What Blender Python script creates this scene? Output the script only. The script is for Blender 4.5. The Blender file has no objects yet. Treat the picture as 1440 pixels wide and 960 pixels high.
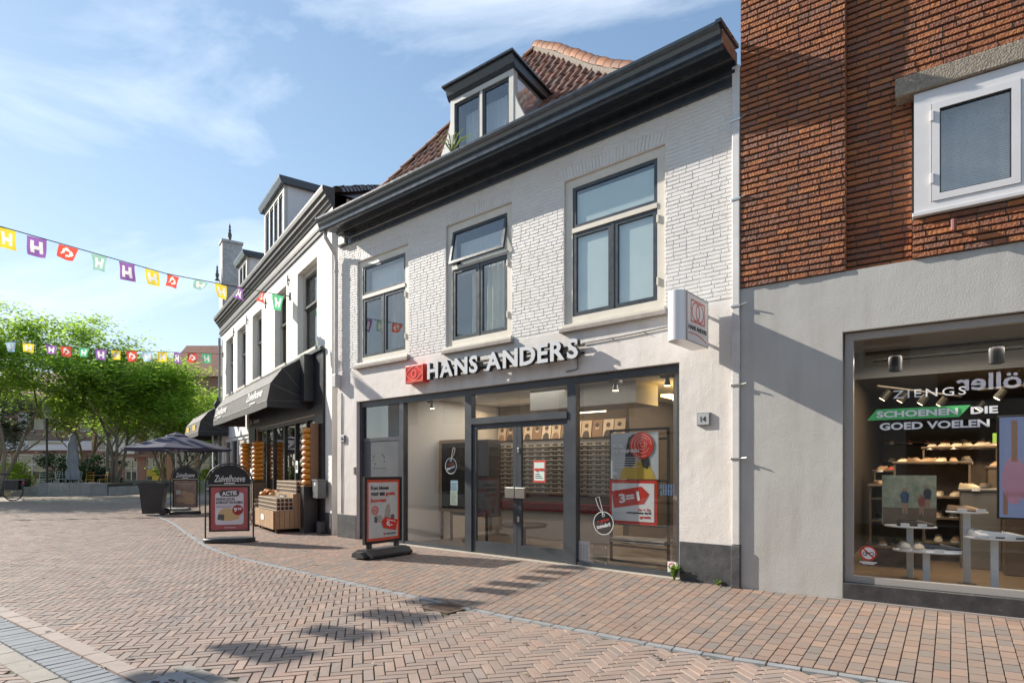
import bpy, bmesh, math, random
from math import sin, cos, pi, radians, sqrt, atan2
from mathutils import Vector, Matrix, noise as mnoise
random.seed(11)
SC = bpy.context.scene
COL = SC.collection

# ------------------------------------------------------------------ camera, sky, sun, exposure
F_, CX_, HY_, H_ = 840.0, 720.0, 660.0, 1.5
cam = bpy.data.cameras.new("camera"); cam_o = bpy.data.objects.new("camera", cam); COL.objects.link(cam_o)
cam.sensor_width = 36; cam.lens = 21.0; cam.shift_y = 0.125; cam.clip_start = 0.05; cam.clip_end = 3000
cam_o.location = (0, 0, H_); cam_o.rotation_euler = (radians(90), 0, 0)
SC.camera = cam_o
SUN_EL = radians(30.0)
sun_h = Vector((-0.919, 0.394)); SUN_ROT = atan2(sun_h.x, sun_h.y)
W = bpy.data.worlds.new("World"); SC.world = W; W.use_nodes = True
nt = W.node_tree; nt.nodes.clear()
n_out = nt.nodes.new("ShaderNodeOutputWorld"); n_bg = nt.nodes.new("ShaderNodeBackground")
n_sky = nt.nodes.new("ShaderNodeTexSky"); n_sky.sky_type = 'NISHITA'; n_sky.sun_disc = False
n_sky.sun_elevation = SUN_EL; n_sky.sun_rotation = SUN_ROT
n_sky.air_density = 1.0; n_sky.dust_density = 0.12; n_sky.ozone_density = 2.2
n_tc = nt.nodes.new("ShaderNodeTexCoord")
n_mp = nt.nodes.new("ShaderNodeMapping"); n_mp.inputs['Rotation'].default_value = (0.3, -0.5, 0.5); n_mp.inputs['Scale'].default_value = (1.1, 2.0, 3.6)
n_ns = nt.nodes.new("ShaderNodeTexNoise"); n_ns.inputs['Scale'].default_value = 1.7; n_ns.inputs['Detail'].default_value = 9; n_ns.inputs['Roughness'].default_value = 0.58; n_ns.inputs['Distortion'].default_value = 0.55
n_cr = nt.nodes.new("ShaderNodeValToRGB"); n_cr.color_ramp.elements[0].position = 0.47; n_cr.color_ramp.elements[1].position = 0.80
n_cr.color_ramp.elements[0].color = (0, 0, 0, 1); n_cr.color_ramp.elements[1].color = (0.6, 0.6, 0.6, 1)
n_mix = nt.nodes.new("ShaderNodeMix"); n_mix.data_type = 'RGBA'; n_mix.inputs['B'].default_value = (5.0, 5.3, 5.7, 1)
nt.links.new(n_tc.outputs['Generated'], n_mp.inputs['Vector']); nt.links.new(n_mp.outputs[0], n_ns.inputs['Vector'])
nt.links.new(n_ns.outputs['Fac'], n_cr.inputs[0]); nt.links.new(n_cr.outputs[0], n_mix.inputs['Factor'])
# soft shoulder on the brightest part of the sky, next to the sun
n_a = nt.nodes.new("ShaderNodeVectorMath"); n_a.operation = 'MULTIPLY_ADD'; n_a.inputs[1].default_value = (1/8,)*3; n_a.inputs[2].default_value = (1,1,1)
n_d = nt.nodes.new("ShaderNodeVectorMath"); n_d.operation = 'DIVIDE'
nt.links.new(n_sky.outputs[0], n_a.inputs[0]); nt.links.new(n_sky.outputs[0], n_d.inputs[0]); nt.links.new(n_a.outputs[0], n_d.inputs[1])
nt.links.new(n_d.outputs[0], n_mix.inputs['A']); nt.links.new(n_mix.outputs['Result'], n_bg.inputs['Color'])
n_bg.inputs['Strength'].default_value = 0.15
nt.links.new(n_bg.outputs[0], n_out.inputs['Surface'])
sl = bpy.data.lights.new("sun", 'SUN'); sl.energy = 4.4; sl.angle = radians(0.5); sl.color = (1.0, 0.93, 0.82)
so = bpy.data.objects.new("sun", sl); COL.objects.link(so)
sdir = Vector((sun_h.x * cos(SUN_EL), sun_h.y * cos(SUN_EL), sin(SUN_EL)))
so.rotation_euler = sdir.to_track_quat('Z', 'Y').to_euler(); so.location = sdir * 60
vs = SC.view_settings; vs.view_transform = 'Standard'; vs.look = 'None'; vs.exposure = 1.0; vs.gamma = 1.0; vs.use_curve_mapping = False

# ------------------------------------------------------------------ helpers
class Frame:
    """a building front: x runs right along the wall, y into the wall, z up"""
    def __init__(s, ox, oy, ux, uy, k=1.0):
        s.k = k; s.o = Vector((ox, oy, 0)); s.u = Vector((ux, uy, 0)).normalized(); s.n = Vector((s.u.y, -s.u.x, 0)); s.rz = atan2(s.u.y, s.u.x)
    def at(s, u, w, z=0.0):
        p = s.o + s.u * u * s.k + s.n * w * s.k; return Vector((p.x, p.y, z * s.k + H_ * (1 - s.k)))
MF = Frame(-3.884, 13.316, .76379, -.64546)
LF = Frame(-12.160, 25.035, .57737, -.81648)
RF = Frame(2.972*.973, 7.753*.973, .81467, -.57993, .973)
def G(px, py, z=0.0):
    t = (z - H_) / ((HY_ - py) / F_); return Vector(((px - CX_) / F_ * t, t, z))
def D(px, py, d):
    return Vector(((px - CX_) / F_ * d, d, H_ + (HY_ - py) / F_ * d))

class MB:
    def __init__(s): s.v = []; s.f = []
    def face(s, pts):
        b = len(s.v); s.v += [tuple(p) for p in pts]; s.f.append(tuple(range(b, b + len(pts)))); return s
    def box(s, x0, x1, y0, y1, z0, z1, M=None):
        P = [Vector(p) for p in ((x0,y0,z0),(x1,y0,z0),(x1,y1,z0),(x0,y1,z0),(x0,y0,z1),(x1,y0,z1),(x1,y1,z1),(x0,y1,z1))]
        if M is not None: P = [M @ p for p in P]
        b = len(s.v); s.v += [tuple(p) for p in P]
        for q in ((0,3,2,1),(4,5,6,7),(0,1,5,4),(1,2,6,5),(2,3,7,6),(3,0,4,7)): s.f.append(tuple(b + i for i in q))
        return s
    def cbox(s, x0, x1, y0, y1, z0, z1, c=0.01, M=None):
        """box with chamfered vertical and horizontal edges (via bmesh bevel)"""
        bm = bmesh.new(); bmesh.ops.create_cube(bm, size=1)
        for v in bm.verts: v.co = Vector(((x0+x1)/2 + v.co.x*(x1-x0), (y0+y1)/2 + v.co.y*(y1-y0), (z0+z1)/2 + v.co.z*(z1-z0)))
        bmesh.ops.bevel(bm, geom=list(bm.edges), offset=c, segments=2, affect='EDGES', profile=0.5)
        return s.bm(bm, M)
    def bm(s, bm, M=None):
        b = len(s.v); bm.verts.index_update()
        for v in bm.verts: s.v.append(tuple(M @ v.co if M is not None else v.co))
        for f in bm.faces: s.f.append(tuple(b + v.index for v in f.verts))
        bm.free(); return s
    def prism(s, poly, axis, a0, a1):
        """poly of 2d points extruded along axis 'x','y' or 'z' from a0 to a1"""
        def P(p, a):
            return (a, p[0], p[1]) if axis == 'x' else ((p[0], a, p[1]) if axis == 'y' else (p[0], p[1], a))
        n = len(poly); b = len(s.v)
        s.v += [P(p, a0) for p in poly] + [P(p, a1) for p in poly]
        for i in range(n):
            j = (i + 1) % n; s.f.append((b+i, b+j, b+n+j, b+n+i))
        s.f.append(tuple(b + i for i in range(n))[::-1]); s.f.append(tuple(b + n + i for i in range(n)))
        return s
    def tube(s, pts, r, n=8, caps=True):
        pts = [Vector(p) for p in pts]; rs = r if isinstance(r, (list, tuple)) else [r] * len(pts)
        b = len(s.v); prev = None
        for i, p in enumerate(pts):
            t = (pts[min(i+1, len(pts)-1)] - pts[max(i-1, 0)])
            if t.length < 1e-9: t = Vector((0, 0, 1))
            t.normalize()
            if prev is None:
                a = Vector((0, 0, 1)) if abs(t.z) < 0.9 else Vector((1, 0, 0)); x = t.cross(a).normalized()
            else:
                x = (prev - t * prev.dot(t)); x = x.normalized() if x.length > 1e-6 else t.orthogonal().normalized()
            prev = x; y = t.cross(x)
            for k in range(n):
                a = 2 * pi * k / n; s.v.append(tuple(p + x * (rs[i] * cos(a)) + y * (rs[i] * sin(a))))
        for i in range(len(pts) - 1):
            for k in range(n):
                k2 = (k + 1) % n; s.f.append((b+i*n+k, b+i*n+k2, b+(i+1)*n+k2, b+(i+1)*n+k))
        if caps:
            s.f.append(tuple(b + k for k in range(n))[::-1]); s.f.append(tuple(b + (len(pts)-1)*n + k for k in range(n)))
        return s
    def lathe(s, prof, n=24, c=(0, 0, 0), M=None):
        b = len(s.v)
        for r, z in prof:
            for k in range(n):
                a = 2 * pi * k / n; p = Vector((c[0] + r * cos(a), c[1] + r * sin(a), c[2] + z)); s.v.append(tuple(M @ p if M is not None else p))
        for i in range(len(prof) - 1):
            for k in range(n):
                k2 = (k + 1) % n; s.f.append((b+i*n+k, b+i*n+k2, b+(i+1)*n+k2, b+(i+1)*n+k))
        s.f.append(tuple(b + k for k in range(n))[::-1]); s.f.append(tuple(b + (len(prof)-1)*n + k for k in range(n)))
        return s
    def build(s, name, m, parent=None, smooth=False, label=None, split=None):
        me = bpy.data.meshes.new(name); me.from_pydata(s.v, [], s.f); me.validate(); me.update()
        if m: me.materials.append(m)
        if smooth:
            for p in me.polygons: p.use_smooth = True
        o = bpy.data.objects.new(name, me); COL.objects.link(o)
        if parent: o.parent = parent
        if label: o['label'] = label
        if split or (split is None and name in SPLIT): pieces(o)
        return o
SPLIT = {'plinth','cable','gutter_end_cap','hinge','pipe_bracket','dormer_sash','dormer_pane','dormer_cheek','door_lock','light_strip','side_wall','leg','price_card','curtain','window_film','eyewear_rack','red_counter','wheel','caster'}
def pieces(o, eps=.003):
    """split a mesh object into one object per separate piece"""
    me = o.data; n = len(me.vertices); par = list(range(n))
    def find(i):
        while par[i] != i: par[i] = par[par[i]]; i = par[i]
        return i
    for p in me.polygons:
        v = list(p.vertices)
        for k in v[1:]: par[find(k)] = find(v[0])
    grp = {}
    for i in range(n): grp.setdefault(find(i), []).append(i)
    G_ = []
    for ids in grp.values():
        co = [me.vertices[i].co for i in ids]; bb = [min(c[k] for c in co)-eps for k in range(3)] + [max(c[k] for c in co)+eps for k in range(3)]
        G_.append([set(ids), bb])
    ch = True
    while ch:
        ch = False
        for i in range(len(G_)):
            for j in range(i+1, len(G_)):
                a, b = G_[i][1], G_[j][1]
                if all(a[k] <= b[k+3] and b[k] <= a[k+3] for k in range(3)):
                    G_[i][0] |= G_[j][0]; G_[i][1] = [min(a[k], b[k]) for k in range(3)] + [max(a[k+3], b[k+3]) for k in range(3)]; G_.pop(j); ch = True; break
            if ch: break
    if len(G_) < 2: return [o]
    out = []; mats = list(me.materials); sm = any(p.use_smooth for p in me.polygons)
    vs2 = [tuple(v.co) for v in me.vertices]; fs = [tuple(p.vertices) for p in me.polygons]
    for k, (ids, _) in enumerate(G_):
        idl = sorted(ids); mp2 = {v: i for i, v in enumerate(idl)}; m2 = bpy.data.meshes.new(o.name)
        m2.from_pydata([vs2[i] for i in idl], [], [tuple(mp2[i] for i in f) for f in fs if f[0] in ids]); m2.update()
        for q in mats: m2.materials.append(q)
        if sm:
            for p in m2.polygons: p.use_smooth = True
        if k == 0: o.data = m2; out.append(o)
        else:
            c = bpy.data.objects.new(o.name.split('.')[0], m2); COL.objects.link(c); c.parent = o.parent; out.append(c)
    return out
def smooth_by_angle(o, ang=35):
    bm = bmesh.new(); bm.from_mesh(o.data); bmesh.ops.remove_doubles(bm, verts=bm.verts, dist=1e-5)
    bmesh.ops.recalc_face_normals(bm, faces=bm.faces)
    for f in bm.faces: f.smooth = True
    for e in bm.edges:
        if len(e.link_faces) != 2 or e.calc_face_angle(0) > radians(ang): e.smooth = False
    bm.to_mesh(o.data); bm.free(); return o
def thing(name, label, cat, loc=(0, 0, 0), rz=0.0, group=None, scale=1.0):
    o = bpy.data.objects.new(name, None); COL.objects.link(o); o.location = loc; o.rotation_euler = (0, 0, rz); o.scale = (scale,) * 3
    o.empty_display_size = 0.2
    o['label'] = label; o['category'] = cat
    if group: o['group'] = group
    return o
def tag(o, label, cat, group=None):
    o['label'] = label; o['category'] = cat
    if group: o['group'] = group
    return o
def struct(name, mb, m):
    o = mb.build(name, m); o['kind'] = 'structure'; return o
def dup(root, loc, rz=None, label=None, scale=None):
    def cp(o, p):
        c = o.copy(); COL.objects.link(c)
        if p: c.parent = p
        for ch in list(o.children): cp(ch, c)
        return c
    r = cp(root, None); r.location = loc
    if rz is not None: r.rotation_euler = (0, 0, rz)
    if scale is not None: r.scale = (scale,) * 3
    if label: r['label'] = label
    return r

# ---- materials
MATS = {}
def mat(name, col=(.5,.5,.5), rough=.6, metal=0.0, spec=.5, var=None, bump=None, island=None, emit=None, trans=None, coat=0.0, streak=None, sheen=0.0):
    if name in MATS: return MATS[name]
    m = bpy.data.materials.new(name); m.use_nodes = True; t = m.node_tree; p = t.nodes['Principled BSDF']; L = t.links.new
    p.inputs['Base Color'].default_value = (*col, 1); p.inputs['Roughness'].default_value = rough; p.inputs['Metallic'].default_value = metal
    p.inputs['Specular IOR Level'].default_value = spec
    if coat: p.inputs['Coat Weight'].default_value = coat; p.inputs['Coat Roughness'].default_value = .15
    src = None
    tc = t.nodes.new('ShaderNodeTexCoord')
    if island:
        g = t.nodes.new('ShaderNodeNewGeometry'); r = t.nodes.new('ShaderNodeValToRGB'); L(g.outputs['Random Per Island'], r.inputs[0])
        cr = r.color_ramp
        while len(cr.elements) < len(island): cr.elements.new(0.5)
        for i, c in enumerate(island): cr.elements[i].position = i / (len(island) - 1); cr.elements[i].color = (*c, 1)
        src = r.outputs[0]
    if var:
        c2, sc, amt = var
        n = t.nodes.new('ShaderNodeTexNoise'); n.inputs['Scale'].default_value = sc; n.inputs['Detail'].default_value = 6; n.inputs['Roughness'].default_value = .62
        L(tc.outputs['Object'], n.inputs['Vector'])
        mr = t.nodes.new('ShaderNodeMapRange'); mr.inputs['From Min'].default_value = .35; mr.inputs['From Max'].default_value = .7; mr.inputs['To Max'].default_value = amt
        L(n.outputs['Fac'], mr.inputs['Value'])
        mx = t.nodes.new('ShaderNodeMix'); mx.data_type = 'RGBA'; mx.inputs['B'].default_value = (*c2, 1); mx.inputs['A'].default_value = (*col, 1)
        if src: L(src, mx.inputs['A'])
        L(mr.outputs[0], mx.inputs['Factor']); src = mx.outputs['Result']
        rr = t.nodes.new('ShaderNodeMapRange'); rr.inputs['To Min'].default_value = max(0, rough - .1); rr.inputs['To Max'].default_value = min(1, rough + .1)
        L(n.outputs['Fac'], rr.inputs['Value']); L(rr.outputs[0], p.inputs['Roughness'])
    if streak:
        c2, sx, sz, amt = streak
        mp = t.nodes.new('ShaderNodeMapping'); mp.inputs['Scale'].default_value = (sx, sx, sz); L(tc.outputs['Object'], mp.inputs['Vector'])
        n = t.nodes.new('ShaderNodeTexNoise'); n.inputs['Scale'].default_value = 1; n.inputs['Detail'].default_value = 5; L(mp.outputs[0], n.inputs['Vector'])
        mr = t.nodes.new('ShaderNodeMapRange'); mr.inputs['From Min'].default_value = .48; mr.inputs['From Max'].default_value = .75; mr.inputs['To Max'].default_value = amt
        L(n.outputs['Fac'], mr.inputs['Value'])
        mx = t.nodes.new('ShaderNodeMix'); mx.data_type = 'RGBA'; mx.inputs['B'].default_value = (*c2, 1); mx.inputs['A'].default_value = (*col, 1)
        if src: L(src, mx.inputs['A'])
        L(mr.outputs[0], mx.inputs['Factor']); src = mx.outputs['Result']
    if src: L(src, p.inputs['Base Color'])
    if bump:
        prevn = None
        for sc, st, di in (bump if isinstance(bump, list) else [bump]):
            n = t.nodes.new('ShaderNodeTexNoise'); n.inputs['Scale'].default_value = sc; n.inputs['Detail'].default_value = 5; L(tc.outputs['Object'], n.inputs['Vector'])
            b = t.nodes.new('ShaderNodeBump'); b.inputs['Strength'].default_value = st; b.inputs['Distance'].default_value = di; L(n.outputs['Fac'], b.inputs['Height'])
            if prevn: L(prevn, b.inputs['Normal'])
            prevn = b.outputs[0]
        L(prevn, p.inputs['Normal'])
    if emit: p.inputs['Emission Color'].default_value = (*emit[0], 1); p.inputs['Emission Strength'].default_value = emit[1]
    if trans:   # thin translucent sheet: leaves, flags, cloth
        o = t.nodes['Material Output']; tr = t.nodes.new('ShaderNodeBsdfTranslucent'); ms = t.nodes.new('ShaderNodeMixShader'); ms.inputs[0].default_value = trans[1]
        tr.inputs['Color'].default_value = (*trans[0], 1)
        if src and len(trans) > 2:
            mm = t.nodes.new('ShaderNodeMix'); mm.data_type = 'RGBA'; mm.blend_type = 'MULTIPLY'; mm.inputs['Factor'].default_value = 1; L(src, mm.inputs['A']); mm.inputs['B'].default_value = (*trans[2], 1); L(mm.outputs['Result'], tr.inputs['Color'])
        L(p.outputs[0], ms.inputs[1]); L(tr.outputs[0], ms.inputs[2]); L(ms.outputs[0], o.inputs['Surface'])
    MATS[name] = m; return m
def glass(name, tint=(.93,.96,.95), f0=.045, rough=0.0):
    """thin pane: clear, with a mirror reflection that grows towards grazing angles"""
    if name in MATS: return MATS[name]
    m = bpy.data.materials.new(name); m.use_nodes = True; t = m.node_tree; t.nodes.clear(); L = t.links.new
    o = t.nodes.new('ShaderNodeOutputMaterial'); g = t.nodes.new('ShaderNodeNewGeometry')
    d = t.nodes.new('ShaderNodeVectorMath'); d.operation = 'DOT_PRODUCT'; L(g.outputs['Normal'], d.inputs[0]); L(g.outputs['Incoming'], d.inputs[1])
    ab = t.nodes.new('ShaderNodeMath'); ab.operation = 'ABSOLUTE'; L(d.outputs['Value'], ab.inputs[0])
    om = t.nodes.new('ShaderNodeMath'); om.operation = 'SUBTRACT'; om.inputs[0].default_value = 1; L(ab.outputs[0], om.inputs[1])
    pw = t.nodes.new('ShaderNodeMath'); pw.operation = 'POWER'; pw.inputs[1].default_value = 5; L(om.outputs[0], pw.inputs[0])
    ma = t.nodes.new('ShaderNodeMath'); ma.operation = 'MULTIPLY_ADD'; ma.inputs[1].default_value = 1-f0; ma.inputs[2].default_value = f0; L(pw.outputs[0], ma.inputs[0])
    tr = t.nodes.new('ShaderNodeBsdfTransparent'); tr.inputs[0].default_value = (*tint, 1)
    gl = t.nodes.new('ShaderNodeBsdfGlossy'); gl.inputs['Roughness'].default_value = rough
    ms = t.nodes.new('ShaderNodeMixShader'); L(ma.outputs[0], ms.inputs[0]); L(tr.outputs[0], ms.inputs[1]); L(gl.outputs[0], ms.inputs[2]); L(ms.outputs[0], o.inputs[0])
    MATS[name] = m; return m

WHITE_BRICK = mat('white painted brick', (.69,.665,.64), .62, var=((.60,.55,.50), 2.2, .45), bump=[(90,.35,.004),(9,.3,.01)])
WHITE_STUCCO = mat('white painted stucco', (.69,.655,.62), .7, var=((.58,.52,.46), 1.6, .5), bump=[(55,.6,.008),(6,.35,.02)], streak=((.46,.41,.35), 5.0, .7, .38))
L_STUCCO = mat('left house stucco', (.70,.68,.645), .7, var=((.62,.59,.54), 1.1, .4), bump=[(40,.35,.006),(5,.3,.02)], streak=((.48,.44,.38), 4.0, .5, .42))
R_STUCCO = mat('grey rendered stucco', (.50,.49,.46), .75, var=((.41,.39,.36), 1.1, .6), bump=[(60,.5,.005),(5,.25,.014)], streak=((.33,.30,.26), 5.0, .7, .42))
PLINTH = mat('anthracite plinth paint', (.045,.047,.05), .5, var=((.13,.13,.13), 5, .55), bump=[(50,.5,.006),(8,.3,.02)])
R_BRICK = mat('red brown brick', (.3,.12,.06), .72, island=[(.19,.065,.035),(.34,.105,.04),(.43,.14,.045),(.26,.09,.04),(.50,.18,.055),(.37,.12,.042),(.30,.125,.07),(.23,.11,.075),(.41,.13,.04),(.21,.075,.045)], var=((.16,.075,.045), 14, .5), bump=[(38,1.0,.02),(120,.6,.006)])
R_MORTAR = mat('dark recessed mortar', (.055,.04,.032), .9, var=((.11,.09,.075), 6, .5))
CREAM = mat('cream window paint', (.66,.61,.52), .45, var=((.45,.40,.33), 4, .4), bump=(30,.15,.003))
GREYCREAM = mat('pale grey dormer paint', (.52,.51,.48), .5, var=((.36,.35,.33), 5, .5), bump=(30,.15,.003))
DARKSASH = mat('blue black sash paint', (.028,.034,.042), .32, var=((.07,.075,.08), 12, .5))
GUTTER = mat('blue black gloss paint', (.020,.027,.038), .22, var=((.05,.06,.07), 8, .5), bump=(14,.12,.006), coat=.3)
WORNWOOD = mat('bare worn wood', (.36,.17,.10), .7, var=((.12,.07,.05), 9, .8))
SHOPFRAME = mat('anthracite aluminium', (.045,.052,.062), .38, var=((.075,.082,.09), 3, .4))
PIPE = mat('painted drainpipe', (.62,.60,.58), .45, var=((.42,.40,.38), 6, .45))
TILE = mat('clay pantile', (.25,.10,.06), .7, island=[(.16,.06,.04),(.28,.10,.055),(.22,.085,.055),(.33,.13,.07),(.13,.06,.045),(.25,.11,.07)], var=((.09,.055,.045), 5, .7), bump=(30,.3,.006))
TILE_DK = mat('dark pantile', (.06,.05,.05), .45, island=[(.05,.045,.05),(.09,.065,.06),(.06,.05,.05)], bump=(30,.3,.006))
RIDGE = mat('orange ridge tile', (.42,.17,.08), .7, island=[(.25,.10,.045),(.36,.14,.055),(.29,.13,.07),(.22,.11,.07)], var=((.22,.12,.08), 8, .6), bump=(30,.3,.006))
LEAD = mat('lead flashing', (.16,.17,.19), .45, var=((.26,.27,.29), 8, .5))
GLASS = glass('shop glass', (.97,.98,.975), f0=.085)
GLASS_UP = glass('window glass', (.96,.98,.98), .13)
GLASS_DK = glass('far window glass', (.6,.65,.65), .12)
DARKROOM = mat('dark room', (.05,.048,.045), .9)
STEEL = mat('brushed steel', (.62,.60,.55), .3, 1.0)
BLACK = mat('black metal', (.012,.012,.013), .42, var=((.03,.03,.03), 9, .5))
BLACKPLASTIC = mat('black rubber', (.022,.022,.024), .5, var=((.06,.06,.06), 5, .5), bump=(60,.2,.003))
WHITE = mat('white print', (.80,.80,.80), .5)
WHITE_GL = mat('white enamel', (.80,.80,.80), .3)
RED = mat('red print', (.62,.035,.02), .45)
RED_GL = mat('red acrylic', (.70,.03,.018), .25)
INK = mat('black print', (.02,.02,.022), .5)
GREYLET = mat('light grey letter face', (.60,.61,.63), .35)
CONCRETE = mat('granite planter', (.28,.28,.27), .8, var=((.17,.17,.17), 3, .7), bump=(40,.3,.004))

# ---- text (built-in font turned into mesh)
def text_mesh(s, bold=0.0, ext=0.002, shear=0.0, align='LEFT', space=1.0):
    c = bpy.data.curves.new('lettering', 'FONT'); c.body = s; c.size = 1.0; c.offset = bold; c.extrude = ext; c.shear = shear; c.align_x = align; c.space_character = space; c.resolution_u = 3
    o = bpy.data.objects.new('lettering', c); COL.objects.link(o)
    bpy.context.view_layer.update()
    dg = bpy.context.evaluated_depsgraph_get(); me = bpy.data.meshes.new_from_object(o.evaluated_get(dg))
    bpy.data.objects.remove(o); bpy.data.curves.remove(c)
    return me
def put_text(s, x0, x1, z0, z1, y, m, parent, name='lettering', bold=.02, ext=.002, shear=0.0, rot=0.0, keep=False, align='LEFT', space=1.0, mirror=False):
    """lettering on a wall facing -y, fitted into x0..x1, z0..z1 (rotated by rot about its centre)"""
    me = text_mesh(s, bold, 1.0, shear, align, space); vs_ = me.vertices
    xs = [v.co.x for v in vs_]; ys = [v.co.y for v in vs_]; a0, a1, b0, b1 = min(xs), max(xs), min(ys), max(ys)
    sx = (x1 - x0) / (a1 - a0); sz = (z1 - z0) / (b1 - b0)
    cx, cz = (x0 + x1) / 2, (z0 + z1) / 2
    for v in vs_:
        X = (v.co.x - (a0 + a1) / 2) * sx; Z = (v.co.y - (b0 + b1) / 2) * sz
        if mirror: X = -X
        v.co = (cx + X * cos(rot) - Z * sin(rot), y - ext - v.co.z * ext, cz + X * sin(rot) + Z * cos(rot))
    me.materials.clear(); me.materials.append(m); me.name = name; me.update()
    o = bpy.data.objects.new(name, me); COL.objects.link(o)
    if parent: o.parent = parent
    return o
def disc(mb, cx, cz, r, y0, y1, n=28, sx=1.0):
    return mb.prism([(cx + sx * r * cos(2*pi*k/n), cz + r * sin(2*pi*k/n)) for k in range(n)], 'y', y0, y1)
def ring(mb, cx, cz, r, t, y0, y1, n=28, a0=0.0, a1=2*pi, sx=1.0, sz=1.0):
    for k in range(n):
        a, b = a0 + (a1-a0)*k/n, a0 + (a1-a0)*(k+1)/n
        q = [(cx+sx*r*cos(a), cz+sz*r*sin(a)), (cx+sx*r*cos(b), cz+sz*r*sin(b)), (cx+sx*(r-t)*cos(b), cz+sz*(r-t)*sin(b)), (cx+sx*(r-t)*cos(a), cz+sz*(r-t)*sin(a))]
        mb.prism(q, 'y', y0, y1)
    return mb
def frame_rect(mb, x0, x1, z0, z1, t, y0, y1, tb=None):
    tb = t if tb is None else tb
    mb.box(x0, x0+t, y0, y1, z0, z1); mb.box(x1-t, x1, y0, y1, z0, z1); mb.box(x0+t, x1-t, y0, y1, z1-t, z1); mb.box(x0+t, x1-t, y0, y1, z0, z0+tb); return mb

# ---- walls
def wall_holes(mb, x0, x1, z0, z1, holes, y=0.0, t=0.25, reveal=None, back=True):
    xs = sorted({x0, x1, *[c for h in holes for c in h[:2] if x0 < c < x1]}); zs = sorted({z0, z1, *[c for h in holes for c in h[2:4] if z0 < c < z1]})
    for i in range(len(xs)-1):
        for j in range(len(zs)-1):
            a, b, c, d = xs[i], xs[i+1], zs[j], zs[j+1]; mx, mz = (a+b)/2, (c+d)/2
            if any(h[0] < mx < h[1] and h[2] < mz < h[3] for h in holes): continue
            mb.face([(a,y,c),(b,y,c),(b,y,d),(a,y,d)])
            if back: mb.face([(a,y+t,c),(a,y+t,d),(b,y+t,d),(b,y+t,c)])
    for h in holes:
        a, b, c, d = h[:4]; r = reveal or t
        mb.face([(a,y,c),(a,y,d),(a,y+r,d),(a,y+r,c)]); mb.face([(b,y,c),(b,y+r,c),(b,y+r,d),(b,y,d)]); mb.face([(a,y,d),(b,y,d),(b,y+r,d),(a,y+r,d)])
        if c > z0 + 1e-4: mb.face([(a,y,c),(a,y+r,c),(b,y+r,c),(b,y,c)])
    mb.face([(x0,y,z0),(x0,y,z1),(x0,y+t,z1),(x0,y+t,z0)]); mb.face([(x1,y,z0),(x1,y+t,z0),(x1,y+t,z1),(x1,y,z1)]); mb.face([(x0,y,z1),(x1,y,z1),(x1,y+t,z1),(x0,y+t,z1)])
    return mb
def frustum(mb, x0, x1, z0, z1, yb, yf, ins, tilt=0.0):
    i = min(ins, (x1-x0)*.3, (z1-z0)*.3); b = len(mb.v)
    mb.v += [(x0,yb,z0),(x1,yb,z0),(x1,yb,z1),(x0,yb,z1),(x0+i,yf,z0+i),(x1-i,yf+tilt,z0+i),(x1-i,yf+tilt,z1-i),(x0+i,yf,z1-i)]
    for q in ((4,5,6,7),(0,1,5,4),(1,2,6,5),(2,3,7,6),(3,0,4,7)): mb.f.append(tuple(b+k for k in q))
def bricks(mb, x0, x1, z0, z1, holes, course, length, jh, jv, yb, yf, jit=.002, ins=.004, rough=0.0):
    n = int((z1 - z0) / course + .5)
    for k in range(n):
        a = z0 + k*course; b = min(a + course - jh, z1); zm = (a+b)/2
        if b - a < .012: continue
        iv = [(x0, x1)]
        for h in holes:
            if h[2] < zm < h[3]:
                nv = []
                for p, q in iv:
                    if h[1] <= p or h[0] >= q: nv.append((p, q)); continue
                    if h[0] > p: nv.append((p, h[0]))
                    if h[1] < q: nv.append((h[1], q))
                iv = nv
        x = x0 - length * (.5 * (k % 2)) - random.random()*.03
        while x < x1:
            L_ = length * (1 if random.random() > .12 else .52); e = x + L_ - jv
            for p, q in iv:
                s0, s1 = max(x, p), min(e, q)
                if s1 - s0 > .018:
                    dz = random.uniform(-rough, rough)
                    frustum(mb, s0, s1, a + dz, b + dz, yb, yf + random.uniform(-jit, jit), ins, random.uniform(-jit, jit))
            x += L_
    return mb
def soldier(mb, x0, x1, z0, z1, yb, yf, w=.055, lean=.12):
    n = max(1, int((x1-x0)/w)); w = (x1-x0)/n; xc = (x0+x1)/2
    for k in range(n):
        a, b_ = x0 + k*w + .003, x0 + (k+1)*w - .003; t = ((a+b_)/2 - xc)/((x1-x0)/2)*lean
        y = yf + random.uniform(-.003,.003); i = .004; b = len(mb.v)
        mb.v += [(a,yb,z0),(b_,yb,z0),(b_+t*.5,yb,z1),(a+t*.5,yb,z1),(a+i,y,z0+i),(b_-i,y,z0+i),(b_+t*.5-i,y,z1-i),(a+t*.5+i,y,z1-i)]
        for q in ((4,5,6,7),(0,1,5,4),(1,2,6,5),(2,3,7,6),(3,0,4,7)): mb.f.append(tuple(b+j for j in q))
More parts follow.
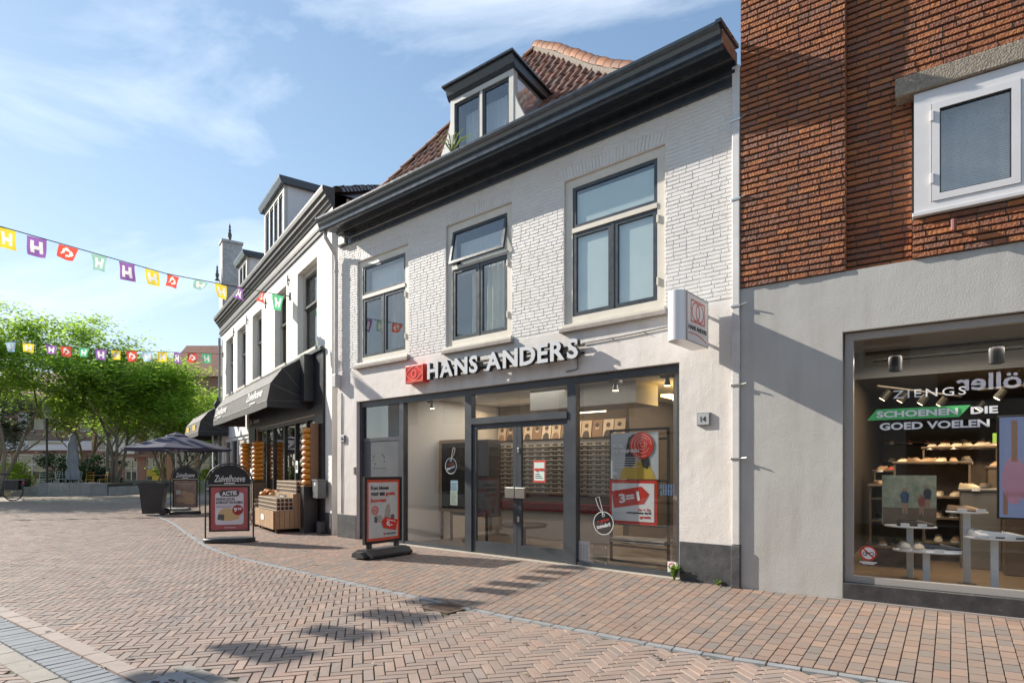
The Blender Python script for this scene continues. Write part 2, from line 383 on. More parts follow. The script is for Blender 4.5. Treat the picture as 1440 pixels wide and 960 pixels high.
def pantiles(mb, O, X, U, wid, ln, inside, tw=.21, te=.30):
    """S-shaped roof tiles on the plane O + a X + b U"""
    X = Vector(X).normalized(); U = Vector(U).normalized(); N = X.cross(U).normalized()
    if N.z < 0: N = -N
    prof = [(0,.006),(.18,.030),(.34,.036),(.5,.024),(.64,.004),(.82,-.006),(1.04,.010)]
    for j in range(int(ln/te)+1):
        for i in range(int(wid/tw)+1):
            a, b = i*tw, j*te
            if not inside(a + tw/2, b + te*.4): continue
            r = random.uniform(-.006,.006); r2 = random.uniform(-.004,.008); base = len(mb.v)
            for (t, lift) in ((-.02, .034), (te+.05, .004)):
                for p, h in prof: mb.v.append(tuple(O + X*(a + p*tw + r) + U*(b + t) + N*(h + lift + r2)))
            for p, h in prof: mb.v.append(tuple(O + X*(a + p*tw + r) + U*(b - .02) + N*(h + .012 + r2)))
            m = len(prof)
            for k in range(m-1):
                mb.f.append((base+k, base+k+1, base+m+k+1, base+m+k)); mb.f.append((base+2*m+k, base+2*m+k+1, base+k+1, base+k))
def ridge_caps(mb, pts, r=.12, step=.30):
    pts = [Vector(p) for p in pts]; seg = []
    for a, b in zip(pts[:-1], pts[1:]):
        n = max(1, int((b-a).length/step))
        for k in range(n): seg.append((a.lerp(b, k/n), a.lerp(b, (k+1)/n)))
    for a, b in seg:
        t = (b-a).normalized(); side = t.cross(Vector((0,0,1))).normalized(); up = side.cross(t); base = len(mb.v); n = 8; q = random.uniform(-.012,.012)
        for c, rr in ((a - t*.02, r*1.12), (a + t*.03, r*1.12), (b + t*.04, r*.92)):
            for k in range(n+1):
                al = pi*k/n; mb.v.append(tuple(c + side*(rr*cos(al)) + up*(rr*sin(al)*.9 + q)))
        for i in range(2):
            for k in range(n): mb.f.append((base+i*(n+1)+k, base+i*(n+1)+k+1, base+(i+1)*(n+1)+k+1, base+(i+1)*(n+1)+k))
        mb.f.append(tuple(base+k for k in range(n+1)))

# ================================================================== GROUND
PAVER = mat('street clinker', (.3,.22,.18), .5, spec=.42, island=[(.28,.21,.175),(.36,.255,.205),(.25,.21,.185),(.33,.245,.20),(.39,.285,.23),(.30,.245,.215),(.35,.24,.19),(.26,.215,.19)], var=((.20,.17,.15), 2.2, .55), bump=[(60,.35,.003),(16,.25,.004)])
PAVER2 = mat('pavement clinker', (.3,.2,.15), .62, spec=.35, island=[(.235,.172,.14),(.295,.20,.153),(.20,.175,.157),(.265,.19,.15),(.33,.225,.17),(.225,.183,.16),(.285,.182,.137),(.18,.16,.147)], var=((.22,.18,.155), 1.8, .5), bump=[(60,.35,.003),(16,.25,.004)])
JOINT = mat('sandy joint', (.070,.060,.046), .95, var=((.085,.10,.045), 2.2, .8))
SETT = mat('blue grey sett', (.22,.235,.25), .55, island=[(.22,.235,.25),(.30,.315,.33),(.26,.275,.285)], var=((.14,.14,.14), 6, .5), bump=(40,.3,.004))
SETT_LT = mat('pale kerb stone', (.33,.29,.26), .65, island=[(.30,.25,.22),(.36,.32,.29),(.33,.27,.235)], var=((.2,.18,.16), 6, .5), bump=(40,.3,.004))
FARPAVE = mat('far paving', (.32,.26,.22), .6, spec=.35, var=((.19,.155,.13), .8, .6), bump=(20,.3,.01))
g = MB(); g.face([(-600,-300,-.014),(600,-300,-.014),(600,900,-.014),(-600,900,-.014)]); struct('ground', g, JOINT)
KERB = [Vector(p) for p in ((-20,40),(-15.6,27),(-12.05,20.32),(-9.54,16.8),(-7.6,14.0),(-6.11,11.89),(-4.96,10.5),(-4.1,9.69),(-3.2,8.87),(-2.05,7.83),(-.92,6.85),(-.42,6.40),(.22,5.89),(1.32,5.04),(1.9,4.66),(2.71,4.2),(4.5,3.2),(7.5,1.6))]
TH = [30,30,28,24,20,17,15,14,14,15,18,20,25,32,34,36,38,40]
def catmull(P, n=10):
    out = []
    for i in range(len(P)-1):
        p0, p1, p2, p3 = P[max(i-1,0)], P[i], P[i+1], P[min(i+2,len(P)-1)]
        for k in range(n):
            t = k/n; out.append(.5*((2*p1)+(p2-p0)*t+(2*p0-5*p1+4*p2-p3)*t*t+(3*p1-p0-3*p2+p3)*t*t*t))
    out.append(P[-1]); return out
KC = catmull([Vector((p.x, p.y, th)) for p, th in zip(KERB, TH)])
KA = [0.0]
for a, b in zip(KC[:-1], KC[1:]): KA.append(KA[-1] + (b.xy - a.xy).length)
def kat(s):
    s = max(0, min(KA[-1]-1e-6, s)); lo, hi = 0, len(KA)-1
    while hi - lo > 1:
        m = (lo+hi)//2
        if KA[m] <= s: lo = m
        else: hi = m
    f = (s-KA[lo])/(KA[hi]-KA[lo]); q = KC[lo].lerp(KC[hi], f); t = (KC[hi].xy-KC[lo].xy).normalized()
    return Vector((q.x, q.y)), radians(q.z), t
def kerb_left(x, y):
    """distance to the street side of the kerb line (positive = street)"""
    best = 1e9; sg = 1
    for a, b in zip(KERB[:-1], KERB[1:]):
        d = b - a; t = max(0, min(1, ((x-a.x)*d.x + (y-a.y)*d.y)/d.length_squared)); q = a + d*t; l = math.hypot(x-q.x, y-q.y)
        if l < best: best = l; sg = 1 if d.x*(y-a.y) - d.y*(x-a.x) < 0 else -1
    return best*sg
BD = Vector((.804,-.594)); BN = Vector((-.594,-.804)); BP = Vector((-5.48,6.40))      # the band of setts across the left foreground
def band_off(x, y): return (x-BP.x)*BN.x + (y-BP.y)*BN.y
def brick_quad(mb, c, hx, hy, ang, z, dep=.016, ins=.004, tilt=.0018):
    ca, sa = cos(ang), sin(ang); b = len(mb.v); tz = [random.uniform(-tilt, tilt) for _ in range(4)]
    for k, (sx, sy) in enumerate(((-1,-1),(1,-1),(1,1),(-1,1))):
        mb.v.append((c[0]+ca*sx*hx-sa*sy*hy, c[1]+sa*sx*hx+ca*sy*hy, z-dep))
    for k, (sx, sy) in enumerate(((-1,-1),(1,-1),(1,1),(-1,1))):
        x, y = sx*(hx-ins), sy*(hy-ins); mb.v.append((c[0]+ca*x-sa*y, c[1]+sa*x+ca*y, z+tz[k]))
    for q in ((4,5,6,7),(0,1,5,4),(1,2,6,5),(2,3,7,6),(3,0,4,7)): mb.f.append(tuple(b+k for k in q))
MH = Vector((-2.47,4.44)); MHX = Vector((.82,-.572)); MHY = Vector((-.572,-.82)); GUL = Vector((-.72,6.52)); GA = radians(-40)
def near_cover(x, y):
    p = Vector((x,y))-MH; a, b = p.dot(MHX), p.dot(MHY); return -.16 < a < .92 and -.28 < b < .80
def in_cover(x, y):
    p = Vector((x,y))-MH; a, b = p.dot(MHX), p.dot(MHY)
    if .03 < a < .72 and -.09 < b < .61: return True
    p = Vector((x,y))-GUL; return abs(p.x*cos(GA)+p.y*sin(GA)) < .23 and abs(-p.x*sin(GA)+p.y*cos(GA)) < .20
ms = MB(); A0 = radians(14); U_ = .0795; ca, sa = cos(A0), sin(A0)
for m in range(-480, 640):
    for n in range(-160, 160):
        gx, gy = m+3*n, m-3*n
        for (ox, oy, hor) in ((gx+1.5, gy+.5, 1), (gx+3.5, gy-.5, 0)):
            lx, ly = ox*U_, oy*U_
            x, y = ca*lx-sa*ly, sa*lx+ca*ly
            if not (2.0 < y < 27 and x > -.93*y-2.0 and x < 6): continue
            bo = band_off(x, y)
            if bo > .02: continue
            if y < 8.5 and in_cover(x, y): continue
            kd = kerb_left(x, y) if y > 3.6 - .64*x - 1.2 and x > -21 else 9
            if kd < .0: continue
            z = .004*mnoise.noise((x*.8, y*.8, 0)) + random.uniform(-.0012,.0012)
            if kd < .18 or bo > -.20: z = min(z, 0) - .003
            if y < 6 and near_cover(x, y): z = min(z, -.004)
            brick_quad(ms, (x, y), U_*1.5-.003 if hor else U_/2-.003, U_/2-.003 if hor else U_*1.5-.003, A0 + random.uniform(-.010,.010), z)
struct('street', ms, PAVER)
fp = MB(); fp.face([(-90,26.6,-.003),(60,26.6,-.003),(60,120,-.003),(-90,120,-.003)]); struct('square_paving', fp, FARPAVE)
fp = MB(); fp.face([(-90,2,-.006),(-26.5,26.6,-.006),(-90,26.6,-.006)]); struct('side_paving', fp, FARPAVE)
mp_ = MB(); s = 0.0; row = 0
while s < KA[-1] - .2:
    P0, th, tg = kat(s); d = Vector((sin(th), cos(th))); ds = .105 / max(.35, abs(tg.x*d.y - tg.y*d.x)); P1, th1, _ = kat(s+ds); d1 = Vector((sin(th1), cos(th1)))
    if P0.y < 28:
        t = .07 - (.1 if row % 2 else 0) + random.uniform(-.02,.02); tmax = 5.6
        while t < tmax:
            a, b = max(t, .065), t+.2; t += .205
            if b - a < .03: continue
            q = [P0+d*a, P1+d1*a, P1+d1*b, P0+d*b]; c = sum(q, Vector((0,0)))/4
            if (LF.o.xy - c).dot(LF.n.xy) > .8 and c.y > 13: continue
            if in_cover(c.x, c.y): continue
            w_ = (q[0]-q[1]).length; gp = min(.35, .0035/max(w_,.02)); k = 1-2*gp
            z = .004*mnoise.noise((c.x*.8, c.y*.8, 3)) + random.uniform(-.0015,.0015) + .006
            bb = len(mp_.v); M01, M23 = (q[0]+q[1])/2, (q[2]+q[3])/2
            def ins_(p, kw, kl, i): mid = M01 if i < 2 else M23; e_ = mid + (p-mid)*kw; return c + (e_-c) - ((mid-c)*(1-kl))
            qi = [ins_(p,.965,.985,i) for i, p in enumerate(q)]; qt = [ins_(p,.91,.950,i) for i, p in enumerate(q)]
            for p in qi: mp_.v.append((p.x, p.y, z-.018))
            for p in qt: mp_.v.append((p.x, p.y, z+random.uniform(-.0015,.0015)))
            for f in ((4,5,6,7),(0,1,5,4),(1,2,6,5),(2,3,7,6),(3,0,4,7)): mp_.f.append(tuple(bb+i for i in f))
    s += ds; row += 1
pv = struct('pavement', mp_, PAVER2)
_bm = bmesh.new(); _bm.from_mesh(pv.data); bmesh.ops.recalc_face_normals(_bm, faces=_bm.faces)
_bm.to_mesh(pv.data); _bm.free()
mk = MB(); mk2 = MB(); s = 0.0
while s < KA[-1]-.3:
    P0, _, tg = kat(s+.12); nrm = Vector((-tg.y, tg.x)); a = atan2(tg.y, tg.x)
    if P0.y < 40 and not in_cover(P0.x, P0.y): brick_quad(mk, P0, .118, .042, a, .006+random.uniform(-.001,.001), .022, .004)
    s += .243
struct('kerb_setts', mk, SETT)
b1, b2, b3, b4 = MB(), MB(), MB(), MB(); ang = atan2(BD.y, BD.x)
for k in range(-30, 40):
    c = BP + BD*(k*.345)
    if -12 < c.x < 5 and not in_cover(c.x, c.y): brick_quad(b1, c+BN*.015, .170, .072, ang, .007+random.uniform(-.002,.002), .025, .005)
    c = BP + BD*(k*.345+.1)
    if -12 < c.x < 5 and not in_cover(c.x, c.y): brick_quad(b4, c+BN*.445, .170, .085, ang, .005+random.uniform(-.002,.002), .025, .005)
for k in range(-90, 130):
    c = BP + BD*(k*.108)
    if -12 < c.x < 5 and not in_cover(c.x+BN.x*.22, c.y+BN.y*.22): brick_quad(b2, c+BN*.225, .0505, .128, ang+random.uniform(-.02,.02), .004+random.uniform(-.002,.002), .02, .006)
for r in range(-10, 60):
    for k in range(-40, 60):
        lx, ly = (k+(.5 if r % 2 else 0))*.205, r*.078
        c = Vector((-8+ca*lx-sa*ly, 2.0+sa*lx+ca*ly))
        if band_off(c.x, c.y) > .50 and -9 < c.x < 5 and 0 < c.y < 8 and not in_cover(c.x, c.y): brick_quad(b3, c, .099, .0355, A0+random.uniform(-.015,.015), random.uniform(-.003,.001), .02)
struct('band_concrete', b4, mat('grey concrete strip', (.25,.23,.205), .7, island=[(.23,.21,.19),(.28,.255,.225),(.25,.23,.205)], var=((.17,.155,.14), 5, .6), bump=(40,.3,.004)))
struct('band_stones', b1, mat('pink kerb stone', (.31,.25,.22), .65, island=[(.28,.225,.195),(.34,.275,.24),(.31,.25,.215)], var=((.2,.17,.15), 5, .6), bump=(40,.3,.004))); struct('band_setts', b2, mat('blue grey band sett', (.21,.24,.28), .5, island=[(.185,.20,.22),(.25,.265,.285),(.215,.23,.25)], var=((.15,.16,.17), 6, .5), bump=(40,.3,.004))); struct('near_paving', b3, PAVER)
# covers
CAST = mat('worn cast iron', (.30,.29,.31), .45, .35, var=((.15,.145,.15), 6, .6), bump=(50,.3,.003))
IRON = mat('rusty cast iron', (.085,.06,.045), .65, .2, var=((.16,.10,.065), 9, .8), bump=(40,.5,.006))
t = thing('manhole_cover', 'light grey square metal cover with raised emblem in the bottom left foreground', 'manhole cover', (MH.x, MH.y, 0), atan2(MHX.y, MHX.x))
m = MB(); frame_rect_y = None
m.box(.0,.64,-.64,.0,-.012,.006); m.build('cover_frame', CAST, t)
m = MB(); m.cbox(.035,.605,-.605,-.035,.0,.011,.004); m.build('lid', CAST, t)
m = MB()
for k in range(14):
    a = 2*pi*k/14
    for rr in (.10,.17,.23):
        m.box(-.028,.028,-.010,.010,.010,.016, Matrix.Translation((.32+rr*cos(a), -.32+rr*sin(a), 0)) @ Matrix.Rotation(a+.9, 4, 'Z'))
m.lathe([(.06,.0),(.06,.006),(.045,.008)], 20, (.32,-.32,.010)); m.build('emblem', IRON, t)
m = MB()
for k in range(4): m.cbox(-.12+k*.2+.004,-.12+(k+1)*.2-.004,.006,.116,-.012,.006,.004); m.cbox(.648,.75,-.2*(k+1)+.004,-.2*k-.004,-.012,.006,.004)
m.build('stone_border', MATS['grey concrete strip'], t)
t = thing('storm_drain', 'dark rusty drain grate set in the grey kerb line in front of the shop doors', 'drain', (GUL.x, GUL.y, 0), GA)
m = MB(); m.box(-.22,.22,-.19,.19,-.012,.003); m.build('drain_frame', IRON, t)
m = MB()
for k in range(9): m.cbox(-.17+k*.038,-.147+k*.038,-.13,.13,.0,.009,.003)
m.build('grate', IRON, t)

# ================================================================== WHITE PAINTED BRICK HOUSE (optician's shop)
HM = thing('white_brick_house', 'white painted brick house with black gutter and one roof dormer, an optician shop below', 'building', MF.at(0,0), MF.rz)
WIN = [(.74,2.41,3.72,5.95), (3.48,5.08,3.70,6.00), (6.15,7.85,3.70,6.00)]
SHOP = (.70,8.06,-.02,2.96)
lo = MB(); wall_holes(lo, 0,8.87,-.02,3.66, [SHOP], 0.0, .28, .20); wall_low = lo.build('ground_floor_wall', WHITE_STUCCO, HM)
up = MB(); wall_holes(up, 0,8.87,3.66,6.46, WIN, .004, .28, .16); 
arch = [(a-.04, b+.04, d-.001, d+.22) for a,b,c,d in WIN]
bricks(up, .012, 8.80, 3.70, 6.44, WIN + arch, .0545, .185, .006, .0022, .0045, -.0026, .0014, .0065, .0012)
for a,b,c,d in WIN: soldier(up, a-.03, b+.03, d+.006, d+.205, .0045, -.0035)
up.build('brick_wall', WHITE_BRICK, HM)
# side and back so that the house is a closed volume
sb = MB(); sb.box(.0,.24,.30,9.5,0,6.5); sb.box(8.62,8.86,.30,9.5,0,6.5); sb.box(.0,8.86,9.5,9.7,0,6.5); sb.build('side_wall', WHITE_STUCCO, HM)
pl = MB(); pl.cbox(.0,.692,-.012,.10,-.02,.52,.006); pl.cbox(8.068,8.87,-.016,.10,-.02,.53,.006); pl.build('plinth', PLINTH, HM)
# shallow raised strip between plaster and brick
st = MB(); st.cbox(.0,.16,-.012,.05,.52,3.2,.004); st.build('corner_strip', WHITE_STUCCO, HM)
# cornice and gutter
pr = [(.0,6.40),(.05,6.40),(.055,6.50),(.075,6.515),(.08,6.56),(.05,6.575),(.05,6.66),(.10,6.675),(.12,6.70),(.14,6.70),(.42,6.64),(.46,6.60),(.51,6.60),(.53,6.63),(.535,6.69),(.56,6.74),(.575,6.79),(.60,6.80),(.615,6.84),(.615,6.875),(.58,6.875),(.58,6.80),(.30,6.80),(.0,6.80)]
m = MB(); m.prism([(-w, z) for w, z in pr], 'x', .10, 8.84); m.build('cornice', GUTTER, HM)
m = MB(); m.box(8.842,8.856,-.53,-.12,6.645,6.80); m.build('cornice_end_board', WORNWOOD, HM)
m = MB(); m.box(8.80,8.87,-.625,-.02,6.84,6.885); m.box(.08,.14,-.62,-.02,6.85,6.885); m.build('gutter_end_cap', GUTTER, HM)
m = MB(); m.cbox(.16,.40,-.10,.0,6.42,6.60,.01); m.build('cornice_bracket', GREYCREAM, HM)
# windows
def house_window(a, b, c, d, top_open=False, curtain=0, right_open=0.0):
    w = thing_part('window', HM)
    y = .06
    m = MB(); frame_rect(m, a+.004, b-.004, c+.07, d-.004, .13, y-.02, y+.08, .10); m.build('window_frame', CREAM, w)
    m = MB(); m.cbox(a-.02, b+.02, -.045, .15, c-.005, c+.045, .006); m.build('sill', CREAM, w)
    m = MB(); m.cbox(a-.05, b+.05, -.075, .05, c-.075, c-.01, .008); m.build('stone_ledge', mat('weathered stone sill', (.33,.29,.26), .8, var=((.2,.17,.15), 9, .6), bump=(40,.4,.006)), w)
    x0, x1, z0, z1 = a+.135, b-.135, c+.175, d-.135; tr = z1 - (z1-z0)*.335; xm = (x0+x1)/2
    m = MB(); m.box(x0, x1, y-.035, y+.05, tr-.035, tr+.035); m.build('transom', CREAM if not top_open else GREYCREAM, w)
    # top light
    if top_open:
        h = z1-tr-.03; M_ = Matrix.Translation((0, y+.0, z1)) @ Matrix.Rotation(radians(-11), 4, 'X') @ Matrix.Translation((0, -y, -z1))
    else: M_ = Matrix.Identity(4)
    m = MB(); fr = MB(); frame_rect(fr, x0+.004, x1-.004, tr+.04, z1, .05, y-.01, y+.035)
    fr.v = [tuple(M_ @ Vector(v)) for v in fr.v]; top = fr.build('top_light', DARKSASH, w)
    gm = MB(); gm.box(x0+.054, x1-.054, y+.008, y+.014, tr+.09, z1-.05); gm.v = [tuple(M_ @ Vector(v)) for v in gm.v]; gm.build('pane', GLASS_UP, w)
    for i, (p, q) in enumerate(((x0+.004, xm-.018), (xm+.018, x1-.004))):
        fr = MB(); frame_rect(fr, p, q, z0, tr-.04, .062, y-.012, y+.04); gm = MB(); gm.box(p+.062, q-.062, y+.010, y+.016, z0+.062, tr-.102)
        if i == 1 and right_open:
            R_ = Matrix.Translation((q, y, 0)) @ Matrix.Rotation(radians(right_open), 4, 'Z') @ Matrix.Translation((-q, -y, 0))
            fr.v = [tuple(R_ @ Vector(v)) for v in fr.v]; gm.v = [tuple(R_ @ Vector(v)) for v in gm.v]
        fr.build('casement', DARKSASH, w); gm.build('pane', GLASS_UP, w)
    m = MB(); m.box(xm-.017, xm+.017, y-.02, y+.05, z0, tr-.035); m.build('mullion', DARKSASH, w)
    m = MB()
    for zz in (z0+.2, tr-.25): m.cbox(x1+.0, x1+.03, y-.045, y-.015, zz, zz+.11, .005)
    m.build('hinge', CREAM, w)
    # room behind
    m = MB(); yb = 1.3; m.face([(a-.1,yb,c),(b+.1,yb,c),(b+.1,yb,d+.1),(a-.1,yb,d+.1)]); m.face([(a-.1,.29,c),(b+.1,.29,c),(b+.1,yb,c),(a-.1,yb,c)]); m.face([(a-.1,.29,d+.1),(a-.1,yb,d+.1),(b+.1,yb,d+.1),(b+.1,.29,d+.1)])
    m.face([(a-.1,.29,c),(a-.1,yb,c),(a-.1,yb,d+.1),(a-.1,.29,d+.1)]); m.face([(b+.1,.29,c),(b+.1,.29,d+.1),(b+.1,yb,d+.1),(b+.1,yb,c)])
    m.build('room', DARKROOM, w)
    return w, (x0, x1, z0, z1, tr, xm)
def thing_part(name, parent):
    o = bpy.data.objects.new(name, None); COL.objects.link(o); o.parent = parent; o.empty_display_size = .1; return o
def curtain_mesh(mb, x0, x1, z0, z1, y, amp=.025, wl=.11, n=60, seed=0):
    b = len(mb.v)
    for i in range(n+1):
        x = x0 + (x1-x0)*i/n; ph = x*2*pi/wl + 1.3*sin(x*9+seed)
        for z, k in ((z0, 1.15), ((z0+z1)/2, 1.0), (z1, .8)): mb.v.append((x + .01*sin(z*5+ph), y + amp*k*sin(ph), z))
    for i in range(n):
        for j in range(2): mb.f.append((b+3*i+j, b+3*i+3+j, b+3*i+4+j, b+3*i+1+j))
CURT_BR = mat('brown curtain', (.26,.18,.13), .9, bump=(200,.2,.002))
CURT_YE = mat('yellow ochre curtain', (.66,.58,.36), .9, bump=(200,.2,.002))
LACE = mat('white net curtain', (.72,.72,.70), .9, bump=(120,.5,.003))
FILM = mat('pale green frosted film', (.66,.73,.69), .6, var=((.54,.62,.58), 3, .5))
w1, g1 = house_window(*WIN[0]); w2, g2 = house_window(*WIN[1], top_open=True); w3, g3 = house_window(*WIN[2])
m = MB(); curtain_mesh(m, g1[5]+.05, g1[1], g1[2], g1[4], .22); m.build('curtain', CURT_BR, w1, True)
m = MB(); curtain_mesh(m, g1[0]+.05, g1[1]-.05, g1[4]+.05, g1[3]-.05, .24, .012, .07); m.build('net_curtain', LACE, w1, True)
m = MB(); curtain_mesh(m, g2[5]+.02, g2[1], g2[2], g2[4], .22); m.build('curtain', CURT_YE, w2, True)
m = MB(); curtain_mesh(m, g2[0]+.32, g2[5]-.12, g2[2], g2[4], .24, .02, .09); m.build('curtain', CURT_YE, w2, True)
m = MB(); curtain_mesh(m, g2[0]+.05, g2[1]-.05, g2[4]-.1, g2[3]-.18, .2, .012, .06); m.build('net_curtain', LACE, w2, True)
m = MB(); m.box(g3[0]+.06, g3[5]-.06, .10,.104, g3[2]+.03, g3[4]-.06); m.box(g3[5]+.06, g3[1]-.06, .10,.104, g3[2]+.03, g3[4]-.06); m.box(g3[0]+.05, g3[1]-.05, .10,.104, g3[4]+.05, g3[3]-.1); m.build('window_film', FILM, w3)
# roof: front hip end, left and right slopes
AP = Vector((3.33,3.0,11.0)); EL_ = Vector((.05,.08,7.02)); ER_ = Vector((8.80,.08,6.74))
def sag(mb):
    q = []
    for x, y, z in mb.v:
        t = max(0, min(1, (z-6.6)/4.4)); sd = max(0, min(1, (x-2.6)/3.0)); sl_ = max(0, min(1, (2.6-x)/2.6)); q.append((x, y, z - .34*sin(pi*t)**1.0*sd*(1-.35*t) - .12*sin(pi*t)*sl_))
    mb.v = q; return mb
BK = Vector((3.33,9.6,11.0)); BL = Vector((.05,9.6,7.02)); BR = Vector((8.8,9.6,6.62))
m = MB(); m.face([EL_+Vector((0,.3,-.3)),ER_+Vector((0,.3,-.5)),AP+Vector((0,.35,-.5))]); m.face([EL_,AP,BK,BL]); m.face([ER_+Vector((-.5,.3,-.3)),BR,BK+Vector((0,0,-.4)),AP+Vector((0,.35,-.6))]); m.face([BL,BK,BR]); m.face([EL_,BL,BR,ER_]); m.build('roof_deck', TILE, HM)
m = MB(); Xd = (ER_-EL_).normalized(); Nf = (ER_-EL_).cross(AP-EL_).normalized(); Ud = Nf.cross(Xd).normalized()
if Ud.z < 0: Ud = -Ud
aA, bA = (AP-EL_).dot(Xd), (AP-EL_).dot(Ud); wE = (ER_-EL_).length
def in_tri(a, b):
    if b < 0 or b > bA - .05: return False
    return a > aA*b/bA and a < wE - (wE-aA)*b/bA
pantiles(m, EL_, Xd, Ud, wE, bA, in_tri); sag(m); rt = m.build('roof_tiles', TILE, HM, True)
Ul = (AP-EL_) - (BL-EL_).normalized()*(AP-EL_).dot((BL-EL_).normalized())
hipR = [AP.lerp(ER_, k/12) for k in range(13)]; m = MB(); ridge_caps(m, hipR[:-1], .145, .24); ridge_caps(m, [AP, BK], .135, .33); ridge_caps(m, [EL_.lerp(AP,k/8) for k in range(9)], .10, .30); sag(m).build('ridge_tiles', RIDGE, HM, True, split=False)
m = MB(); m.tube([p + Vector((-.07,-.04,-.05)) for p in hipR[:-1]], .085, 8); sag(m).build('ridge_mortar', mat('grey ridge mortar', (.22,.19,.16), .9, bump=(20,.8,.03)), HM)
# dormer
dm = thing_part('dormer', HM)
x0, x1, yf, zt = 3.30, 4.86, .30, 8.70
dm.rotation_euler = (0,0,radians(2.2)); _c = Vector((4.1,.3,0)); dm.location = _c - Matrix.Rotation(radians(2.2),3,'Z') @ _c
m = MB(); frame_rect(m, x0+.02, x1-.02, 6.95, zt-.18, .10, yf, yf+.12); m.box((x0+x1)/2-.03,(x0+x1)/2+.03, yf+.01, yf+.12, 7.0, zt-.22); m.build('dormer_frame', GREYCREAM, dm)
m = MB()
for p, q in ((x0+.12,(x0+x1)/2-.03),((x0+x1)/2+.03,x1-.12)): frame_rect(m, p+.004, q-.004, 7.02, zt-.28, .045, yf+.03, yf+.08)
m.build('dormer_sash', DARKSASH, dm)
m = MB()
for p, q in ((x0+.12,(x0+x1)/2-.03),((x0+x1)/2+.03,x1-.12)): m.box(p+.045, q-.045, yf+.05, yf+.056, 7.06, zt-.32)
m.build('dormer_pane', GLASS_UP, dm)
m = MB(); curtain_mesh(m, x0+.2, x1-.2, 7.0, zt-.4, yf+.26, .012, .09); m.build('dormer_curtain', mat('dusty net curtain', (.58,.59,.62), .9), dm, True)
m = MB(); m.prism([(yf-.15,zt+.02),(yf-.15,zt+.055),(yf+1.15,zt-.12),(yf+1.15,zt-.155)], 'x', x0-.07, x1+.07); m.build('dormer_roof', GUTTER, dm)
m = MB(); m.prism([(yf-.05,zt-.115),(yf-.09,zt+.018),(yf+1.1,zt-.150),(yf+1.1,zt-.29),(yf,zt-.19)], 'x', x0-.03, x1+.03); m.build('dormer_fascia', DARKSASH, dm)
CHEEK = mat('glossy lead cheek', (.50,.47,.46), .07, .55, bump=(3.2,.35,.02))
m = MB(); m.prism([(yf+.09,6.95),(yf+.09,zt-.2),(yf+1.2,zt-.34),(yf+1.2,8.3)], 'x', x1-.10, x1-.04); m.prism([(yf+.09,6.95),(yf+.09,zt-.2),(yf+1.2,zt-.34),(yf+1.2,8.3)], 'x', x0+.04, x0+.10); m.build('dormer_cheek', CHEEK, dm)
def wing(sgn, xb):
    P = [(0,zt-.2)]; 
    for k in range(11): a = pi/2*k/10; P.append((.34*(1-cos(a))+.02, 7.66-.36*sin(a)+.02) if False else (.03+.31*sin(a)**1.0*(1 if k else 0)*(k/10)**.6, zt-.35-(zt-.35-7.45)*(k/10)**.7))
    P += [(.36,7.38),(.38,6.9),(0,6.9)]
    m = MB(); m.prism([(xb+sgn*px_, pz) for px_, pz in P], 'y', yf+.01, yf+.07); return m
wm = wing(1, x1-.06); wm2 = wing(-1, x0+.06); wm.build('dormer_wing', GREYCREAM, dm); wm2.build('dormer_wing', GREYCREAM, dm)
m = MB(); m.prism([(yf+.35,7.35),(yf+1.28,8.62),(yf+1.28,8.52),(yf+.42,7.3)], 'x', x1-.06, x1+.18); m.build('dormer_flashing', LEAD, dm)
# drainpipes
m = MB(); m.tube([(.14,-.40,6.66),(.14,-.40,6.52),(.09,-.22,6.36),(.06,-.10,6.24),(.06,-.08,6.1),(.06,-.08,3.55)], .045, 12); m.tube([(.06,-.08,5.9),(.06,-.08,5.86)], .055, 12); m.cbox(.0,.13,-.15,.0,3.32,3.60,.01); m.build('drainpipe', PIPE, HM, False)
m = MB(); m.cbox(8.80,8.895,-.075,.01,.55,6.60,.008); m.build('drainpipe', PIPE, HM)
m = MB(); m.cbox(8.79,8.905,-.085,.01,.0,.545,.01); m.build('drainpipe_shoe', PLINTH, HM)
m = MB()
for z in (1.62,2.55,3.55,4.9,5.9): m.cbox(8.785,8.91,-.085,.01,z,z+.03,.004); m.tube([(8.90,-.06,z+.02),(8.99,-.09,z+.03)], .008, 6)
m.build('pipe_bracket', STEEL, HM)
m = MB(); pts = [(.17+.006*sin(z*7),-.018,z) for z in [.55+.2*k for k in range(14)]]; m.tube(pts, .006, 5); m.tube([(6.5,-.02,3.42),(7.2,-.02,3.43),(7.9,-.02,3.46)], .009, 6)
for u in (7.0,7.55): m.tube([(u,-.02,3.435),(u+.06,-.02,3.40)], .008, 6)
m.tube([(6.42,-.02,3.25),(6.42,-.02,3.04),(6.2,-.02,3.02)], .009, 6); m.build('cable', mat('grey cable', (.12,.12,.12), .6), HM)
# house numbers
NUMB = mat('enamel number plate', (.20,.21,.22), .35)
for s_, a, b, c, d in (('14',8.32,8.50,2.08,2.25),('14a',.16,.30,2.10,2.26)):
    q = thing_part('number_plate', HM); m = MB(); m.cbox(a,b,-.035,.0,c,d,.004); m.build('plate', NUMB, q)
    m = MB(); m.cbox(a+.012,b-.012,-.0385,-.033,c+.012,d-.012,.002); m.build('plate_face', mat('pale number face', (.40,.41,.42), .4), q)
    put_text(s_, a+.055 if s_=='14' else a+.03, b-.055 if s_=='14' else b-.03, c+.05, d-.05, -.039, INK, q, bold=.0)
m = MB(); m.cbox(.625,.67,-.03,.0,1.40,1.56,.004); m.build('doorbell', mat('doorbell plastic', (.3,.28,.25), .4), HM)

